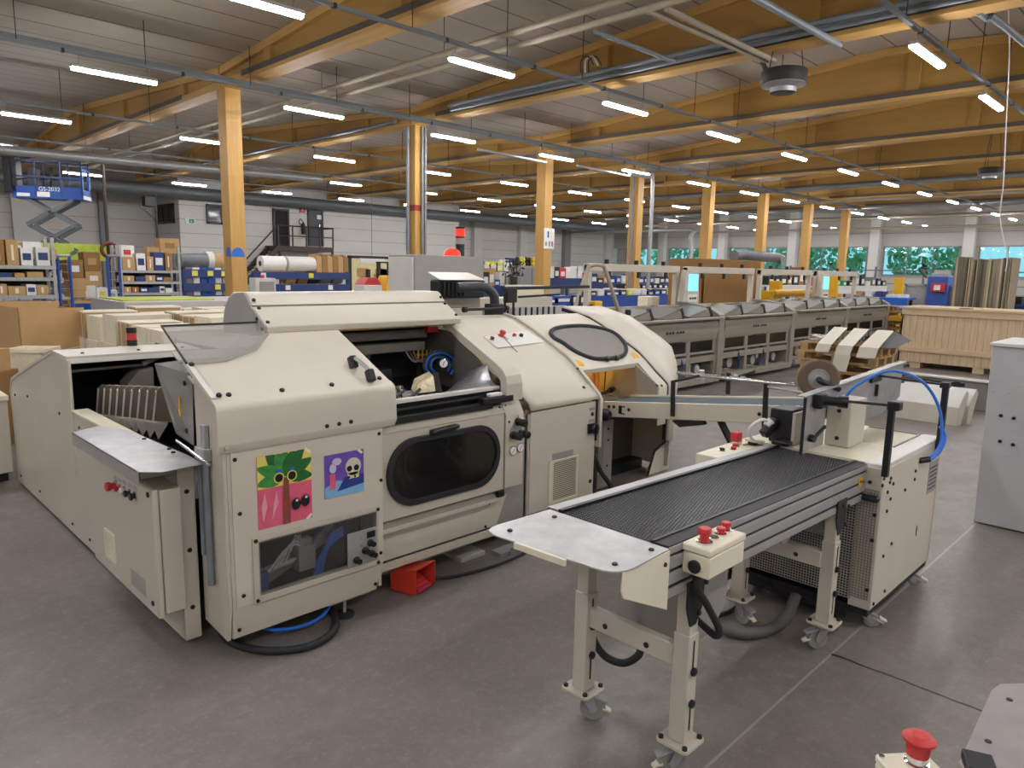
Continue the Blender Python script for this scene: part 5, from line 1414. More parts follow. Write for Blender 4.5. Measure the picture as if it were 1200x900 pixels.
# motor block, small control panel on the left
part('motor_block', B().box(4.02, 4.2, 1.72, 1.86, FZ, 1.13), 'black', fb, .008, label='black motor block')
part('motor_side', B().box(4.01, 4.20, 1.70, 1.72, FZ, 1.12), 'beige_flat', fb, .003)
part('motor_plug', B().beam((3.93, 1.85, .98), (4.02, 1.82, 1.06), .05, .05).box(3.93, 4.0, 1.70, 1.8, .935, .96), 'black', fb, .008)
part('motor_cable', B().tube([(3.97, 1.84, 1.05), (3.92, 1.86, 1.07), (3.86, 1.90, 1.02), (3.90, 1.9, .95), (3.97, 1.86, .93)], .010, 8), 'offwhite', fb)
part('motor_plug', B().cyl((3.955, 1.845, 1.03), (3.98, 1.83, 1.06), .024, 12), 'offwhite', fb)
sp_ = part('side_control_box', B().box(3.57, 4.25, 1.90, 2.07, .77, .89), 'cream', fb, .006, label='long cream control box beside the belt')
button(sp_, (3.88, 1.99, .89), (0, 0, 1), .018, .02, 'red')
part('rocker_switch', B().box(3.92, 3.98, 2.0, 2.05, .91, .965), 'red', sp_, .006, label='red square emergency switch')
part('rocker_base', B().box(3.92, 3.98, 2.0, 2.05, .89, .91), 'chrome', sp_)
button(sp_, (3.72, 1.99, .89), (0, 0, 1), .016, .02, 'black')
button(sp_, (3.80, 1.96, .89), (0, 0, 1), .016, .02, 'red')
part('selector', B().box(3.99, 4.05, 1.93, 1.97, .89, .92), 'black', sp_, .004)
# ------------------------------------------------------------------ take-off conveyor from the machine to the stacker
tc = thing('takeoff_conveyor', 'inclined conveyor with a grey green belt between the machine and the stacker', 'conveyor', (4.9, 2.8, .8))
ya, yb = 3.66, 1.98
za = lambda y: .815 + (3.66 - y) * .125
def inc(x0, x1, d0, d1, y0=ya, y1=yb): return B().slab([(x0, y0, za(y0) + d0), (x1, y0, za(y0) + d0), (x1, y0, za(y0) + d1), (x0, y0, za(y0) + d1)], (0, y1 - y0, (y0 - y1) * .125))
part('belt', inc(4.735, 5.13, -.01, .006), 'beltgreen', tc, label='grey green belt')
part('side_frame', inc(4.70, 4.73, -.115, .012), 'beige', tc, .004)
part('side_frame', inc(5.135, 5.165, -.115, .02), 'beige', tc, .004)
part('belt_return', inc(4.74, 5.13, -.09, -.08), 'rubber', tc)
part('end_cap', B().box(4.70, 5.165, 1.955, 1.98, .93, 1.035), 'beige', tc, .01)
screws(tc, [(4.70, y, za(y) - .05) for y in (3.35, 2.95, 2.25)] + [(4.70, 3.55, za(3.55) - .03), (4.70, 3.5, za(3.5) - .03)], (-1, 0, 0), .014)
part('slot_mark', B().box(4.696, 4.70, 3.42, 3.45, .76, .82).box(4.696, 4.70, 3.39, 3.45, .815, .825).box(4.696, 4.70, 3.39, 3.45, .757, .767), 'black', tc)
part('support_bar', B().beam((4.80, 2.62, .86), (4.86, 2.42, .50), .02, .07, (1, 0, 0)).beam((4.86, 2.42, .52), (4.72, 2.2, .20), .02, .06, (1, 0, 0)), 'dark', tc, label='dark angled support bar')
part('support_plate', B().slab([(4.70, 2.95, .78), (4.70, 2.70, .82), (4.70, 2.68, .79), (4.70, 2.88, .74)], (.06, 0, 0)), 'dark', tc)
for px, yt, yb_, xx in ((789, 446, 488, 4.69), (854, 437, 462, 5.15), (898, 450, 515, 4.69)):
    a, b = at(px, yt, x=xx), at(px - 1 if px != 898 else 895, yb_, x=xx)
    part('guide_post', B().beam(b, a, .012, .034, (0, 1, 0)), 'dark', tc, label='flat dark guide post')
part('guide_rod', B().cyl(at(794, 437, x=4.85), at(938, 452, x=4.62), .014, 12).cyl(at(938, 452, x=4.62), at(951, 448, x=4.5), .014, 12), 'chrome', tc, label='chrome guide rod')
part('guide_rod', B().cyl(at(900, 453, x=4.69), at(945, 461, x=4.6), .010, 10), 'steel', tc)
part('guide_rod', B().cyl(at(789, 447, x=4.69), at(822, 440, x=4.8), .010, 8), 'dark', tc)
for px, py, sz in ((822, 438, .05), (824, 446, .03), (817, 432, .03), (862, 442, .035), (870, 444, .04)):
    p = at(px, py, x=4.82)
    part('rod_clamp', B().cbox(p, (sz, sz * .8, sz * 1.1), Matrix.Rotation(.5, 3, 'Z')), 'steel', tc, .004)
p = at(866, 441, x=4.82)
part('clamp_lever', B().cyl(p, p + Vector((.0, -.12, .05)), .010, 8), 'black', tc)
# ------------------------------------------------------------------ floor things near the machine
pd = thing('foot_pedal', 'orange red foot pedal box on the floor in front of the binding machine', 'foot pedal', (2.5, 3.27, 0))
ang = math.atan2(3.214 - 3.166, 2.607 - 2.422)
T = Matrix.Translation((2.418, 3.166, 0)) @ Matrix.Rotation(ang, 4, 'Z')
w_, d_, h_ = .19, .19, .165
sh = B().slab([(0, 0, .01), (0, d_, .01), (0, d_, .11), (0, .0, h_)], (.006, 0, 0)).slab([(w_, 0, .01), (w_, d_, .01), (w_, d_, .11), (w_, 0, h_)], (-.006, 0, 0))
sh.slab([(0, 0, h_), (w_, 0, h_), (w_, d_, .11), (0, d_, .11)], (0, 0, -.006)).box(0, w_, d_ - .006, d_, .01, .11).box(0, w_, .02, d_, .005, .014)
part('shell', sh.xf(T), 'pedal', pd, .003)
tr2 = B().slab([(.03, .0, .03), (.15, .0, .03), (.15, .12, .09), (.03, .12, .09)], (0, 0, -.02))
pe_ = part('treadle', tr2.xf(T), mat('dark_red_rubber', 'A8263A', .5), pd, .004)
for k in range(4): part('rib', B().slab([(.04, .015 + .027 * k, .04 + .0135 * k), (.14, .015 + .027 * k, .04 + .0135 * k), (.14, .03 + .027 * k, .0475 + .0135 * k), (.04, .03 + .027 * k, .0475 + .0135 * k)], (0, 0, .005)).xf(T), 'red', pe_)
h = thing('floor_cable', 'thin black cable running from the red foot pedal along the floor', 'cable', (3, 3.2, 0))
part('cable_run', B().tube([(2.6, 3.27, .03), (2.75, 3.22, .012), (3.05, 3.17, .012), (3.4, 3.2, .012), (3.65, 3.3, .012), (3.8, 3.5, .02)], .010, 8), 'black', h)
h = thing('floor_cable', 'short white cable from the machine to the back of the foot pedal', 'cable', (2.6, 3.35, .1))
part('cable_run', B().tube([(2.5, 3.33, .18), (2.53, 3.31, .17), (2.6, 3.33, .14), (2.68, 3.35, .12)], .006, 8), 'trimwhite', h)
h = thing('tie_rod', 'thin white rod running low along the front of the binding machine', 'rod', (2.9, 3.45, .1))
part('rod_run', B().cyl((1.9, 3.45, .07), (3.4, 3.43, .09), .011, 8), 'offwhite', h)
part('rod_bracket', B().box(2.26, 2.30, 3.42, 3.48, 0, .09), 'galv', h)
h = thing('floor_pad', 'pale square pad on the floor under the binding machine', 'pad', (3.05, 3.5, 0))
part('pad_block', B().box(2.94, 3.15, 3.36, 3.55, 0, .03), mat('pale_grey_pad', 'A9A698', .6), h, .004)
h = thing('floor_bracket', 'small galvanised bracket on the floor under the metal end plate', 'bracket', (3.35, 3.3, 0))
part('bracket_plate', B().slab([(3.27, 3.24, 0), (3.37, 3.18, 0), (3.37, 3.18, .07), (3.27, 3.24, .05)], (.015, .02, 0)).box(3.2, 3.4, 3.26, 3.36, 0, .02), 'galv', h)
h = thing('floor_hose', 'grey corrugated hose on the floor under the belt conveyor', 'hose', (3.6, 1.6, 0))
part('hose_run', B().tube([(3.35, 1.72, .035), (3.38, 1.62, .035), (3.5, 1.55, .035), (3.68, 1.53, .04), (3.88, 1.56, .10)], .03, 12), mat('grey_hose', '5C5A57', .6), h)
for k, (o_, r_) in enumerate(((0, .02), (.06, .014))):
    h = thing('floor_hose', ('thick black hose hanging under the far end of the belt conveyor', 'thin black cable curling behind the conveyor legs')[k], 'hose', (3.4, 1.7, .3))
    part('hose_run', B().tube([(3.3 + o_, 1.8, .62), (3.35, 1.82 + o_, .45), (3.5, 1.85, .25), (3.7 + o_, 1.86, .2), (3.85, 1.8, .4), (3.9, 1.78, .62)] if k == 0 else [(3.5, 1.9, .6), (3.62, 1.86, .3), (3.75, 1.82, .05), (3.6, 1.8, .02), (3.45, 1.84, .02)], r_, 8), 'rubber', h)
# ------------------------------------------------------------------ grey cabinet at the right edge
rc = thing('grey_cabinet', 'tall light grey sheet-metal cabinet at the right edge of the picture', 'cabinet', (6.8, .6, 0))
part('body', B().slab([(6.45, 1.255, .01), (6.45, -.1, .01), (6.45, -.1, 1.40), (6.45, 1.275, 1.40)], (.75, 0, 0)), 'cabgrey', rc, .006)
part('lid', B().box(6.435, 7.22, -.12, 1.29, 1.40, 1.425), 'trimwhite', rc, .004)
hl = [(1185, 459, .9), (1174, 487, .9), (1189, 490, .9), (1187, 520, 1), (1172, 517, 1), (1172, 549, .6)]
screws(rc, [tuple(at(px, py, x=6.45)) for px, py, r in ((1173, 487, 1), (1188, 490, 1), (1172, 517, 1), (1187, 521, 1))], (-1, 0, 0), .013, .003)
screws(rc, [tuple(at(px, py, x=6.45)) for px, py in ((1179, 472), (1193, 474), (1195, 452), (1183, 460), (1165, 458), (1181, 534))], (-1, 0, 0), .009, .003, 'cabgrey')
# ------------------------------------------------------------------ near bottom right corner
pz2 = 1.0
mp = thing('machine_table', 'worn metal table corner with two holes at the bottom right of the picture', 'table', (1.75, .2, 0))
corner = [at(1124, 893, z=pz2), at(1162, 808, z=pz2), at(1172, 801, z=pz2), at(1215, 800, z=pz2), Vector((2.0, -.4, pz2)), Vector((1.3, -.4, pz2)), Vector((1.42, .21, pz2))]
part('table_plate', B().slab(corner, (0, 0, -.02)), mat('dull_metal_plate', 'A39C9B', .4, .35, var=.14, scale=7), mp, .002)
part('table_leg', B().box(1.6, 1.68, -.3, -.22, 0, .98), 'greypaint', mp)
part('table_leg', B().box(1.85, 1.93, -.1, -.02, 0, .98), 'greypaint', mp)
part('clamp_block', B().cbox(at(1148, 897, z=1.01), (.06, .05, .02), Matrix.Rotation(.4, 3, 'Z')), 'dark', mp, .003)
for px, py in ((1183, 820), (1158, 869)):
    part('hole', B().lathe([(.0065, 0), (.0065, .0012)], at(px, py, z=pz2) , n=16), 'black', mp)
eb2 = thing('emergency_stop_box', 'cream push button box with a large red mushroom button at the bottom right', 'control box', (1.36, .32, 0))
c0 = at(1074, 903, z=.93)
Rm = Matrix.Translation((c0.x, c0.y, 0)) @ Matrix.Rotation(YAW + .1, 4, 'Z')
part('box_lid', B().slab([(p[0], p[1], .915) for p in rrect(-.10, .055, -.055, .055, .008, 3)], (0, 0, .015)).xf(Rm), 'cream', eb2, .003)
part('box_body', B().box(-.098, .053, -.053, .053, .84, .913).xf(Rm), 'cream', eb2, .004)
part('stand_tube', B().cyl(Rm @ Vector((-.03, 0, 0)), Rm @ Vector((-.03, 0, .84)), .02), 'greypaint', eb2)
bp = Rm @ Vector((.018, -.012, .93))
part('button_ring', B().lathe([(.024, 0), (.024, .006), (.019, .008), (.019, .024)], bp, n=24), 'chrome', eb2)
part('emergency_button', B().lathe([(.018, .02), (.021, .022), (.024, .048), (.031, .054), (.031, .058), (.026, .063), (.014, .066)], bp, n=28), 'red', eb2, .0, label='large red mushroom button')
for u, v in ((.045, -.045), (.045, .045), (-.09, .045), (-.09, -.045)):
    part('lid_screw', B().lathe([(.006, 0), (.006, .003)], Rm @ Vector((u, v, .93)), n=10), 'chrome', eb2)
part('button_label', B().box(-.045, -.012, -.02, .02, .93, .9308).xf(Rm), 'paper', eb2)
# ------------------------------------------------------------------ gathering line behind the machine
def make_station():
    """one gathering station, 2.65 m long along x, front at y = 0"""
    t = thing('gathering_station', '', 'machine', (0, 0, 0))
    L = 2.65
    part('front_panel', B().prism([(0.02, .80), (-.02, .98), (.0, 1.10), (.03, 1.10), (.05, .80)], 'x', 0, L), 'station', t, .004)
    part('tray_rail', B().box(-.01, L + .01, -.12, .02, 1.14, 1.175), 'station', t, .008)
    part('body', B().box(0.02, L - .02, .30, .85, .18, 1.10), 'station', t)
    part('side_post', B().prism([(-.02, .12), (-.02, 1.2), (.25, 1.34), (.85, 1.40), (.85, .12)], 'x', L, L + .17), 'station', t, .008)
    dr = part('door_panel', B().ring([(0.0, .56), (L, .56), (L, .80), (0.0, .80)], [(.1, .60), (L - .1, .60), (L - .1, .78), (.1, .78)], lambda a, b: (a, .03, b), (0, .02, 0), 24), 'station', t, .003)
    for k in range(2): part('door_bar', B().box(L * (k + 1) / 3 - .06, L * (k + 1) / 3 + .06, .03, .05, .58, .79), 'station', dr)
    for k in range(3):
        part('pane', B().box(L * k / 3 + .08, L * (k + 1) / 3 - .08, .04, .045, .60, .78), 'darkpane', dr, label='dark inspection window')
    part('handle', B().box(L * .42, L * .58, -.01, .02, .775, .80), 'black', dr, .004)
    for k in range(6):
        part('button', B().lathe([(.022, 0), (.022, .02)], (1.05 + .085 * k + (.04 if k > 2 else 0), -.012, .96), (0, -1, .2), 10), 'black', t)
    for k in range(3):
        x = L * (k + .5) / 3
        wdg = part('hopper', B().prism([(x - .38, 1.17), (x + .28, 1.30), (x + .34, 1.17)], 'y', .10, .62), 'station', t, .005, label='wedge shaped hopper tray')
        part('hopper_plate', B().slab([(x - .38, .09, 1.18), (x + .28, .09, 1.312), (x + .28, .64, 1.352), (x - .38, .64, 1.22)], (0, 0, .008)), mat('dull_grey_steel', '66625B', .45, .2) if k == 0 else bpy.data.materials['dull_grey_steel'], wdg)
        part('stop', B().beam((x + .27, .12, 1.34), (x + .37, .12, 1.17), .06, .05, (1, 0, 0)), 'black', wdg)
    part('back_panel', B().box(0, L, .62, .85, 1.10, 1.34), 'station', t, .006)
    for k in range(3):
        part('cover', B().box(L * k / 3 + .05, L * (k + 1) / 3 - .05, .02, .25, .42, .52), 'beige_dark' if k == 1 else 'station', t, .004)
    for k in range(4):
        part('under_post', B().box(L * k / 3 - .05, L * k / 3 + .05, .02, .5, .15, .56), 'station', t)
    part('foot_rail', B().box(0, L, -.08, .10, .07, .17), 'beige_dark', t, .006)
    part('drive_parts', B().cyl((.45, .2, .32), (.45, .1, .32), .10).cyl((1.3, .2, .30), (1.3, .08, .30), .09).cyl((1.4, .15, .38), (1.4, .05, .38), .05).box(1.7, 2.0, .1, .3, .2, .45).cyl((2.2, .2, .3), (2.2, .1, .3), .08), 'alu', t)
    part('hose', B().tube([(.62, .05, .55), (.6, .0, .4), (.66, .04, .2)], .02, 8).tube([(1.55, .05, .55), (1.6, .0, .35), (1.5, .04, .2)], .02, 8), 'rackblue', t, label='dark blue hose')
    part('black_inside', B().box(.05, L - .05, .28, .30, .18, .56), 'black', t)
    return t
gst = make_station()
gx = [8.60, 11.52, 14.40, 17.24]
gl = ['nearest the round hooded machine section', 'second along the row from the machine', 'third along the row, behind the pallet stack', 'last and farthest one of the row']
for i, x in enumerate(gx):
    o = gst if i == 0 else copy_tree(gst)
    o.location = (x, 6.24 + .03 * i, .0 if i < 2 else .03)
    o['label'] = 'grey gathering station with tray hoppers, ' + gl[i]
    o['group'] = 'gathering stations in a row'
# portal frames on the back of the line
def make_frame():
    t = thing('portal_frame', '', 'frame', (0, 0, 0))
    L = 2.6
    part('post', B().box(0, .09, 0, .09, 1.30, 2.0), 'beige_flat', t, .006)
    part('post', B().box(L - .09, L, 0, .09, 1.30, 2.0), 'beige_flat', t, .006)
    part('crossbeam', B().box(0, L, -.01, .10, 1.90, 2.02), 'beige_flat', t, .006)
    for k in range(3):
        part('hook', B().box(L * (k + .6) / 3.2 - .03, L * (k + .6) / 3.2 + .03, -.05, -.01, 1.80, 1.90).box(L * (k + .6) / 3.2 - .02, L * (k + .6) / 3.2 + .02, .0, .06, 2.02, 2.09), 'black', t)
    part('base_rail', B().box(-.05, L + .05, -.05, .14, 1.27, 1.31), 'beige_flat', t)
    return t
fr0 = make_frame()
for i, x in enumerate((8.86, 11.72, 14.62, 17.5)):
    o = fr0 if i == 0 else copy_tree(fr0)
    o.location = (x, 7.2, .0)
    o['label'] = 'pale metal portal frame with black hooks, ' + ('behind the bent tube rail, leftmost of the row', 'in front of the brown cardboard sheet', 'around the yellow post behind the gathering line', 'rightmost of the row')[i]
    o['group'] = 'portal frames on the gathering line'
for i, (px, py, w, h, s) in enumerate(((811, 345, .42, .62, 'blue lit touch screen on a grey column at the second portal frame'), (967, 340, .36, .52, 'pale lit touch screen on a grey column at the fourth portal frame'))):
    p = at(px, py, y=7.0)
    t = thing('touch_screen', s, 'screen', (p.x, 7.0, 1.3))
    part('housing', B().prism([(p.x - .32, 1.3), (p.x + .26, 1.3), (p.x + .2, 1.95), (p.x - .2, 1.95)], 'y', 7.0, 7.12), 'beige_flat', t, .01)
    part('screen', B().box(p.x - .15, p.x + .17, 6.99, 7.0, 1.58, 1.88), 'screen', t, label='lit blue display')
    part('keypad', B().box(p.x - .15, p.x + .17, 6.99, 7.0, 1.38, 1.52), 'paper', t)
    for k in range(3): part('button', B().cyl((p.x - .08 + .08 * k, 6.99, 1.45), (p.x - .08 + .08 * k, 6.97, 1.45), .02, 10), ('red', 'green', 'black')[k], t)
# bent tube rail, row of black rods on the machine deck
t = thing('tube_rail', 'bent pale tube rail standing behind the machine like an A frame', 'rail', (7.0, 5.5, 1.3))
part('tube_run', B().tube([at(672, 366, y=5.5), at(688, 318, y=5.5), at(693, 311, y=5.5), at(705, 311, y=5.5), at(710, 318, y=5.5), at(726, 368, y=5.5)], .025, 10, 6), 'pipe', t)
t = thing('lamp_box', 'yellow sensor box on the machine deck beside the bent tube rail', 'sensor', at(698, 366, y=5.0))
p = at(698, 357, y=5.0)
part('box_top', B().cbox(p, (.12, .1, .08)), 'yellow', t, .01)
part('box_base', B().cbox((p.x, p.y, p.z - .065), (.10, .09, .05)), 'greypaint', t, .004)
part('cable', B().tube([p + Vector((-.06, 0, 0)), p + Vector((-.14, .02, -.03)), p + Vector((-.17, 0, -.12))], .010, 6), 'black', t)
dk = thing('machine_deck', 'flat beige deck behind the curved hoods carrying a row of thin black rods', 'machine', (4.9, 4.9, 0))
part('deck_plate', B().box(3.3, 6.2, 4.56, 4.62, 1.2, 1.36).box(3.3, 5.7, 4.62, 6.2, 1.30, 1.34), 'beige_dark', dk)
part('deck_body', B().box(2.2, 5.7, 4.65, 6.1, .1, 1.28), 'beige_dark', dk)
part('dotted_panel', B().box(4.6, 5.75, 4.95, 5.0, 1.36, 1.54), mat('perforated_grey_panel', 'B4B4B0', .5, var=.2, scale=60), dk)
part('side_beam', B().box(3.9, 6.2, 5.55, 5.75, 1.40, 1.60), 'beige_flat', dk, .008)
for k in range(9):
    part('thin_rod', B().cyl((4.66 + .08 * k, 4.72, 1.34), (4.66 + .08 * k, 4.72, 1.55), .010, 8), 'black', dk, label='thin black rod')
for px in (592, 602, 671, 680):
    a = at(px, 343 if px < 650 else 346, y=4.9); b = at(px, 378, y=4.9)
    part('tall_rod', B().cyl((a.x, 4.9, 1.34), (a.x, 4.9, a.z), .012, 8), 'black', dk)
part('rod_head', B().cbox(at(598, 346, y=4.9), (.13, .06, .14)), 'dark', dk, .006)
a, b = at(592, 338, y=4.92), at(690, 336, y=4.92)
part('top_bar', B().beam(a, b, .03, .03), 'dark', dk)
a, b = at(608, 348, y=4.95), at(655, 345, y=4.95)
part('top_bar', B().beam(a, b, .03, .02), 'dark', dk)
part('flat_cover', B().box(3.35, 4.05, 4.5, 4.75, 1.40, 1.46), 'beige_flat', dk, .01)
part('flat_cover', B().box(4.25, 4.75, 4.55, 4.75, 1.39, 1.43), 'beige_flat', dk, .008)
p = at(655, 361, y=5.2)
wbk = part('wood_block', B().cbox((p.x - .08, 5.65, 1.665), (.42, .2, .13)), 'boardwood')
tag(wbk, 'small pale wooden block lying on the machine deck', 'wooden block')
# monitor on its arm
mo = thing('operator_monitor', 'operator monitor seen from behind on a thick black swivel arm', 'monitor', (4.35, 4.6, 1.36))
part('arm', B().tube([(4.36, 4.58, 1.38), (4.36, 4.58, 1.60), (4.34, 4.58, 1.68), (4.26, 4.60, 1.74), (4.12, 4.64, 1.745), (4.02, 4.68, 1.74)], .042, 14, 6), mat('grey_black_arm', '3E3F42', .4, .2), mo)
part('arm_base', B().box(4.29, 4.42, 4.52, 4.64, 1.36, 1.60), 'rubber', mo, .008)
a, b = at(543, 363, y=4.45), at(595, 361, y=4.45)
part('handle_bar', B().cyl(a, b, .012, 10).cyl(a, a + (b - a) * .06, .024, 12).cyl(b - (b - a) * .06, b, .024, 12), 'black', mo)
mx0, mx1 = at(512, 335, y=4.85).x, at(567, 335, y=4.85).x
mz0, mz1 = at(540, 349, y=4.85).z, at(540, 328, y=4.85).z
part('rear_shell', B().box(mx0, mx1, 4.83, 4.95, mz0, mz1), 'black', mo, .015)
for k in range(6): part('cooling_rib', B().box(mx0 + .05 + .045 * k, mx0 + .065 + .045 * k, 4.815, 4.84, mz0 + .02, mz1 - .02), 'dark', mo)
part('top_hood', B().slab([(mx0 - .0, 4.80, mz1), (mx1 - .02, 4.80, mz1), (mx1 - .06, 4.98, mz1 + .06), (mx0 + .02, 4.98, mz1 + .06)], (0, .03, .004)), 'beige_flat', mo)
part('lower_shell', B().box(mx0 + .02, mx1 - .03, 4.86, 4.98, mz0 - .09, mz0), 'beige_dark', mo, .006)
# electric cabinet behind, beacon and signal tower on it
ec_ = thing('electric_cabinet', 'tall plain grey electric cabinet behind the monitor', 'cabinet', (5.1, 6.6, 0))
x0, x1 = at(486, 310, y=6.6).x, at(567, 310, y=6.6).x
zt_ = at(540, 300, y=6.6).z
part('body', B().box(x0, x1, 6.6, 7.1, .05, zt_), 'greypaint', ec_, .01)
part('side_door', B().box(x0 - .02, x0, 6.62, 7.08, .15, zt_ - .03), 'trimwhite', ec_, .004)
part('plinth', B().box(x0 + .02, x1 - .02, 6.64, 7.06, 0, .05), 'dark', ec_)
p = at(530, 299, y=6.75)
bc2 = thing('beacon_light', 'red dome beacon light on top of the electric cabinet', 'beacon', (p.x, 6.75, zt_))
part('dome', B().lathe([(.10, 0), (.10, .02), (.085, .06), (.05, .085), (.01, .095)], (p.x, 6.75, zt_), n=20), 'redlamp', bc2, label='lit red dome')
p = at(539, 299, y=6.9)
tw = thing('signal_tower', 'signal tower with a lit red lens, grey and dark segments on the electric cabinet', 'signal light', (p.x, 6.9, zt_))
z = zt_
for k, (h_, m, r_) in enumerate(((.13, mat('dark_green_lens', '1E3A30', .2), .055), (.02, 'black', .058), (.075, 'greypaint', .055), (.02, 'black', .058), (.09, 'redlamp', .055), (.025, 'black', .058))):
    part('lens' if k % 2 == 0 else 'segment_ring', B().cyl((p.x, 6.9, z), (p.x, 6.9, z + h_), r_, 20), m, tw, label={0: 'dark green lens', 4: 'lit red lens', 2: 'grey lens'}.get(k))
    z += h_

# ------------------------------------------------------------------ pallets, crate and loose panels on the right
def make_pallet(name='pallet', L=1.2, W=.8):
    t = thing(name, '', 'pallet', (0, 0, 0))
    for k in range(5): part('deck_board', B().box(-W / 2 + k * (W - .1) / 4, -W / 2 + .1 + k * (W - .1) / 4, -L / 2, L / 2, .122, .144), 'palletwood', t)
    for k in range(3): part('cross_board', B().box(-W / 2, W / 2, -L / 2 + k * (L - .12) / 2, -L / 2 + .12 + k * (L - .12) / 2, .10, .122), 'palletwood', t)
    for i in range(3):
        for k in range(3):
            part('block', B().box(-W / 2 + i * (W - .1) / 2, -W / 2 + .1 + i * (W - .1) / 2, -L / 2 + k * (L - .12) / 2, -L / 2 + .12 + k * (L - .12) / 2, .022, .10), 'palletwood', t)
    for k in range(3): part('bottom_board', B().box(-W / 2 + k * (W - .1) / 2, -W / 2 + .1 + k * (W - .1) / 2, -L / 2, L / 2, 0, .022), 'palletwood', t)
    return t
pal = make_pallet()
lay = ['lowest', 'second from the floor', 'third from the floor', 'fourth from the floor', 'fifth from the floor', 'topmost']
for k in range(6):
    o = pal if k == 0 else copy_tree(pal)
    o.location = (11.75 + .02 * (k % 2), 4.22 + .03 * ((k * 2) % 3), .145 * k); o.rotation_euler = (0, 0, .02 * ((k % 3) - 1))
    o['label'] = 'wooden pallet in the stack under the beige guard panels, ' + lay[k]; o['group'] = 'stacked pallets under the guard panels'
zt2 = .145 * 6
def guard(lbl, f0, f1, b0, b1, drop):
    xa, xb, zf, zk = 10.98, 12.25, zt2 + .02, zt2 + .20
    t = thing('guard_panel', lbl, 'panel', (xa, (f0 + f1) / 2, zt2))
    part('flat', B().slab([(xa, f0, zf), (xa, f1, zf), (xb, b1, zk), (xb, b0, zk)], (0, 0, -.012)), 'beige', t, .004)
    part('fold', B().slab([(xa, f0, zf), (xa, f1, zf), (xa - .05, f1 + .02, zf - drop), (xa - .05, f0 + .02, zf - drop)], (.012, 0, 0)), 'beige_flat', t, .004)
    part('rest', B().box(xb - .4, xb - .2, (b0 + b1) / 2 - .06, (b0 + b1) / 2 + .06, zt2, zt2 + .13), 'dark', t)
    return t
guard('bent beige guard panel on the pallet stack, leftmost of three', 4.21, 4.42, 4.47, 4.68, .12)
g2 = guard('bent beige guard panel with a long hanging flap on the pallet stack, middle of three', 3.90, 4.12, 4.13, 4.36, .14)
part('flap', B().slab([(10.93, 3.905, zt2 - .12), (10.93, 4.135, zt2 - .12), (10.9, 4.16, zt2 - .36), (10.9, 3.94, zt2 - .36)], (.01, 0, 0)), 'beige_flat', g2, .003)
g3 = guard('bent beige guard panel on the pallet stack, rightmost of three', 3.55, 3.81, 3.76, 4.0, .15)
part('side_fold', B().slab([(11.1, 3.55, zt2 + .02), (12.25, 3.75, zt2 + .19), (12.3, 3.50, zt2 + .06), (11.5, 3.48, zt2 - .0)], (0, .012, 0)), 'dark', g3)
sc_ = B()
random.seed(5)
for k in range(40):
    c = Vector((11.6 + random.uniform(-.15, .25), 4.62 + random.uniform(-.12, .14), zt2 + .01 + random.uniform(0, .09)))
    a = random.uniform(0, PI)
    sc_.cbox(c, (.14, .03, .004), Matrix.Rotation(a, 3, 'Z') @ Matrix.Rotation(random.uniform(-.5, .5), 3, 'X'))
tag(part('paper_scraps', sc_, 'paper'), 'loose heap of white paper strips on the pallet stack', 'paper scraps', kind='stuff')
# two panels leaning near the low beam
for k, (dx, dy, lbl) in enumerate(((0, 0, 'bent pale panel standing on the floor behind the blue hoses, front one'), (.22, -.06, 'bent pale panel standing on the floor behind the blue hoses, rear one'))):
    t = thing('floor_panel', lbl, 'panel', (10.6 + dx, 2.75 + dy, 0))
    y0, y1 = 2.36 + dy, 3.22 + dy
    part('lower_face', B().slab([(10.6 + dx, y0 + .02, .0), (10.6 + dx, y1, .0), (10.62 + dx, y1, .24), (10.62 + dx, y0 + .02, .24)], (.012, 0, 0)), 'beige_flat', t, .003)
    part('upper_face', B().slab([(10.62 + dx, y0 + .02, .24), (10.62 + dx, y1, .24), (10.75 + dx, y1, .46), (10.75 + dx, y0 - .02, .46)], (.012, 0, 0)), 'offwhite', t, .003)
    part('end_fold', B().slab([(10.6 + dx, y0 + .02, 0), (10.62 + dx, y0 + .02, .24), (10.75 + dx, y0 - .02, .46), (10.85 + dx, y0 - .02, .4), (10.7 + dx, y0, 0)], (0, .01, 0)), 'beige_flat', t)
t = thing('dark_bar', 'long dark bar lying behind the leaning pale panels', 'bar', (11.2, 3.0, .4))
part('bar_run', B().beam((11.3, 3.4, .46), (11.3, 2.5, .46), .05, .05).box(11.27, 11.33, 3.3, 3.38, 0, .46).box(11.27, 11.33, 2.55, 2.63, 0, .5), 'dark', t)
t = thing('low_machine_bed', 'long low grey machine bed with a bright top edge in front of the wooden crate', 'machine', (12.9, 1.6, 0))
part('bed', B().box(12.12, 12.42, -2.0, 3.62, .0, .42), mat('mid_grey_paint', '86837E', .45), t, .01)
part('bright_edge', B().box(12.09, 12.16, -2.0, 3.62, .42, .445), 'offwhite', t, .004)
part('top', B().box(12.16, 12.42, -2.0, 3.62, .42, .435), 'greypaint', t)
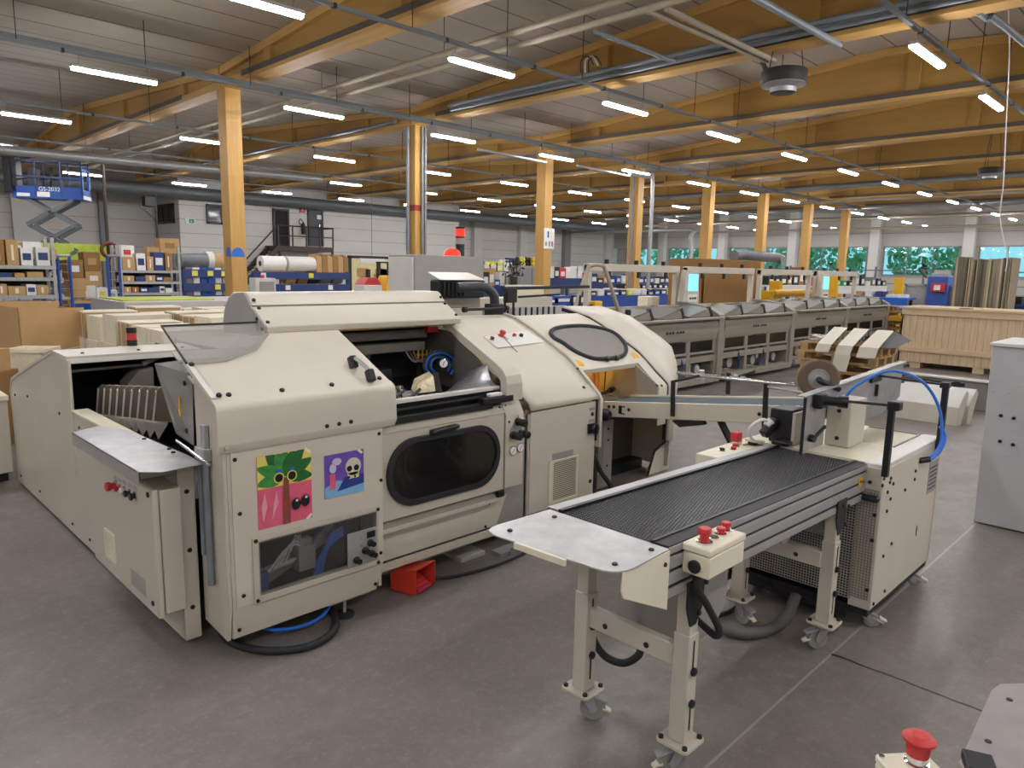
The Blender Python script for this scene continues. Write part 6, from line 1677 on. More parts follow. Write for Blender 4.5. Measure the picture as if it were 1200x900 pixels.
# wooden crate
cr = thing('wooden_crate', 'large new pine transport crate on runners at the right', 'crate', (17.4, 3.2, 0))
y0, y1 = .2, 5.06
part('front_boards', B().box(16.92, 16.95, y0, y1, .12, 1.25), 'cratewood', cr)
part('end_boards', B().box(16.92, 18.2, y1 - .03, y1, .12, 1.25), 'cratewood', cr)
part('lid', B().box(16.86, 18.2, y0, y1 + .05, 1.25, 1.29), 'cratebatten', cr)
for z0, z1, nm in ((1.12, 1.25, 'top_batten'), (.34, .45, 'lower_batten')):
    part(nm, B().box(16.885, 16.92, y0, y1, z0, z1), 'cratebatten', cr, .004)
for y in (4.72, 3.55, 2.4, 1.2): part('runner', B().box(16.95, 18.2, y - .1, y + .1, 0, .12), 'cratebatten', cr)
for y in (3.9, 2.6): part('lid_bracket', B().box(16.9, 17.2, y - .1, y + .1, 1.29, 1.30), 'dark', cr)
part('inside_box', B().box(16.97, 18.15, y0 + .05, y1 - .05, .13, 1.24), 'cratebatten', cr)
# bundle of upright boards behind the crate
bn = thing('board_bundle', 'tall bundle of upright weathered boards and strips behind the wooden crate', 'boards', (19.3, 4.05, 0))
random.seed(3)
cols = [mat('board_tone_%d' % i, h_, .75, var=.15, scale=6, stretch=(8, 8, .6)) for i, h_ in enumerate(('8C8272', 'B5A88C', '6E6658', 'A2937A', '5A5B4E', 'C0B49A'))]
y = 3.58
k = 0
while y < 4.66 and k < 60:
    w = random.uniform(.018, .045)
    h_ = 2.30 + random.uniform(-.03, .05) + .12 * abs(y - 4.1)
    part('board', B().slab([(19.0 + random.uniform(0, .05), y + random.uniform(-.01, .01) * 2, .0), (19.0 + random.uniform(0, .05), y + w, .0), (19.0, y + w + random.uniform(-.02, .02), h_), (19.0, y + random.uniform(-.02, .02), h_)], (.7, 0, 0)), random.choice(cols) if k != 12 else mat('green_strip', '4E6A48', .6), bn)
    y += w + .002; k += 1
part('pallet_base', B().box(18.9, 19.8, 3.5, 4.75, 0, .0), 'palletwood', bn) if False else None
# pallets stacked at the end of the gathering line
for j, (x, y, n, s) in enumerate(((20.6, 5.9, 8, 'in the pile at the end of the gathering line'),)):
    for k in range(n):
        o = copy_tree(pal, (x, y, .145 * k), 'wooden pallet %s, %s' % (s, ORD[k] + ' from the floor'), .03 * (k % 3))
        o['group'] = 'pallet pile at the end of the gathering line'
yb = part('yellow_bar', B().box(20.05, 20.15, 5.2, 6.6, .78, .92), 'yellow', None, .02); tag(yb, 'yellow padded bar in front of the tall pallet pile', 'bar')
# blue machine, tables and far things on the right
p = at(1096, 345, x=24)
bm2 = thing('blue_machine', 'small bright blue machine with a red and yellow box on its front', 'machine', (24, p.y, 0))
part('body', B().box(24, 24.7, p.y - .3, p.y + .25, .2, 1.95), mat('dull_blue_enamel', '3A59A8', .45), bm2, .02)
part('front_tray', B().box(23.85, 24, p.y - .25, p.y + .1, 1.5, 1.75), 'red', bm2, .01)
part('label', B().box(23.84, 23.85, p.y - .15, p.y + .02, 1.55, 1.7), 'paper', bm2)
part('top_gear', B().cyl((24.3, p.y - .25, 2.02), (24.3, p.y + .15, 2.02), .12).box(24.1, 24.5, p.y - .27, p.y + .2, 1.95, 2.0), 'galv', bm2)
part('hose', B().tube([(24.1, p.y + .3, 1.9), (24.1, p.y + .5, 2.1), (24.1, p.y + .5, 2.2), (24.1, p.y + .3, 2.15)], .02, 6), 'black', bm2)
part('stand', B().box(24, 24.7, p.y - .28, p.y + .23, 0, .2), 'dark', bm2)
for j, (px, w, lbl) in enumerate(((1072, .6, 'grey wire mesh cage left of the blue machine'), (1117, .4, 'grey upright panel right of the blue machine'))):
    q = at(px, 345, x=24.2)
    t = thing('mesh_cage' if j == 0 else 'partition', lbl, 'cage' if j == 0 else 'panel', (24.2, q.y, 0))
    part('frame', B().box(24.2, 24.6, q.y - w / 2, q.y - w / 2 + .05, 0, 1.7).box(24.2, 24.6, q.y + w / 2 - .05, q.y + w / 2, 0, 1.7).box(24.2, 24.6, q.y - w / 2, q.y + w / 2, 1.65, 1.7), 'greypaint', t)
    part('infill', B().box(24.25, 24.27, q.y - w / 2, q.y + w / 2, .1, 1.65), 'galv' if j == 0 else 'tray', t)
def far_table(px, x, w, z, m, lbl, legs='dark', items=()):
    q = at(px, 340, x=x)
    t = thing('work_table', lbl, 'table', (x, q.y, 0))
    part('table_top', B().box(x, x + .8, q.y - w / 2, q.y + w / 2, z, z + .06), m, t, .006)
    part('apron', B().box(x + .02, x + .06, q.y - w / 2, q.y + w / 2, z - .35, z), m, t)
    for i in (-1, 1):
        for k in (0, 1): part('leg', B().box(x + .05 + .65 * k, x + .12 + .65 * k, q.y + i * (w / 2 - .08), q.y + i * (w / 2 - .08) + .07, 0, z), legs, t)
    return q
q = far_table(1030, 23, 1.6, 1.25, 'hoseblue', 'blue work table beyond the last gathering station')
for i in range(5):
    h_ = random.uniform(.08, .2)
    o = part('carton', B().box(23.1, 23.5, q.y - .7 + .3 * i, q.y - .48 + .3 * i, 1.31, 1.31 + h_), ('paper', 'offwhite', 'rackblue', 'paper', 'kraft')[i], None, .004)
    tag(o, 'small box on the blue work table, %s from the left' % ORD[4 - i], 'box', 'boxes on the blue work table')
q = far_table(1205, 21, 1.4, 1.25, 'rackblue', 'dark blue work bench at the right edge behind the crate')
for i in range(4):
    o = part('plastic_bin', B().box(21.05, 21.3, q.y - .1 + .22 * i, q.y + .08 + .22 * i, 1.31, 1.5), ('blue', 'black', 'blue', 'greypaint')[i], None, .006)
    tag(o, 'small bin on the dark blue work bench, %s from the right' % ORD[i], 'bin', 'bins on the dark blue work bench')
# fence in front of the far windows
ff = thing('wire_fence', 'low grey rail fence in front of the far windows', 'fence', (46, 14, 0))
part('top_rail', B().box(45.97, 46.03, 5, 26, 2.25, 2.32).box(45.97, 46.03, 5, 26, 1.5, 1.55), 'tray', ff)
for k in range(9): part('fence_post', B().box(45.95, 46.05, 5 + 2.6 * k, 5.1 + 2.6 * k, 0, 2.5), 'tray', ff)
for i, (px, x, h_, m, lbl) in enumerate(((908, 17.5, 1.75, 'yellow', 'yellow upright post behind the third portal frame'), (1053, 26, 1.9, 'yellow', 'yellow upright post left of the mesh cage'), (976, 24, 1.9, 'yellow', 'yellow upright post behind the fourth portal frame'))):
    q = at(px, 330, x=x)
    t = thing('yellow_post', lbl, 'post', (x, q.y, 0))
    part('post_bar', B().box(x, x + .15, q.y - .14, q.y + .14, 0, h_), 'yellow', t, .01)
    part('post_foot', B().box(x - .05, x + .2, q.y - .2, q.y + .2, 0, .03), 'dark', t)
q = at(930, 351, x=17.0)
t = thing('yellow_roller', 'long yellow roller lying behind the third portal frame', 'roller', (17, q.y, 1.3))
a, b = at(905, 351, y=8.0), at(952, 349, y=8.0)
part('roller_body', B().cyl((a.x, 8.0, 1.45), (b.x, 8.0, 1.45), .09, 14), 'yellow', t)
part('roller_end', B().box(a.x - .3, a.x, 7.95, 8.15, 1.30, 1.52), 'yellow', t, .01)
part('roller_stand', B().box(a.x, a.x + .06, 7.95, 8.05, 0, 1.4).box(b.x - .06, b.x, 7.95, 8.05, 0, 1.4), 'tray', t)
# upright cardboard sheets with a wrapped roll on top
x0, x1 = at(826, 330, y=8.6).x, at(884, 330, y=8.6).x
cb_ = thing('cardboard_crate', 'very large brown cardboard crate standing behind the second portal frame', 'cardboard box', ((x0 + x1) / 2, 8.9, 0))
zt3 = at(850, 304, y=8.6).z
part('front_sheet', B().box(x0, x1, 8.58, 8.62, .1, at(850, 323, y=8.6).z), 'kraft_dark', cb_, .004)
part('body', B().box(x0 + .05, x1 + .5, 8.7, 9.6, .1, zt3), 'kraft_dark', cb_, .01)
part('pallet_base', B().box(x0, x1 + .4, 8.6, 9.5, 0, .1), 'palletwood', cb_)
a, b = at(860, 300, y=9.0), at(914, 299, y=9.0)
rl = thing('film_roll', 'grey film wrapped roll lying on top of the large brown cardboard crate', 'roll', ((a.x + b.x) / 2, 9.0, zt3))
part('wrapped_roll', B().tube([(a.x, 9.0, zt3 + .12), (a.x + .5, 9.05, zt3 + .16), ((a.x + b.x) / 2, 9.0, zt3 + .13), (b.x - .25, 8.98, zt3 + .13), (b.x, 8.95, zt3 + .08)], .13, 14, 5), 'greyfilm', rl)
part('film_tail', B().slab([(b.x - .3, 8.85, zt3 + .15), (b.x, 8.82, zt3 + .1), (b.x - .05, 8.8, zt3 - .15), (b.x - .25, 8.82, zt3 - .1)], (0, .01, 0)), 'greyfilm', rl)
# ------------------------------------------------------------------ left side: carton, bundles, racks, scissor lift
_a, _b = at(24, 400, y=10.5), at(101, 400, y=10.62)
T = Matrix.Translation((_a.x, _a.y, 0)) @ Matrix.Rotation(math.atan2(_b.y - _a.y, _b.x - _a.x), 4, 'Z') @ Matrix.Scale((_b.xy - _a.xy).length / .84, 4)
bx_ = thing('cardboard_box', 'big open brown cardboard box at the left edge', 'cardboard box', (2.2, 10.8, 0))
part('carton_walls', B().box(0, .84, 0, .012, .12, 1.44).box(0, .012, 0, .8, .12, 1.46).box(.828, .84, 0, .8, .12, 1.42).box(0, .84, .788, .8, .12, 1.50).box(0, .84, 0, .8, .12, .14).xf(T), 'kraft', bx_)
part('flap', B().slab([(.02, .79, 1.50), (.6, .79, 1.50), (.56, .9, 1.47), (.05, .9, 1.47)], (0, 0, .008)).xf(T), 'kraft', bx_)
part('tear', B().slab([(.55, -.003, .84), (.80, -.003, .88), (.80, -.003, .89), (.56, -.003, .86)], (0, .003, 0)).xf(T), 'offwhite', bx_, label='torn crease line')
part('box_pallet', B().box(-.02, .86, 0, .8, 0, .12).xf(T), 'palletwood', bx_)
wc_ = thing('wooden_tub', 'pale open wooden box in front of the big cardboard box', 'wooden box', (1.75, 9.2, 0))
T = Matrix.Translation((1.62, 9.35, 0)) @ Matrix.Rotation(math.radians(-40), 4, 'Z')
part('tub_walls', B().box(0, .36, 0, .02, .2, .92).box(0, .36, .3, .32, .2, .92).box(0, .02, 0, .32, .2, .92).box(.34, .36, 0, .32, .2, .92).box(0, .36, 0, .32, .2, .22).xf(T), 'boardwood', wc_)
part('rim', B().box(-.02, .38, -.02, .0, .90, .94).box(-.02, .38, .32, .34, .90, .94).box(-.02, 0, 0, .32, .90, .94).box(.36, .38, 0, .32, .90, .94).xf(T), 'boardwood', wc_)
part('tub_stand', B().box(.02, .34, .02, .3, 0, .2).xf(T), 'palletwood', wc_)
for k in range(4):
    p = at(6, 404, d=9.6)
    t = thing('plastic_crate', 'grey slotted plastic crate at the left edge, %s of its stack' % ('lowest', 'second', 'third', 'topmost')[k], 'crate', (p.x - .15, p.y, .24 * k), 'grey crates at the left edge')
    c = (p.x - .15, p.y)
    T = Matrix.Translation((c[0], c[1], .24 * k)) @ Matrix.Rotation(math.radians(-45), 4, 'Z')
    wl = B().box(-.3, .3, -.2, .2, 0, .01)
    for z_ in (.0, .10, .20): wl.box(-.3, .3, -.2, -.185, z_, z_ + .035).box(-.3, .3, .185, .2, z_, z_ + .035).box(-.3, -.285, -.2, .2, z_, z_ + .035).box(.285, .3, -.2, .2, z_, z_ + .035)
    part('lattice_walls', wl.xf(T), 'greypaint', t)
    ub = B()
    for i in range(7): ub.box(-.3 + .097 * i, -.283 + .097 * i, -.2, -.186, 0, .235)
    for i in range(5): ub.box(.286, .3, -.2 + .096 * i, -.184 + .096 * i, 0, .235)
    part('uprights', ub.xf(T), 'greypaint', t)
o = part('carton', B().cbox((1.42, 8.95, .88), (.22, .2, .22), Matrix.Rotation(-.8, 3, 'Z')), 'kraft'); tag(o, 'small brown carton beside the pale wooden box', 'cardboard box')
o = part('carton', B().cbox((1.42, 8.95, .385), (.3, .3, .77), Matrix.Rotation(-.8, 3, 'Z')), 'kraft_dark', None, .005); tag(o, 'brown carton column under the small carton at the left edge', 'cardboard box')

# strapped paper bundles with wooden end boards, stacked in two tiers
def make_bundle(tone):
    t = thing('paper_bundle', '', 'paper bundle', (0, 0, 0))
    L, W, H = .66, .44, .30
    part('sheets', B().box(-L / 2 + .02, L / 2 - .02, -W / 2 + .01, W / 2 - .01, .0, H - .014), tone, t)
    part('top_board', B().box(-L / 2, L / 2, -W / 2, W / 2, H - .014, H), 'boardwood', t)
    part('end_board', B().box(-L / 2, -L / 2 + .02, -W / 2, W / 2, 0, H - .014), tone if 'brown' in tone.name else 'boardwood', t)
    part('end_board', B().box(L / 2 - .02, L / 2, -W / 2, W / 2, 0, H - .014), 'boardwood', t)
    for s in (-.1, .1): part('strap', B().box(-L / 2 - .002, L / 2 + .002, s - .006, s + .006, 0.0, H + .002), 'offwhite', t)
    return t
pa = make_bundle(mat('brown_paper_stack', 'B4946A', .8, var=.1, scale=40, stretch=(1, 1, 20))); pb = make_bundle(mat('cream_paper_stack', 'EDE6D4', .8, var=.06, scale=40, stretch=(1, 1, 20)))
random.seed(11)
used_b = set()
for iy in range(7):
    for ix in range(6):
        x, y = 2.98 + .74 * ix, 7.98 + .52 * iy
        for tier in ((0, 1) if (ix == 0 or iy == 0) else (1,)):
            kk = 1 if random.random() < .58 else 0
            src = pb if kk else pa
            if kk not in used_b: o = src; used_b.add(kk)
            else: o = copy_tree(src)
            o.location = (x + random.uniform(-.03, .03), y + random.uniform(-.02, .02), .62 + .30 * tier)
            o.rotation_euler = (0, 0, random.uniform(-.05, .05))
            if tier: o.scale = (random.uniform(.88, 1.02), random.uniform(.9, 1.03), random.uniform(.9, 1.25))
            o['label'] = 'strapped paper bundle, %s tier, %s row from the machine, %s from the left' % ('upper' if tier else 'lower', ORD[iy], ORD[ix])
            o['group'] = 'strapped paper bundles'
def trestle(lbl, x0, x1, y0, y1, z):
    t = thing('bundle_trestle', lbl, 'trestle', ((x0 + x1) / 2, (y0 + y1) / 2, 0))
    part('deck', B().box(x0, x1, y0, y1, z - .04, z), 'palletwood', t)
    for xx in (x0 + .03, x1 - .13):
        for yy in (y0 + .03, y1 - .13): part('leg', B().box(xx, xx + .1, yy, yy + .1, 0, z - .04), 'palletwood', t)
trestle('long low timber trestle under the front row of paper bundles', 2.62, 7.05, 7.74, 8.22, .62)
trestle('low timber trestle under the left column of paper bundles', 2.62, 3.33, 8.25, 11.4, .62)
trestle('wide higher timber trestle under the rear rows of paper bundles', 3.36, 7.05, 8.25, 11.4, .92)
ls = part('green_sheet', B().box(3.6, 5.0, 12.0, 13.2, 1.30, 1.32), 'lime'); tag(ls, 'yellow green sheet lying flat behind the paper bundles', 'sheet')
o = part('sheet_stack', B().box(3.5, 6.6, 11.6, 13.3, .62, 1.30), mat('grey_paper_stack', 'B9B6B4', .7, var=.1, scale=30, stretch=(1, 1, 10))); tag(o, 'wide grey stack of sheets under the yellow green sheet', 'paper stack')
o = part('stack_stand', B().box(3.6, 6.5, 11.7, 13.2, 0, .62), 'palletwood'); tag(o, 'timber platform under the wide stack of sheets', 'platform')

# ------------------------------------------------------------------ racks
BOXM = ['kraft', 'kraft', 'kraft', 'offwhite', 'kraft_dark', 'paper', 'rackblue', 'kraft']
def rack(name, label, y, px0, px1, shelf_py, depth, up_m, beam_m, fill, what, tall, seed, gap=.25, zbot=0.0, hmax=None):
    random.seed(seed)
    x0, x1 = at(px0, 320, y=y).x, at(px1, 320, y=y).x
    t = thing(name, label, 'rack', ((x0 + x1) / 2, y, 0))
    zs = [at((px0 + px1) / 2, p, y=y).z for p in shelf_py]
    for xx in (x0, x1 - .06):
        for yy in (y, y + depth - .06): part('upright', B().box(xx, xx + .06, yy, yy + .06, 0, tall), up_m, t)
    for k, z in enumerate(zs):
        part('shelf', B().box(x0, x1, y, y + depth, z - .03, z), 'galv', t)
        part('shelf_beam', B().box(x0, x1, y - .02, y, z - .07, z), beam_m, t)
    part('gap_shade_sheet', B().box(x0, x1, y + depth - .02, y + depth, zs[-1], zs[0]), 'dark', t)  # dark sheet added to give the shade in the gaps between boxes
    lvl = ['top', 'second', 'third', 'fourth', 'fifth']
    for k, z in enumerate(zs):
        if not fill[k]: continue
        hm = (zs[k - 1] - .12 - z) if k else .55
        x = x0 + .08; n = 0
        while x < x1 - .2:
            w = random.uniform(.16, .34) * fill[k]
            if x + w > x1 - .06: break
            h_ = max(.06, min(hm, random.uniform(.62, .97) * hm))
            m = random.choice(BOXM)
            o = part('carton', B().box(x, x + w, y + .03, y + depth - .1, z, z + h_), m, None, .006)
            if h_ > .15: part('tape' if m.startswith('kraft') else 'label_sheet', B().box(x + w * .4, x + w * .6, y + .026, y + .03, z + h_ * .2, z + h_ * .8) if m.startswith('kraft') else B().box(x + w * .15, x + w * .85, y + .026, y + .03, z + h_ * .3, z + h_ * .7), 'cream' if m.startswith('kraft') else ('rackblue' if m != 'rackblue' else 'paper'), o)
            n += 1
            tag(o, 'box on the %s shelf of the %s, %s from the left' % (lvl[k], what, ORD[min(n - 1, 15)]), 'box', 'boxes on the ' + what)
            x += w + random.uniform(.005, gap * .5)
    return t, x0, x1, zs
rack('storage_rack', 'galvanised shelf rack full of boxes at the left edge', 17.0, -12, 66, (311, 325, 346), .6, 'galv', 'galv', (1, 1, 1), 'left edge rack', 2.35, 21, .12)
p = at(30, 303, y=17.2)
rack('storage_rack', 'galvanised shelf rack topped by brown cartons under the office side window', 22.0, 141, 212, (317, 330, 343, 352), .7, 'galv', 'galv', (1.0, .9, .8, 1.0), 'rack under the side window', 2.35, 22, .1)
# named cartons on top of the racks
def carton(px, py_top, py_bot, wpx, y, m, lbl, label_sheet=None, tilt=0):
    a = at(px - wpx / 2, py_bot, y=y); b = at(px + wpx / 2, py_top, y=y)
    o = part('carton', B().box(a.x, b.x, y, y + .4, a.z, b.z), m, None, .01)
    part('flap', B().box(a.x + .01, b.x - .01, y + .01, y + .19, b.z, b.z + .006), m, o)
    if label_sheet: part('label_sheet', B().box(a.x + (b.x - a.x) * .25, b.x - (b.x - a.x) * .25, y - .004, y, a.z + (b.z - a.z) * .35, a.z + (b.z - a.z) * .7), label_sheet, o)
    tag(o, lbl, 'cardboard box')
    return o
carton(149, 288, 304, 16, 22.3, 'paper', 'white carton with a red mark on top of the rack under the side window', 'red')
carton(199, 280, 297, 22, 22.3, 'kraft', 'bulging brown carton highest on the rack under the side window', 'kraft_dark')
carton(180, 290, 304, 14, 22.35, 'kraft', 'square brown carton next to the bulging one on the rack')
carton(38, 284, 303, 20, 17.2, 'paper', 'large white carton on top of the left edge rack')
carton(20, 288, 303, 10, 17.2, 'offwhite', 'small white carton left of the large white one on the left edge rack')
carton(58, 292, 303, 16, 17.2, 'kraft', 'flat brown carton right of the white cartons on the left edge rack')
carton(3, 283, 303, 14, 17.2, 'kraft', 'brown carton at the very left on top of the left edge rack')
carton(88, 305, 326, 18, 17.4, 'kraft_dark', 'brown carton between the two blue trolleys, upper one', 'paper')
carton(91, 326, 341, 19, 17.4, 'kraft', 'brown fruit carton with holes between the two blue trolleys')
carton(91, 341, 349, 19, 17.4, 'kraft', 'low brown carton below the fruit carton')
carton(110, 318, 335, 18, 17.5, 'kraft', 'brown carton with a white sheet right of the fruit carton', 'paper')
carton(108, 296, 318, 18, 17.5, 'kraft_dark', 'tall brown carton behind the white sheet, upper one', 'kraft')
carton(120, 337, 352, 12, 17.4, 'paper', 'white carton with a yellow band near the right blue trolley', 'lemon')
carton(132, 340, 352, 11, 17.4, 'offwhite', 'white carton at the foot of the right blue trolley', 'greypaint')
carton(106, 335, 349, 12, 17.45, 'offwhite', 'pale carton between the fruit carton and the yellow band carton')
pt_ = thing('pallet_table', 'timber platform carrying the cartons between the blue trolleys', 'platform', (4.1, 17.4, 0))
za_, xa_, xb_ = at(100, 352, y=17.4).z, at(78, 350, y=17.4).x, at(140, 350, y=17.4).x
part('deck', B().box(xa_, xb_, 17.3, 18.1, za_ - .06, za_), 'palletwood', pt_)
for xx in (xa_ + .05, xb_ - .15): part('leg', B().box(xx, xx + .1, 17.4, 17.5, 0, za_ - .06).box(xx, xx + .1, 17.9, 18.0, 0, za_ - .06), 'palletwood', pt_)
for i, px in enumerate((76, 134)):
    y = 17.25
    a, b = at(px - 5, 352, y=y), at(px + 5, 300, y=y)
    t = thing('roll_trolley', 'blue framed mesh trolley, %s of the two' % ('left', 'right')[i], 'trolley', (a.x, y, 0), 'blue mesh trolleys')
    for xx in (a.x, b.x): part('side_post', B().cyl((xx, y, .1), (xx, y, b.z), .03, 8), 'blue', t)
    ms = B()
    for k in range(10): ms.box(a.x, b.x, y, y + .008, .3 + k * (b.z - .3) / 10, .31 + k * (b.z - .3) / 10)
    part('mesh', ms, 'galv', t)
    part('top_bar', B().cyl((a.x, y, b.z), (b.x, y, b.z), .03, 8), 'galv', t)
    part('base', B().box(a.x, b.x, y, y + .6, .1, .16), 'blue', t)
    for xx in (a.x, b.x):
        part('caster', B().cyl((xx - .02, y + .1, .06), (xx + .02, y + .1, .06), .06, 12), 'black', t)
# lime strip on the wall behind the racks
lw = thing('lime_panel', 'long lime green panel along the wall behind the left racks', 'panel', (6, 26, 2.2))
a, b = at(0, 300, y=26), at(160, 288, y=26)
part('panel_sheet', B().box(a.x - 1, b.x - .9, 26, 26.05, 1.9, 2.42), 'lime', lw)
part('panel_posts', B().box(a.x, a.x + .08, 26.05, 26.12, 0, 2.4).box(b.x - 1.2, b.x - 1.1, 26.05, 26.12, 0, 2.4), 'galv', lw)
# hose reel on a wall pipe
a = at(128, 293, y=25.5)
t = thing('hose_reel', 'dark red hose reel below a thin vertical pipe', 'hose reel', a)
part('reel', B().tube([(a.x + .22 * math.cos(k * PI / 4), 25.5, a.z + .22 * math.sin(k * PI / 4)) for k in range(8)], .06, 8, 3, True), mat('dark_red_hose', '6E3030', .5), t)
part('supply_pipe', B().cyl((a.x, 25.6, 0), (a.x, 25.6, 5.0), .05, 8), 'stair', t)
# speaker / camera bracket on the wall
a = at(174, 236, y=33)
t = thing('wall_speaker', 'grey speaker on a dark triangular bracket near the office corner', 'speaker', a)
part('speaker_box', B().cbox(a, (.4, .4, .4)), 'dark', t, .01)
part('bracket', B().beam(a + Vector((-.3, 0, -.25)), a + Vector((.35, 0, -.25)), .06, .06).beam(a + Vector((-.3, 0, -.25)), a + Vector((.25, 0, -.75)), .05, .05), 'frameblack', t)
part('mast', B().cyl((a.x + .28, 33, 0), (a.x + .28, 33, a.z + .3), .05, 8), 'frameblack', t)
# blue pallet racks with rolls
def blue_rack(label, y, px0, px1, zs, what):
    x0, x1 = at(px0, 320, y=y).x, at(px1, 320, y=y).x
    t = thing('pallet_rack', label, 'rack', ((x0 + x1) / 2, y, 0))
    n = max(2, int((x1 - x0) / 2.6) + 1)
    for k in range(n):
        xx = x0 + (x1 - x0 - .1) * k / (n - 1)
        part('upright', B().box(xx, xx + .1, y, y + .1, 0, zs[0] + .02).box(xx, xx + .1, y + .9, y + 1.0, 0, zs[0] + .02), 'rackblue', t)
    for z in zs:
        part('beam', B().box(x0, x1, y - .05, y, z - .28, z), 'rackblue', t)
        part('deck', B().box(x0, x1, y, y + 1.0, z - .05, z - .02), 'palletwood', t)
    random.seed(int(px0))
    for z in zs:
        x = x0 + .3
        while x < x1 - .5:
            if random.random() < .6: part('tag', B().box(x, x + .2, y - .06, y - .05, z - .22, z - .04), 'lemon' if random.random() < .75 else 'paper', t, label='yellow label on the beam')
            x += random.uniform(.35, 1.0)
    return x0, x1
def roll(x0, x1, y, z, r, m, lbl, grp=None, core='black'):
    t = thing('paper_roll', lbl, 'roll', ((x0 + x1) / 2, y, z), grp)
    part('roll_body', B().cyl((x0, y, z + r), (x1, y, z + r), r, 18), m, t)
    part('core', B().cyl((x0 - .01, y, z + r), (x1 + .01, y, z + r), r * .35, 12), core, t)
    return t
y = 26.0
zs = [at(360, 319, y=y).z, at(360, 333, y=y).z, at(360, 345, y=y).z - .3]
x0, x1 = blue_rack('dark blue pallet rack with paper rolls right of the first timber column', y, 296, 409, zs, 'x')
xx = lambda px, yy=y: at(px, 320, y=yy).x
roll(xx(311), xx(338), y + .4, zs[0], .30, 'paper', 'thick white roll with a dark end on the rack right of the first column')
roll(xx(341), xx(374), y + .4, zs[0], .30, 'offwhite', 'second thick white roll on top of the rack right of the first column', core='kraft')
for k in range(6):
    st_ = (xx(408) - xx(373)) / 5.6
    a_ = xx(373) + k * st_
    o = part('kraft_stack', B().slab([(a_, y + .1, zs[0]), (a_ + st_ * .97, y + .1, zs[0]), (a_ + st_ * .9, y + .1, zs[0] + .62), (a_ - st_ * .04, y + .1, zs[0] + .72)], (0, .6, 0)), 'kraft_dark' if k % 2 else 'kraft', None, .01)
    tag(o, 'folded kraft board pack on the blue rack, %s from the left' % ORD[k], 'cardboard', 'kraft board packs on the blue rack')
for k, (px, r, m) in enumerate(((343, .22, 'kraft'), (357, .24, 'kraft_dark'), (370, .25, 'dark'), (384, .22, 'greyfilm'), (398, .26, 'greyfilm'))):
    roll(xx(px - 6), xx(px + 5), y + .3, zs[1], r, m, 'small roll, %s from the left on the rack right of the first column' % ORD[k], 'small rolls on the blue rack', 'paper')
zs2 = [at(245, 316, y=y).z, at(245, 332, y=y).z, at(245, 346, y=y).z]
x0, x1 = blue_rack('dark blue pallet rack with wrapped rolls left of the first timber column', y, 214, 275, zs2, 'x')
for k, (p0, p1, r, m) in enumerate(((214, 246, .3, 'greyfilm'), (246, 254, .32, 'offwhite'), (255, 267, .28, 'kraft'))):
    roll(xx(p0), xx(p1), y + .3 + .1 * k, zs2[0], r, m, ('long wrapped grey roll on top of the rack left of the first column', 'short white wrapped roll beside the long grey roll', 'brown roll end right of the white wrapped roll')[k], core='dark')
for lv in (1, 2):
    for k in range(6):
        a_ = x0 + .12 + k * (x1 - x0 - .3) / 6
        o = part('binder', B().box(a_, a_ + (x1 - x0 - .3) / 6 - .03, y + .05, y + .7, zs2[lv], zs2[lv] + (.55 if lv == 1 else .45)), ('greyfilm', 'paper', 'blue', 'blue', 'offwhite', 'greypaint')[k], None, .01)
        tag(o, 'upright pack, %s level of the left blue rack, %s from the left' % (('middle', 'bottom')[lv - 1], ORD[k]), 'pack', 'upright packs on the left blue rack')
# control box with a red button in front of the rack
a, b = at(300, 345, y=20), at(323, 326, y=20)
t = thing('control_cabinet', 'grey control cabinet with a red button on top right of the first timber column', 'cabinet', ((a.x + b.x) / 2, 20, 0))
part('body', B().box(a.x, b.x, 20, 20.4, 0, b.z), 'trimwhite', t, .01); part('door', B().box(a.x + .12, b.x - .06, 19.98, 20, .3, b.z - .1), 'greypaint', t)
part('red_button', B().cyl(((a.x + b.x) / 2, 20.2, b.z), ((a.x + b.x) / 2, 20.2, b.z + .09), .06, 12), 'red', t)
# floor-cleaner like white box with red hood, yellow stacker
a, b = at(427, 342, y=20), at(448, 334, y=20)
t = thing('cleaning_machine', 'white box with a red hood left of the yellow stacker', 'machine', ((a.x + b.x) / 2, 20, 0))
part('body', B().box(a.x, b.x, 20, 20.6, .1, b.z), 'offwhite', t, .02)
part('red_hood', B().prism([(a.x, b.z), (b.x, b.z), (b.x - .12, b.z + .16), (b.x - .2, b.z + .24), (a.x + .18, b.z + .24), (a.x + .1, b.z + .14)], 'y', 20.02, 20.58), 'red', t, .02)
part('post', B().box((a.x + b.x) / 2 - .06, (a.x + b.x) / 2 + .06, 20.25, 20.35, b.z + .2, b.z + .5), 'black', t)
part('base', B().box(a.x + .05, b.x - .05, 20.05, 20.55, 0, .1), 'dark', t)
a, b = at(453, 342, y=20), at(469, 323, y=20)
t = thing('electric_stacker', 'yellow and blue electric pallet stacker', 'stacker truck', ((a.x + b.x) / 2, 20, 0))
part('motor_cover', B().prism([(a.x, .1), (b.x, .1), (b.x, b.z - .05), (b.x - .08, b.z), (a.x + .06, b.z), (a.x, b.z - .1)], 'y', 20, 20.5), 'yellow', t, .02)
part('mast', B().box(a.x + .02, a.x + .12, 20.5, 20.6, 0, b.z + .45).box(b.x - .12, b.x - .02, 20.5, 20.6, 0, b.z + .45).box(a.x, b.x, 20.5, 20.6, b.z + .4, b.z + .45), 'black', t)
part('blue_post', B().box(b.x + .02, b.x + .16, 20.1, 20.2, .1, b.z + .2), 'blue', t)
part('yellow_top', B().box(b.x + .1, b.x + .24, 20.2, 20.3, b.z - .2, b.z + .4), 'yellow', t)
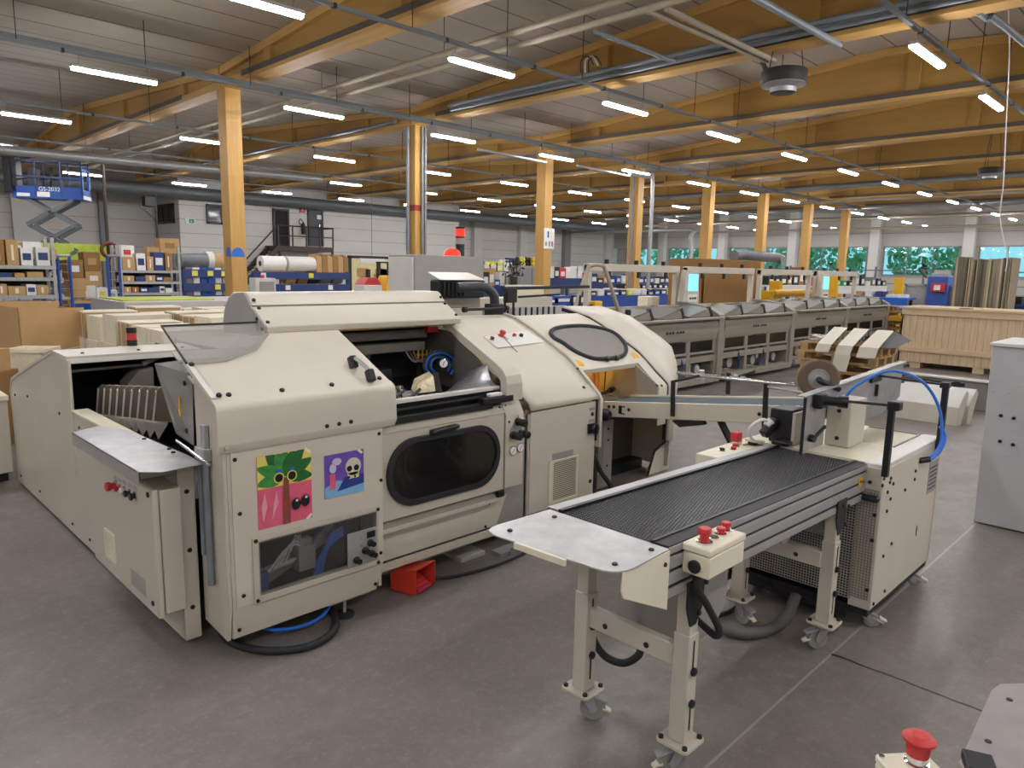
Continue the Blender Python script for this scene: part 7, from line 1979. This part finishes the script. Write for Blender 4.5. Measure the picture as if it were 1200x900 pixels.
part('wheel', B().cyl((a.x + .1, 20.1, .08), (a.x + .18, 20.1, .08), .08, 14).cyl((b.x - .18, 20.1, .08), (b.x - .1, 20.1, .08), .08, 14), 'black', t)
# lit room opening, its glow put into a pale yellow panel, with posters
a, b = at(412, 345, y=35.9), at(462, 304, y=35.9)
t = thing('lit_opening_panel', 'pale yellow panel painted as a lit opening with white sheets under the office', 'notice board', ((a.x + b.x) / 2, 35.9, 0))
part('board', B().box(a.x, b.x, 35.88, 35.98, .3, b.z), mat('pale_yellow_room_light', 'E3D7A0', .7), t)
random.seed(2)
for k in range(9):
    x_ = a.x + .3 + (b.x - a.x - 1.2) * random.random(); z_ = .8 + (b.z - 1.6) * random.random()
    part('sheet', B().box(x_, x_ + random.uniform(.4, .8), 35.86, 35.88, z_, z_ + random.uniform(.3, .6)), random.choice(['paper', 'paper', 'lemon', 'offwhite', 'kraft']), t)
part('door_frame', B().box(a.x - .2, a.x, 35.85, 35.98, 0, b.z + .1).box(b.x, b.x + .2, 35.85, 35.98, 0, b.z + .1).box(a.x - .2, b.x + .2, 35.85, 35.98, b.z, b.z + .15), 'frameblack', t)
p = at(436, 306, y=30)
t = thing('pendant_lamp', 'white corrugated lamp shade over the pale yellow panel', 'lamp', p)
part('shade', B().box(p.x - .7, p.x + .7, 29.9, 30.1, p.z - .12, p.z + .12), 'paper', t, .02); part('shade_wire', B().cyl((p.x, 30, p.z), (p.x, 30, 6.2), .01, 6), 'dark', t)
# stairs and landing
sy = 34.6
t = thing('steel_stairs', 'dark brown steel stairs and landing up to the office doors', 'stairs', (18.6, sy, 0))
xl0, xl1 = at(326, 290, y=sy).x, at(391, 290, y=sy).x
zl = 2.86
part('landing', B().box(xl0, xl1, sy, 36, zl - .25, zl), 'stair', t)
xs = xl0 - 2.6
for s in (sy, 35.7): part('stringer', B().slab([(xl0, s, zl), (xl0, s, zl - .35), (xs, s, .0), (xs - .3, s, .0)], (0, .08, 0)), 'stair', t)
for k in range(14): part('tread', B().box(xl0 - 2.6 * (k + 1) / 15, xl0 - 2.6 * (k + 1) / 15 + .22, sy + .08, 35.7, zl - zl * (k + 1) / 15 - .04, zl - zl * (k + 1) / 15), 'stair', t)
for xx_ in (xl0 + .05, xl1 - .1): part('landing_post', B().box(xx_, xx_ + .1, sy, sy + .1, 0, zl - .25), 'stair', t)
part('handrail', B().tube([(xs - .2, sy, 1.0), (xl0, sy, zl + 1.0), (xl1, sy, zl + 1.0)], .04, 8, 1).tube([(xl0, sy, zl + .5), (xl1, sy, zl + .5)], .03, 8, 1).tube([(xl1, sy, zl + 1.0), (xl1, 36, zl + 1.0)], .04, 8, 1), 'stair', t)
for k in range(5): part('rail_post', B().box(xl0 + (xl1 - xl0 - .06) * k / 4, xl0 + (xl1 - xl0 - .06) * k / 4 + .06, sy - .03, sy + .03, zl, zl + 1.0), 'stair', t)
# signs on the office wall
def sign(px0, px1, py0, py1, m, lbl, name='wall_sign'):
    a, b = at(px0, py1, y=35.97), at(px1, py0, y=35.97)
    t = thing(name, lbl, 'sign', ((a.x + b.x) / 2, 35.97, a.z))
    part('sign_plate', B().box(a.x, b.x, 35.94, 35.98, a.z, b.z), m, t)
    return t, a, b
t, a, b = sign(351, 357, 243, 249, 'red', 'small red fire extinguisher sign between the two office doors')
part('symbol', B().box(a.x + .12, a.x + .2, 35.93, 35.94, a.z + .06, b.z - .06), 'paper', t)
t, a, b = sign(217, 228, 256, 262, 'paper', 'green and white emergency exit sign on the office wall')
part('green_field', B().box(a.x + .18, b.x - .04, 35.93, 35.94, a.z + .04, b.z - .04), 'green', t)
part('running_figure', B().box(a.x + .25, a.x + .30, 35.92, 35.93, a.z + .08, b.z - .1).slab([(a.x + .36, 35.92, (a.z + b.z) / 2), (a.x + .5, 35.92, (a.z + b.z) / 2 + .03), (a.x + .5, 35.92, (a.z + b.z) / 2 - .03)], (0, .01, 0)), 'paper', t)
a = at(355, 268, y=35.9)
t = thing('fire_extinguisher', 'dark fire extinguisher hanging by the right office door', 'extinguisher', (a.x, 35.85, a.z - .3))
part('cylinder', B().lathe([(.09, 0), (.1, .05), (.1, .5), (.04, .6), (.03, .65)], (a.x, 35.85, a.z - .3), n=14), 'dark', t); part('hose', B().tube([(a.x, 35.85, a.z + .35), (a.x - .15, 35.85, a.z + .5), (a.x - .25, 35.85, a.z + .35), (a.x - .15, 35.85, a.z + .2)], .02, 6), 'black', t)
# scissor lift
c = at(62, 234, d=22.5)
RL = Matrix.Translation((c.x, c.y, 0)) @ Matrix.Rotation(math.radians(-32), 4, 'Z')
z0 = c.z
lf = thing('scissor_lift', 'raised blue scissor lift platform above the left racks', 'scissor lift', (c.x, c.y, 0))
Lh, Wd = .98, .36
pf = part('platform', B().box(-Lh, Lh, -Wd, Wd, z0, z0 + .10).box(-Lh, Lh, -Wd, -Wd + .02, z0 + .1, z0 + .36).box(-Lh, Lh, Wd - .02, Wd, z0 + .1, z0 + .36).box(Lh - .02, Lh, -Wd, Wd, z0 + .1, z0 + .3).xf(RL), 'blue', lf)
part('lettering', text_mesh(B(), 'GS-2032', .17, (-.25, -Wd - .004, z0 + .23), (1, 0, 0), (0, 0, 1)).xf(RL), 'paper', pf, label='white lettering')
part('decal', B().box(-.85, -.5, -Wd - .006, -Wd, z0 + .05, z0 + .15).box(-.3, .05, -Wd - .006, -Wd, z0 + .05, z0 + .2).xf(RL), 'paper', pf)
part('decal', B().box(Lh, Lh + .006, -.35, .35, z0 + .02, z0 + .13).xf(RL), 'paper', pf)
gr = B()
for x_ in (-Lh, -.35, .35, Lh - .05):
    for y_ in (-Wd, Wd - .04): gr.box(x_, x_ + .04, y_, y_ + .04, z0 + .1, z0 + 1.15)
gr.xf(RL)
part('guard_rail_posts', gr, 'rackblue', lf)
gr = B()
for z_ in (.62, 1.12):
    gr.box(-Lh, Lh, -Wd, -Wd + .04, z0 + z_, z0 + z_ + .04).box(-Lh, Lh, Wd - .04, Wd, z0 + z_, z0 + z_ + .04).box(-Lh, -Lh + .04, -Wd, Wd, z0 + z_, z0 + z_ + .04)
part('guard_rails', gr.xf(RL), 'rackblue', lf)
part('gate', B().box(Lh - .06, Lh, -Wd, -Wd + .1, z0 + .1, z0 + .95).box(Lh - .06, Lh, Wd - .1, Wd, z0 + .1, z0 + .95).box(Lh - .05, Lh - .01, -Wd, Wd, z0 + .86, z0 + .95).xf(RL), 'blue', lf)
part('control_unit', B().box(-Lh - .2, -Lh + .15, -Wd, Wd - .3, z0 + .15, z0 + 1.2).xf(RL), 'black', lf, .02)
part('load', B().box(-.55, -.3, -.3, .0, z0 + .1, z0 + .9).box(.1, .3, -.2, .2, z0 + .1, z0 + .55).cyl((-.1, 0, z0 + .1), (.05, 0, z0 + .95), .03).cyl((.25, -.1, z0 + .1), (.0, -.1, z0 + .95), .03).xf(RL), 'dark', lf, label='dark tools on the platform')
n = 4; zb = .62; hs = (z0 - zb) / n
for k in range(n):
    for y_ in (-.3, .3):
        sx = .66
        a1, b1 = Vector((-sx, y_, zb + hs * k)), Vector((sx, y_, zb + hs * (k + 1)))
        a2, b2 = Vector((sx, y_ * .8, zb + hs * k)), Vector((-sx, y_ * .8, zb + hs * (k + 1)))
        part('scissor_arm', B().beam(a1, b1, .11, .06, (0, 1, 0)).xf(RL), 'tray', lf); part('scissor_arm', B().beam(a2, b2, .11, .06, (0, 1, 0)).xf(RL), 'tray', lf)
    part('pivot', B().cyl((0, -.34, zb + hs * (k + .5)), (0, .34, zb + hs * (k + .5)), .05, 10).xf(RL), 'dark', lf)
part('lift_cylinder', B().beam((-.45, 0, zb + hs * .4), (.3, 0, zb + hs * 1.8), .1, .1, (0, 1, 0)).xf(RL), 'dark', lf)
part('chassis', B().box(-1.15, 1.15, -.4, .4, .12, .62).xf(RL), 'blue', lf, .02)
for x_ in (-.8, .8):
    for y_ in (-.42, .34): part('wheel', B().cyl((x_, y_, .18), (x_, y_ + .08, .18), .18, 16).xf(RL), 'black', lf)
# ------------------------------------------------------------------ middle background: cabinets, benches, trays
a, b = at(608, 335, y=17), at(637, 312, y=17)
t = thing('metal_cupboard', 'grey two-door metal cupboard left of the third timber column', 'cupboard', ((a.x + b.x) / 2, 17, 0))
part('body', B().box(a.x, b.x, 17, 17.5, 0, b.z), 'greypaint', t, .01)
for k in range(2): part('door', B().box(a.x + .02 + k * (b.x - a.x) / 2, a.x - .02 + (k + 1) * (b.x - a.x) / 2, 16.98, 17, .1, b.z - .05), 'trimgrey', t)
random.seed(9)
for k in range(7):
    x_ = a.x + .1 + k * (b.x - a.x - .2) / 7
    o = part('toy_figure', B().lathe([(.07, 0), (.09, .06), (.05, .14), (.08, .18), (.06, .27), (.01, .3)], (x_, 17.2, b.z), n=10), random.choice(['yellow', 'black', 'lemon', 'black'])); tag(o, 'small dark and yellow object on the grey metal cupboard, %s from the left' % ORD[k], 'ornament', 'objects on the grey cupboard')
def bench(label, y, px0, px1, py, m, depth=.8):
    x0, x1 = at(px0, py, y=y).x, at(px1, py, y=y).x
    z = at((px0 + px1) / 2, py, y=y).z
    t = thing('work_bench', label, 'bench', ((x0 + x1) / 2, y, 0))
    part('bench_top', B().box(x0, x1, y, y + depth, z - .06, z), m, t)
    part('front_board', B().box(x0, x1, y + .02, y + .05, z - .35, z - .06), m, t)
    nn = max(2, int((x1 - x0) / 1.6))
    for k in range(nn + 1): part('leg', B().box(x0 + (x1 - x0 - .08) * k / nn, x0 + (x1 - x0 - .08) * k / nn + .08, y + .05, y + .13, 0, z - .06), 'rackblue', t)
    part('lower_shelf', B().box(x0, x1, y + .1, y + depth, z * .45, z * .45 + .05), 'rackblue', t)
    return x0, x1, z
def items(name, x0, x1, y, z, n, w, hs_, ms, lbl, grp, cat, seed, mk=None, lid=None):
    random.seed(seed)
    for k in range(n):
        x = x0 + (x1 - x0) * (k + .5) / n
        h_ = random.uniform(*hs_); ww = w * random.uniform(.8, 1.1)
        o = part(name, B().box(x - ww / 2, x + ww / 2, y, y + .35, z, z + h_), ms[random.randrange(len(ms))] if not isinstance(ms, str) else ms, None, .005)
        part('label_sheet', B().box(x - ww * .3, x + ww * .3, y - .004, y, z + h_ * .2, z + h_ * .65), 'paper', o)
        tag(o, '%s, %s from the left' % (lbl, ORD[k]), cat, grp)
x0, x1, z = bench('long white sorting bench with black bins behind the first portal frame, front row', 15.6, 728, 800, 338, 'paper')
items('plastic_bin', x0 + .2, x1 - .2, 15.65, z, 10, .3, (.14, .2), ['black', 'black', 'rackblue'], 'black bin on the front white sorting bench', 'bins on the front sorting bench', 'bin', 1)
x0, x1, z = bench('second white sorting bench with black bins behind the front one', 19.5, 690, 800, 332, 'rackblue')
items('plastic_bin', x0 + .2, x1 - .2, 19.55, z, 16, .42, (.2, .42), ['rackblue', 'black', 'kraft', 'blue', 'offwhite', 'black'], 'bin or box on the second sorting bench', 'bins on the second sorting bench', 'bin', 2)
x0, x1, z = bench('low bright blue bench behind the bent tube rail', 13.0, 690, 792, 346, 'blue')
items('plastic_bin', x0 + .1, x1 - .1, 13.05, z, 12, .3, (.12, .2), ['paper', 'lemon', 'black', 'rackblue', 'offwhite'], 'small bin on the low bright blue bench', 'bins on the low blue bench', 'bin', 3)
x0, x1, z = bench('pale deck bench with wooden sheets right of the machine deck', 9.8, 655, 800, 364, 'boardwood')
wb2 = part('wood_box', B().box(x0 + (x1 - x0) * .69, x0 + (x1 - x0) * .79, 9.85, 10.15, z, z + .3), 'boardwood', None, .01); tag(wb2, 'small open wooden box on the pale deck bench', 'wooden box')
x0, x1, z = bench('long bench with bright blue covers behind the machine deck', 12.2, 575, 690, 356, 'blue')
items('blue_cover', x0 + .1, x1 - .1, 12.25, z, 6, .7, (.1, .2), ['hoseblue', 'blue', 'offwhite'], 'blue wrapped pack on the long blue bench', 'packs on the long blue bench', 'pack', 4)
x0, x1, z = bench('dark bench with small cartons right of the electric cabinet', 17.5, 566, 612, 335, 'rackblue')
items('carton', x0 + .05, x1, 17.55, z, 7, .3, (.2, .6), ['offwhite', 'blue', 'lemon', 'paper', 'kraft', 'black'], 'small carton on the dark bench right of the electric cabinet', 'cartons on the dark bench', 'box', 5)
x0, x1, z = bench('dark blue bench between the third and fourth timber columns', 18.4, 642, 690, 326, 'rackblue')
items('carton', x0 + .05, x1, 18.45, z, 7, .4, (.15, .5), ['offwhite', 'black', 'red', 'paper', 'rackblue'], 'small carton on the dark blue bench behind the third column', 'cartons on the dark blue bench', 'box', 6)
x0, x1, z = bench('work bench with machines seen through the fourth portal frame', 12.5, 955, 1040, 335, 'offwhite')
items('carton', x0 + .1, x1, 12.55, z, 12, .5, (.2, .7), ['greypaint', 'black', 'offwhite', 'green', 'tray', 'red', 'kraft'], 'box on the bench seen through the fourth portal frame', 'boxes on the bench behind the fourth frame', 'box', 7)
x0, x1, z = bench('work bench seen through the third portal frame', 11.5, 900, 950, 334, 'offwhite')
items('carton', x0 + .1, x1, 11.55, z, 7, .45, (.2, .7), ['greypaint', 'black', 'tray', 'kraft_dark'], 'box on the bench seen through the third portal frame', 'boxes on the bench behind the third frame', 'box', 8)
x0, x1, z = bench('shelf bench with boxes under the far wall right of the yellow stacker', 30, 560, 625, 318, 'rackblue')
items('carton', x0, x1, 30.05, z, 9, .6, (.3, .8), ['lemon', 'rackblue', 'offwhite', 'paper'], 'yellow or blue box on the bench under the far wall', 'boxes on the far wall bench', 'box', 9)
pl2 = thing('potted_plant', 'dark bushy plant left of the grey metal cupboard', 'plant', at(602, 320, y=16.4))
a = at(602, 322, y=16.4)
cr_ = B()
random.seed(4)
for k in range(80):
    p = a + Vector((random.gauss(0, .16), random.gauss(0, .14), random.uniform(-.05, .42)))
    d1 = Vector((random.uniform(-1, 1), random.uniform(-1, 1), random.uniform(-1, 1))).normalized() * .09
    d2 = d1.cross(Vector((random.uniform(-1, 1), .3, random.uniform(-1, 1)))).normalized() * .04
    cr_.add([p - d1, p + d2, p + d1, p - d2], [(0, 1, 2, 3)])
part('leaves', cr_, mat('dark_leaf', '34412C', .6, var=.3), pl2)
part('pot', B().lathe([(.12, -.35), (.13, -.08), (.12, -.06)], a, n=14), 'black', pl2)
part('pot_stand', B().box(a.x - .2, a.x + .2, 16.2, 16.6, 0, a.z - .35), 'palletwood', pl2)

# ------------------------------------------------------------------ light and view
w = bpy.data.worlds.new('daylight'); S.world = w
w.use_nodes = True
nt = w.node_tree
bg = nt.nodes['Background']
bg.inputs['Color'].default_value = (*lin('BDE2EC'), 1)
bg.inputs['Strength'].default_value = .34
S.view_settings.view_transform = 'Standard'
S.view_settings.look = 'None'
S.view_settings.gamma = 1
S.view_settings.use_curve_mapping = False
S.view_settings.exposure = 2.08
S.cycles.use_denoising = True
S.cycles.max_bounces = 8
S.cycles.diffuse_bounces = 4
S.cycles.transparent_max_bounces = 12
S.cycles.sample_clamp_indirect = 4
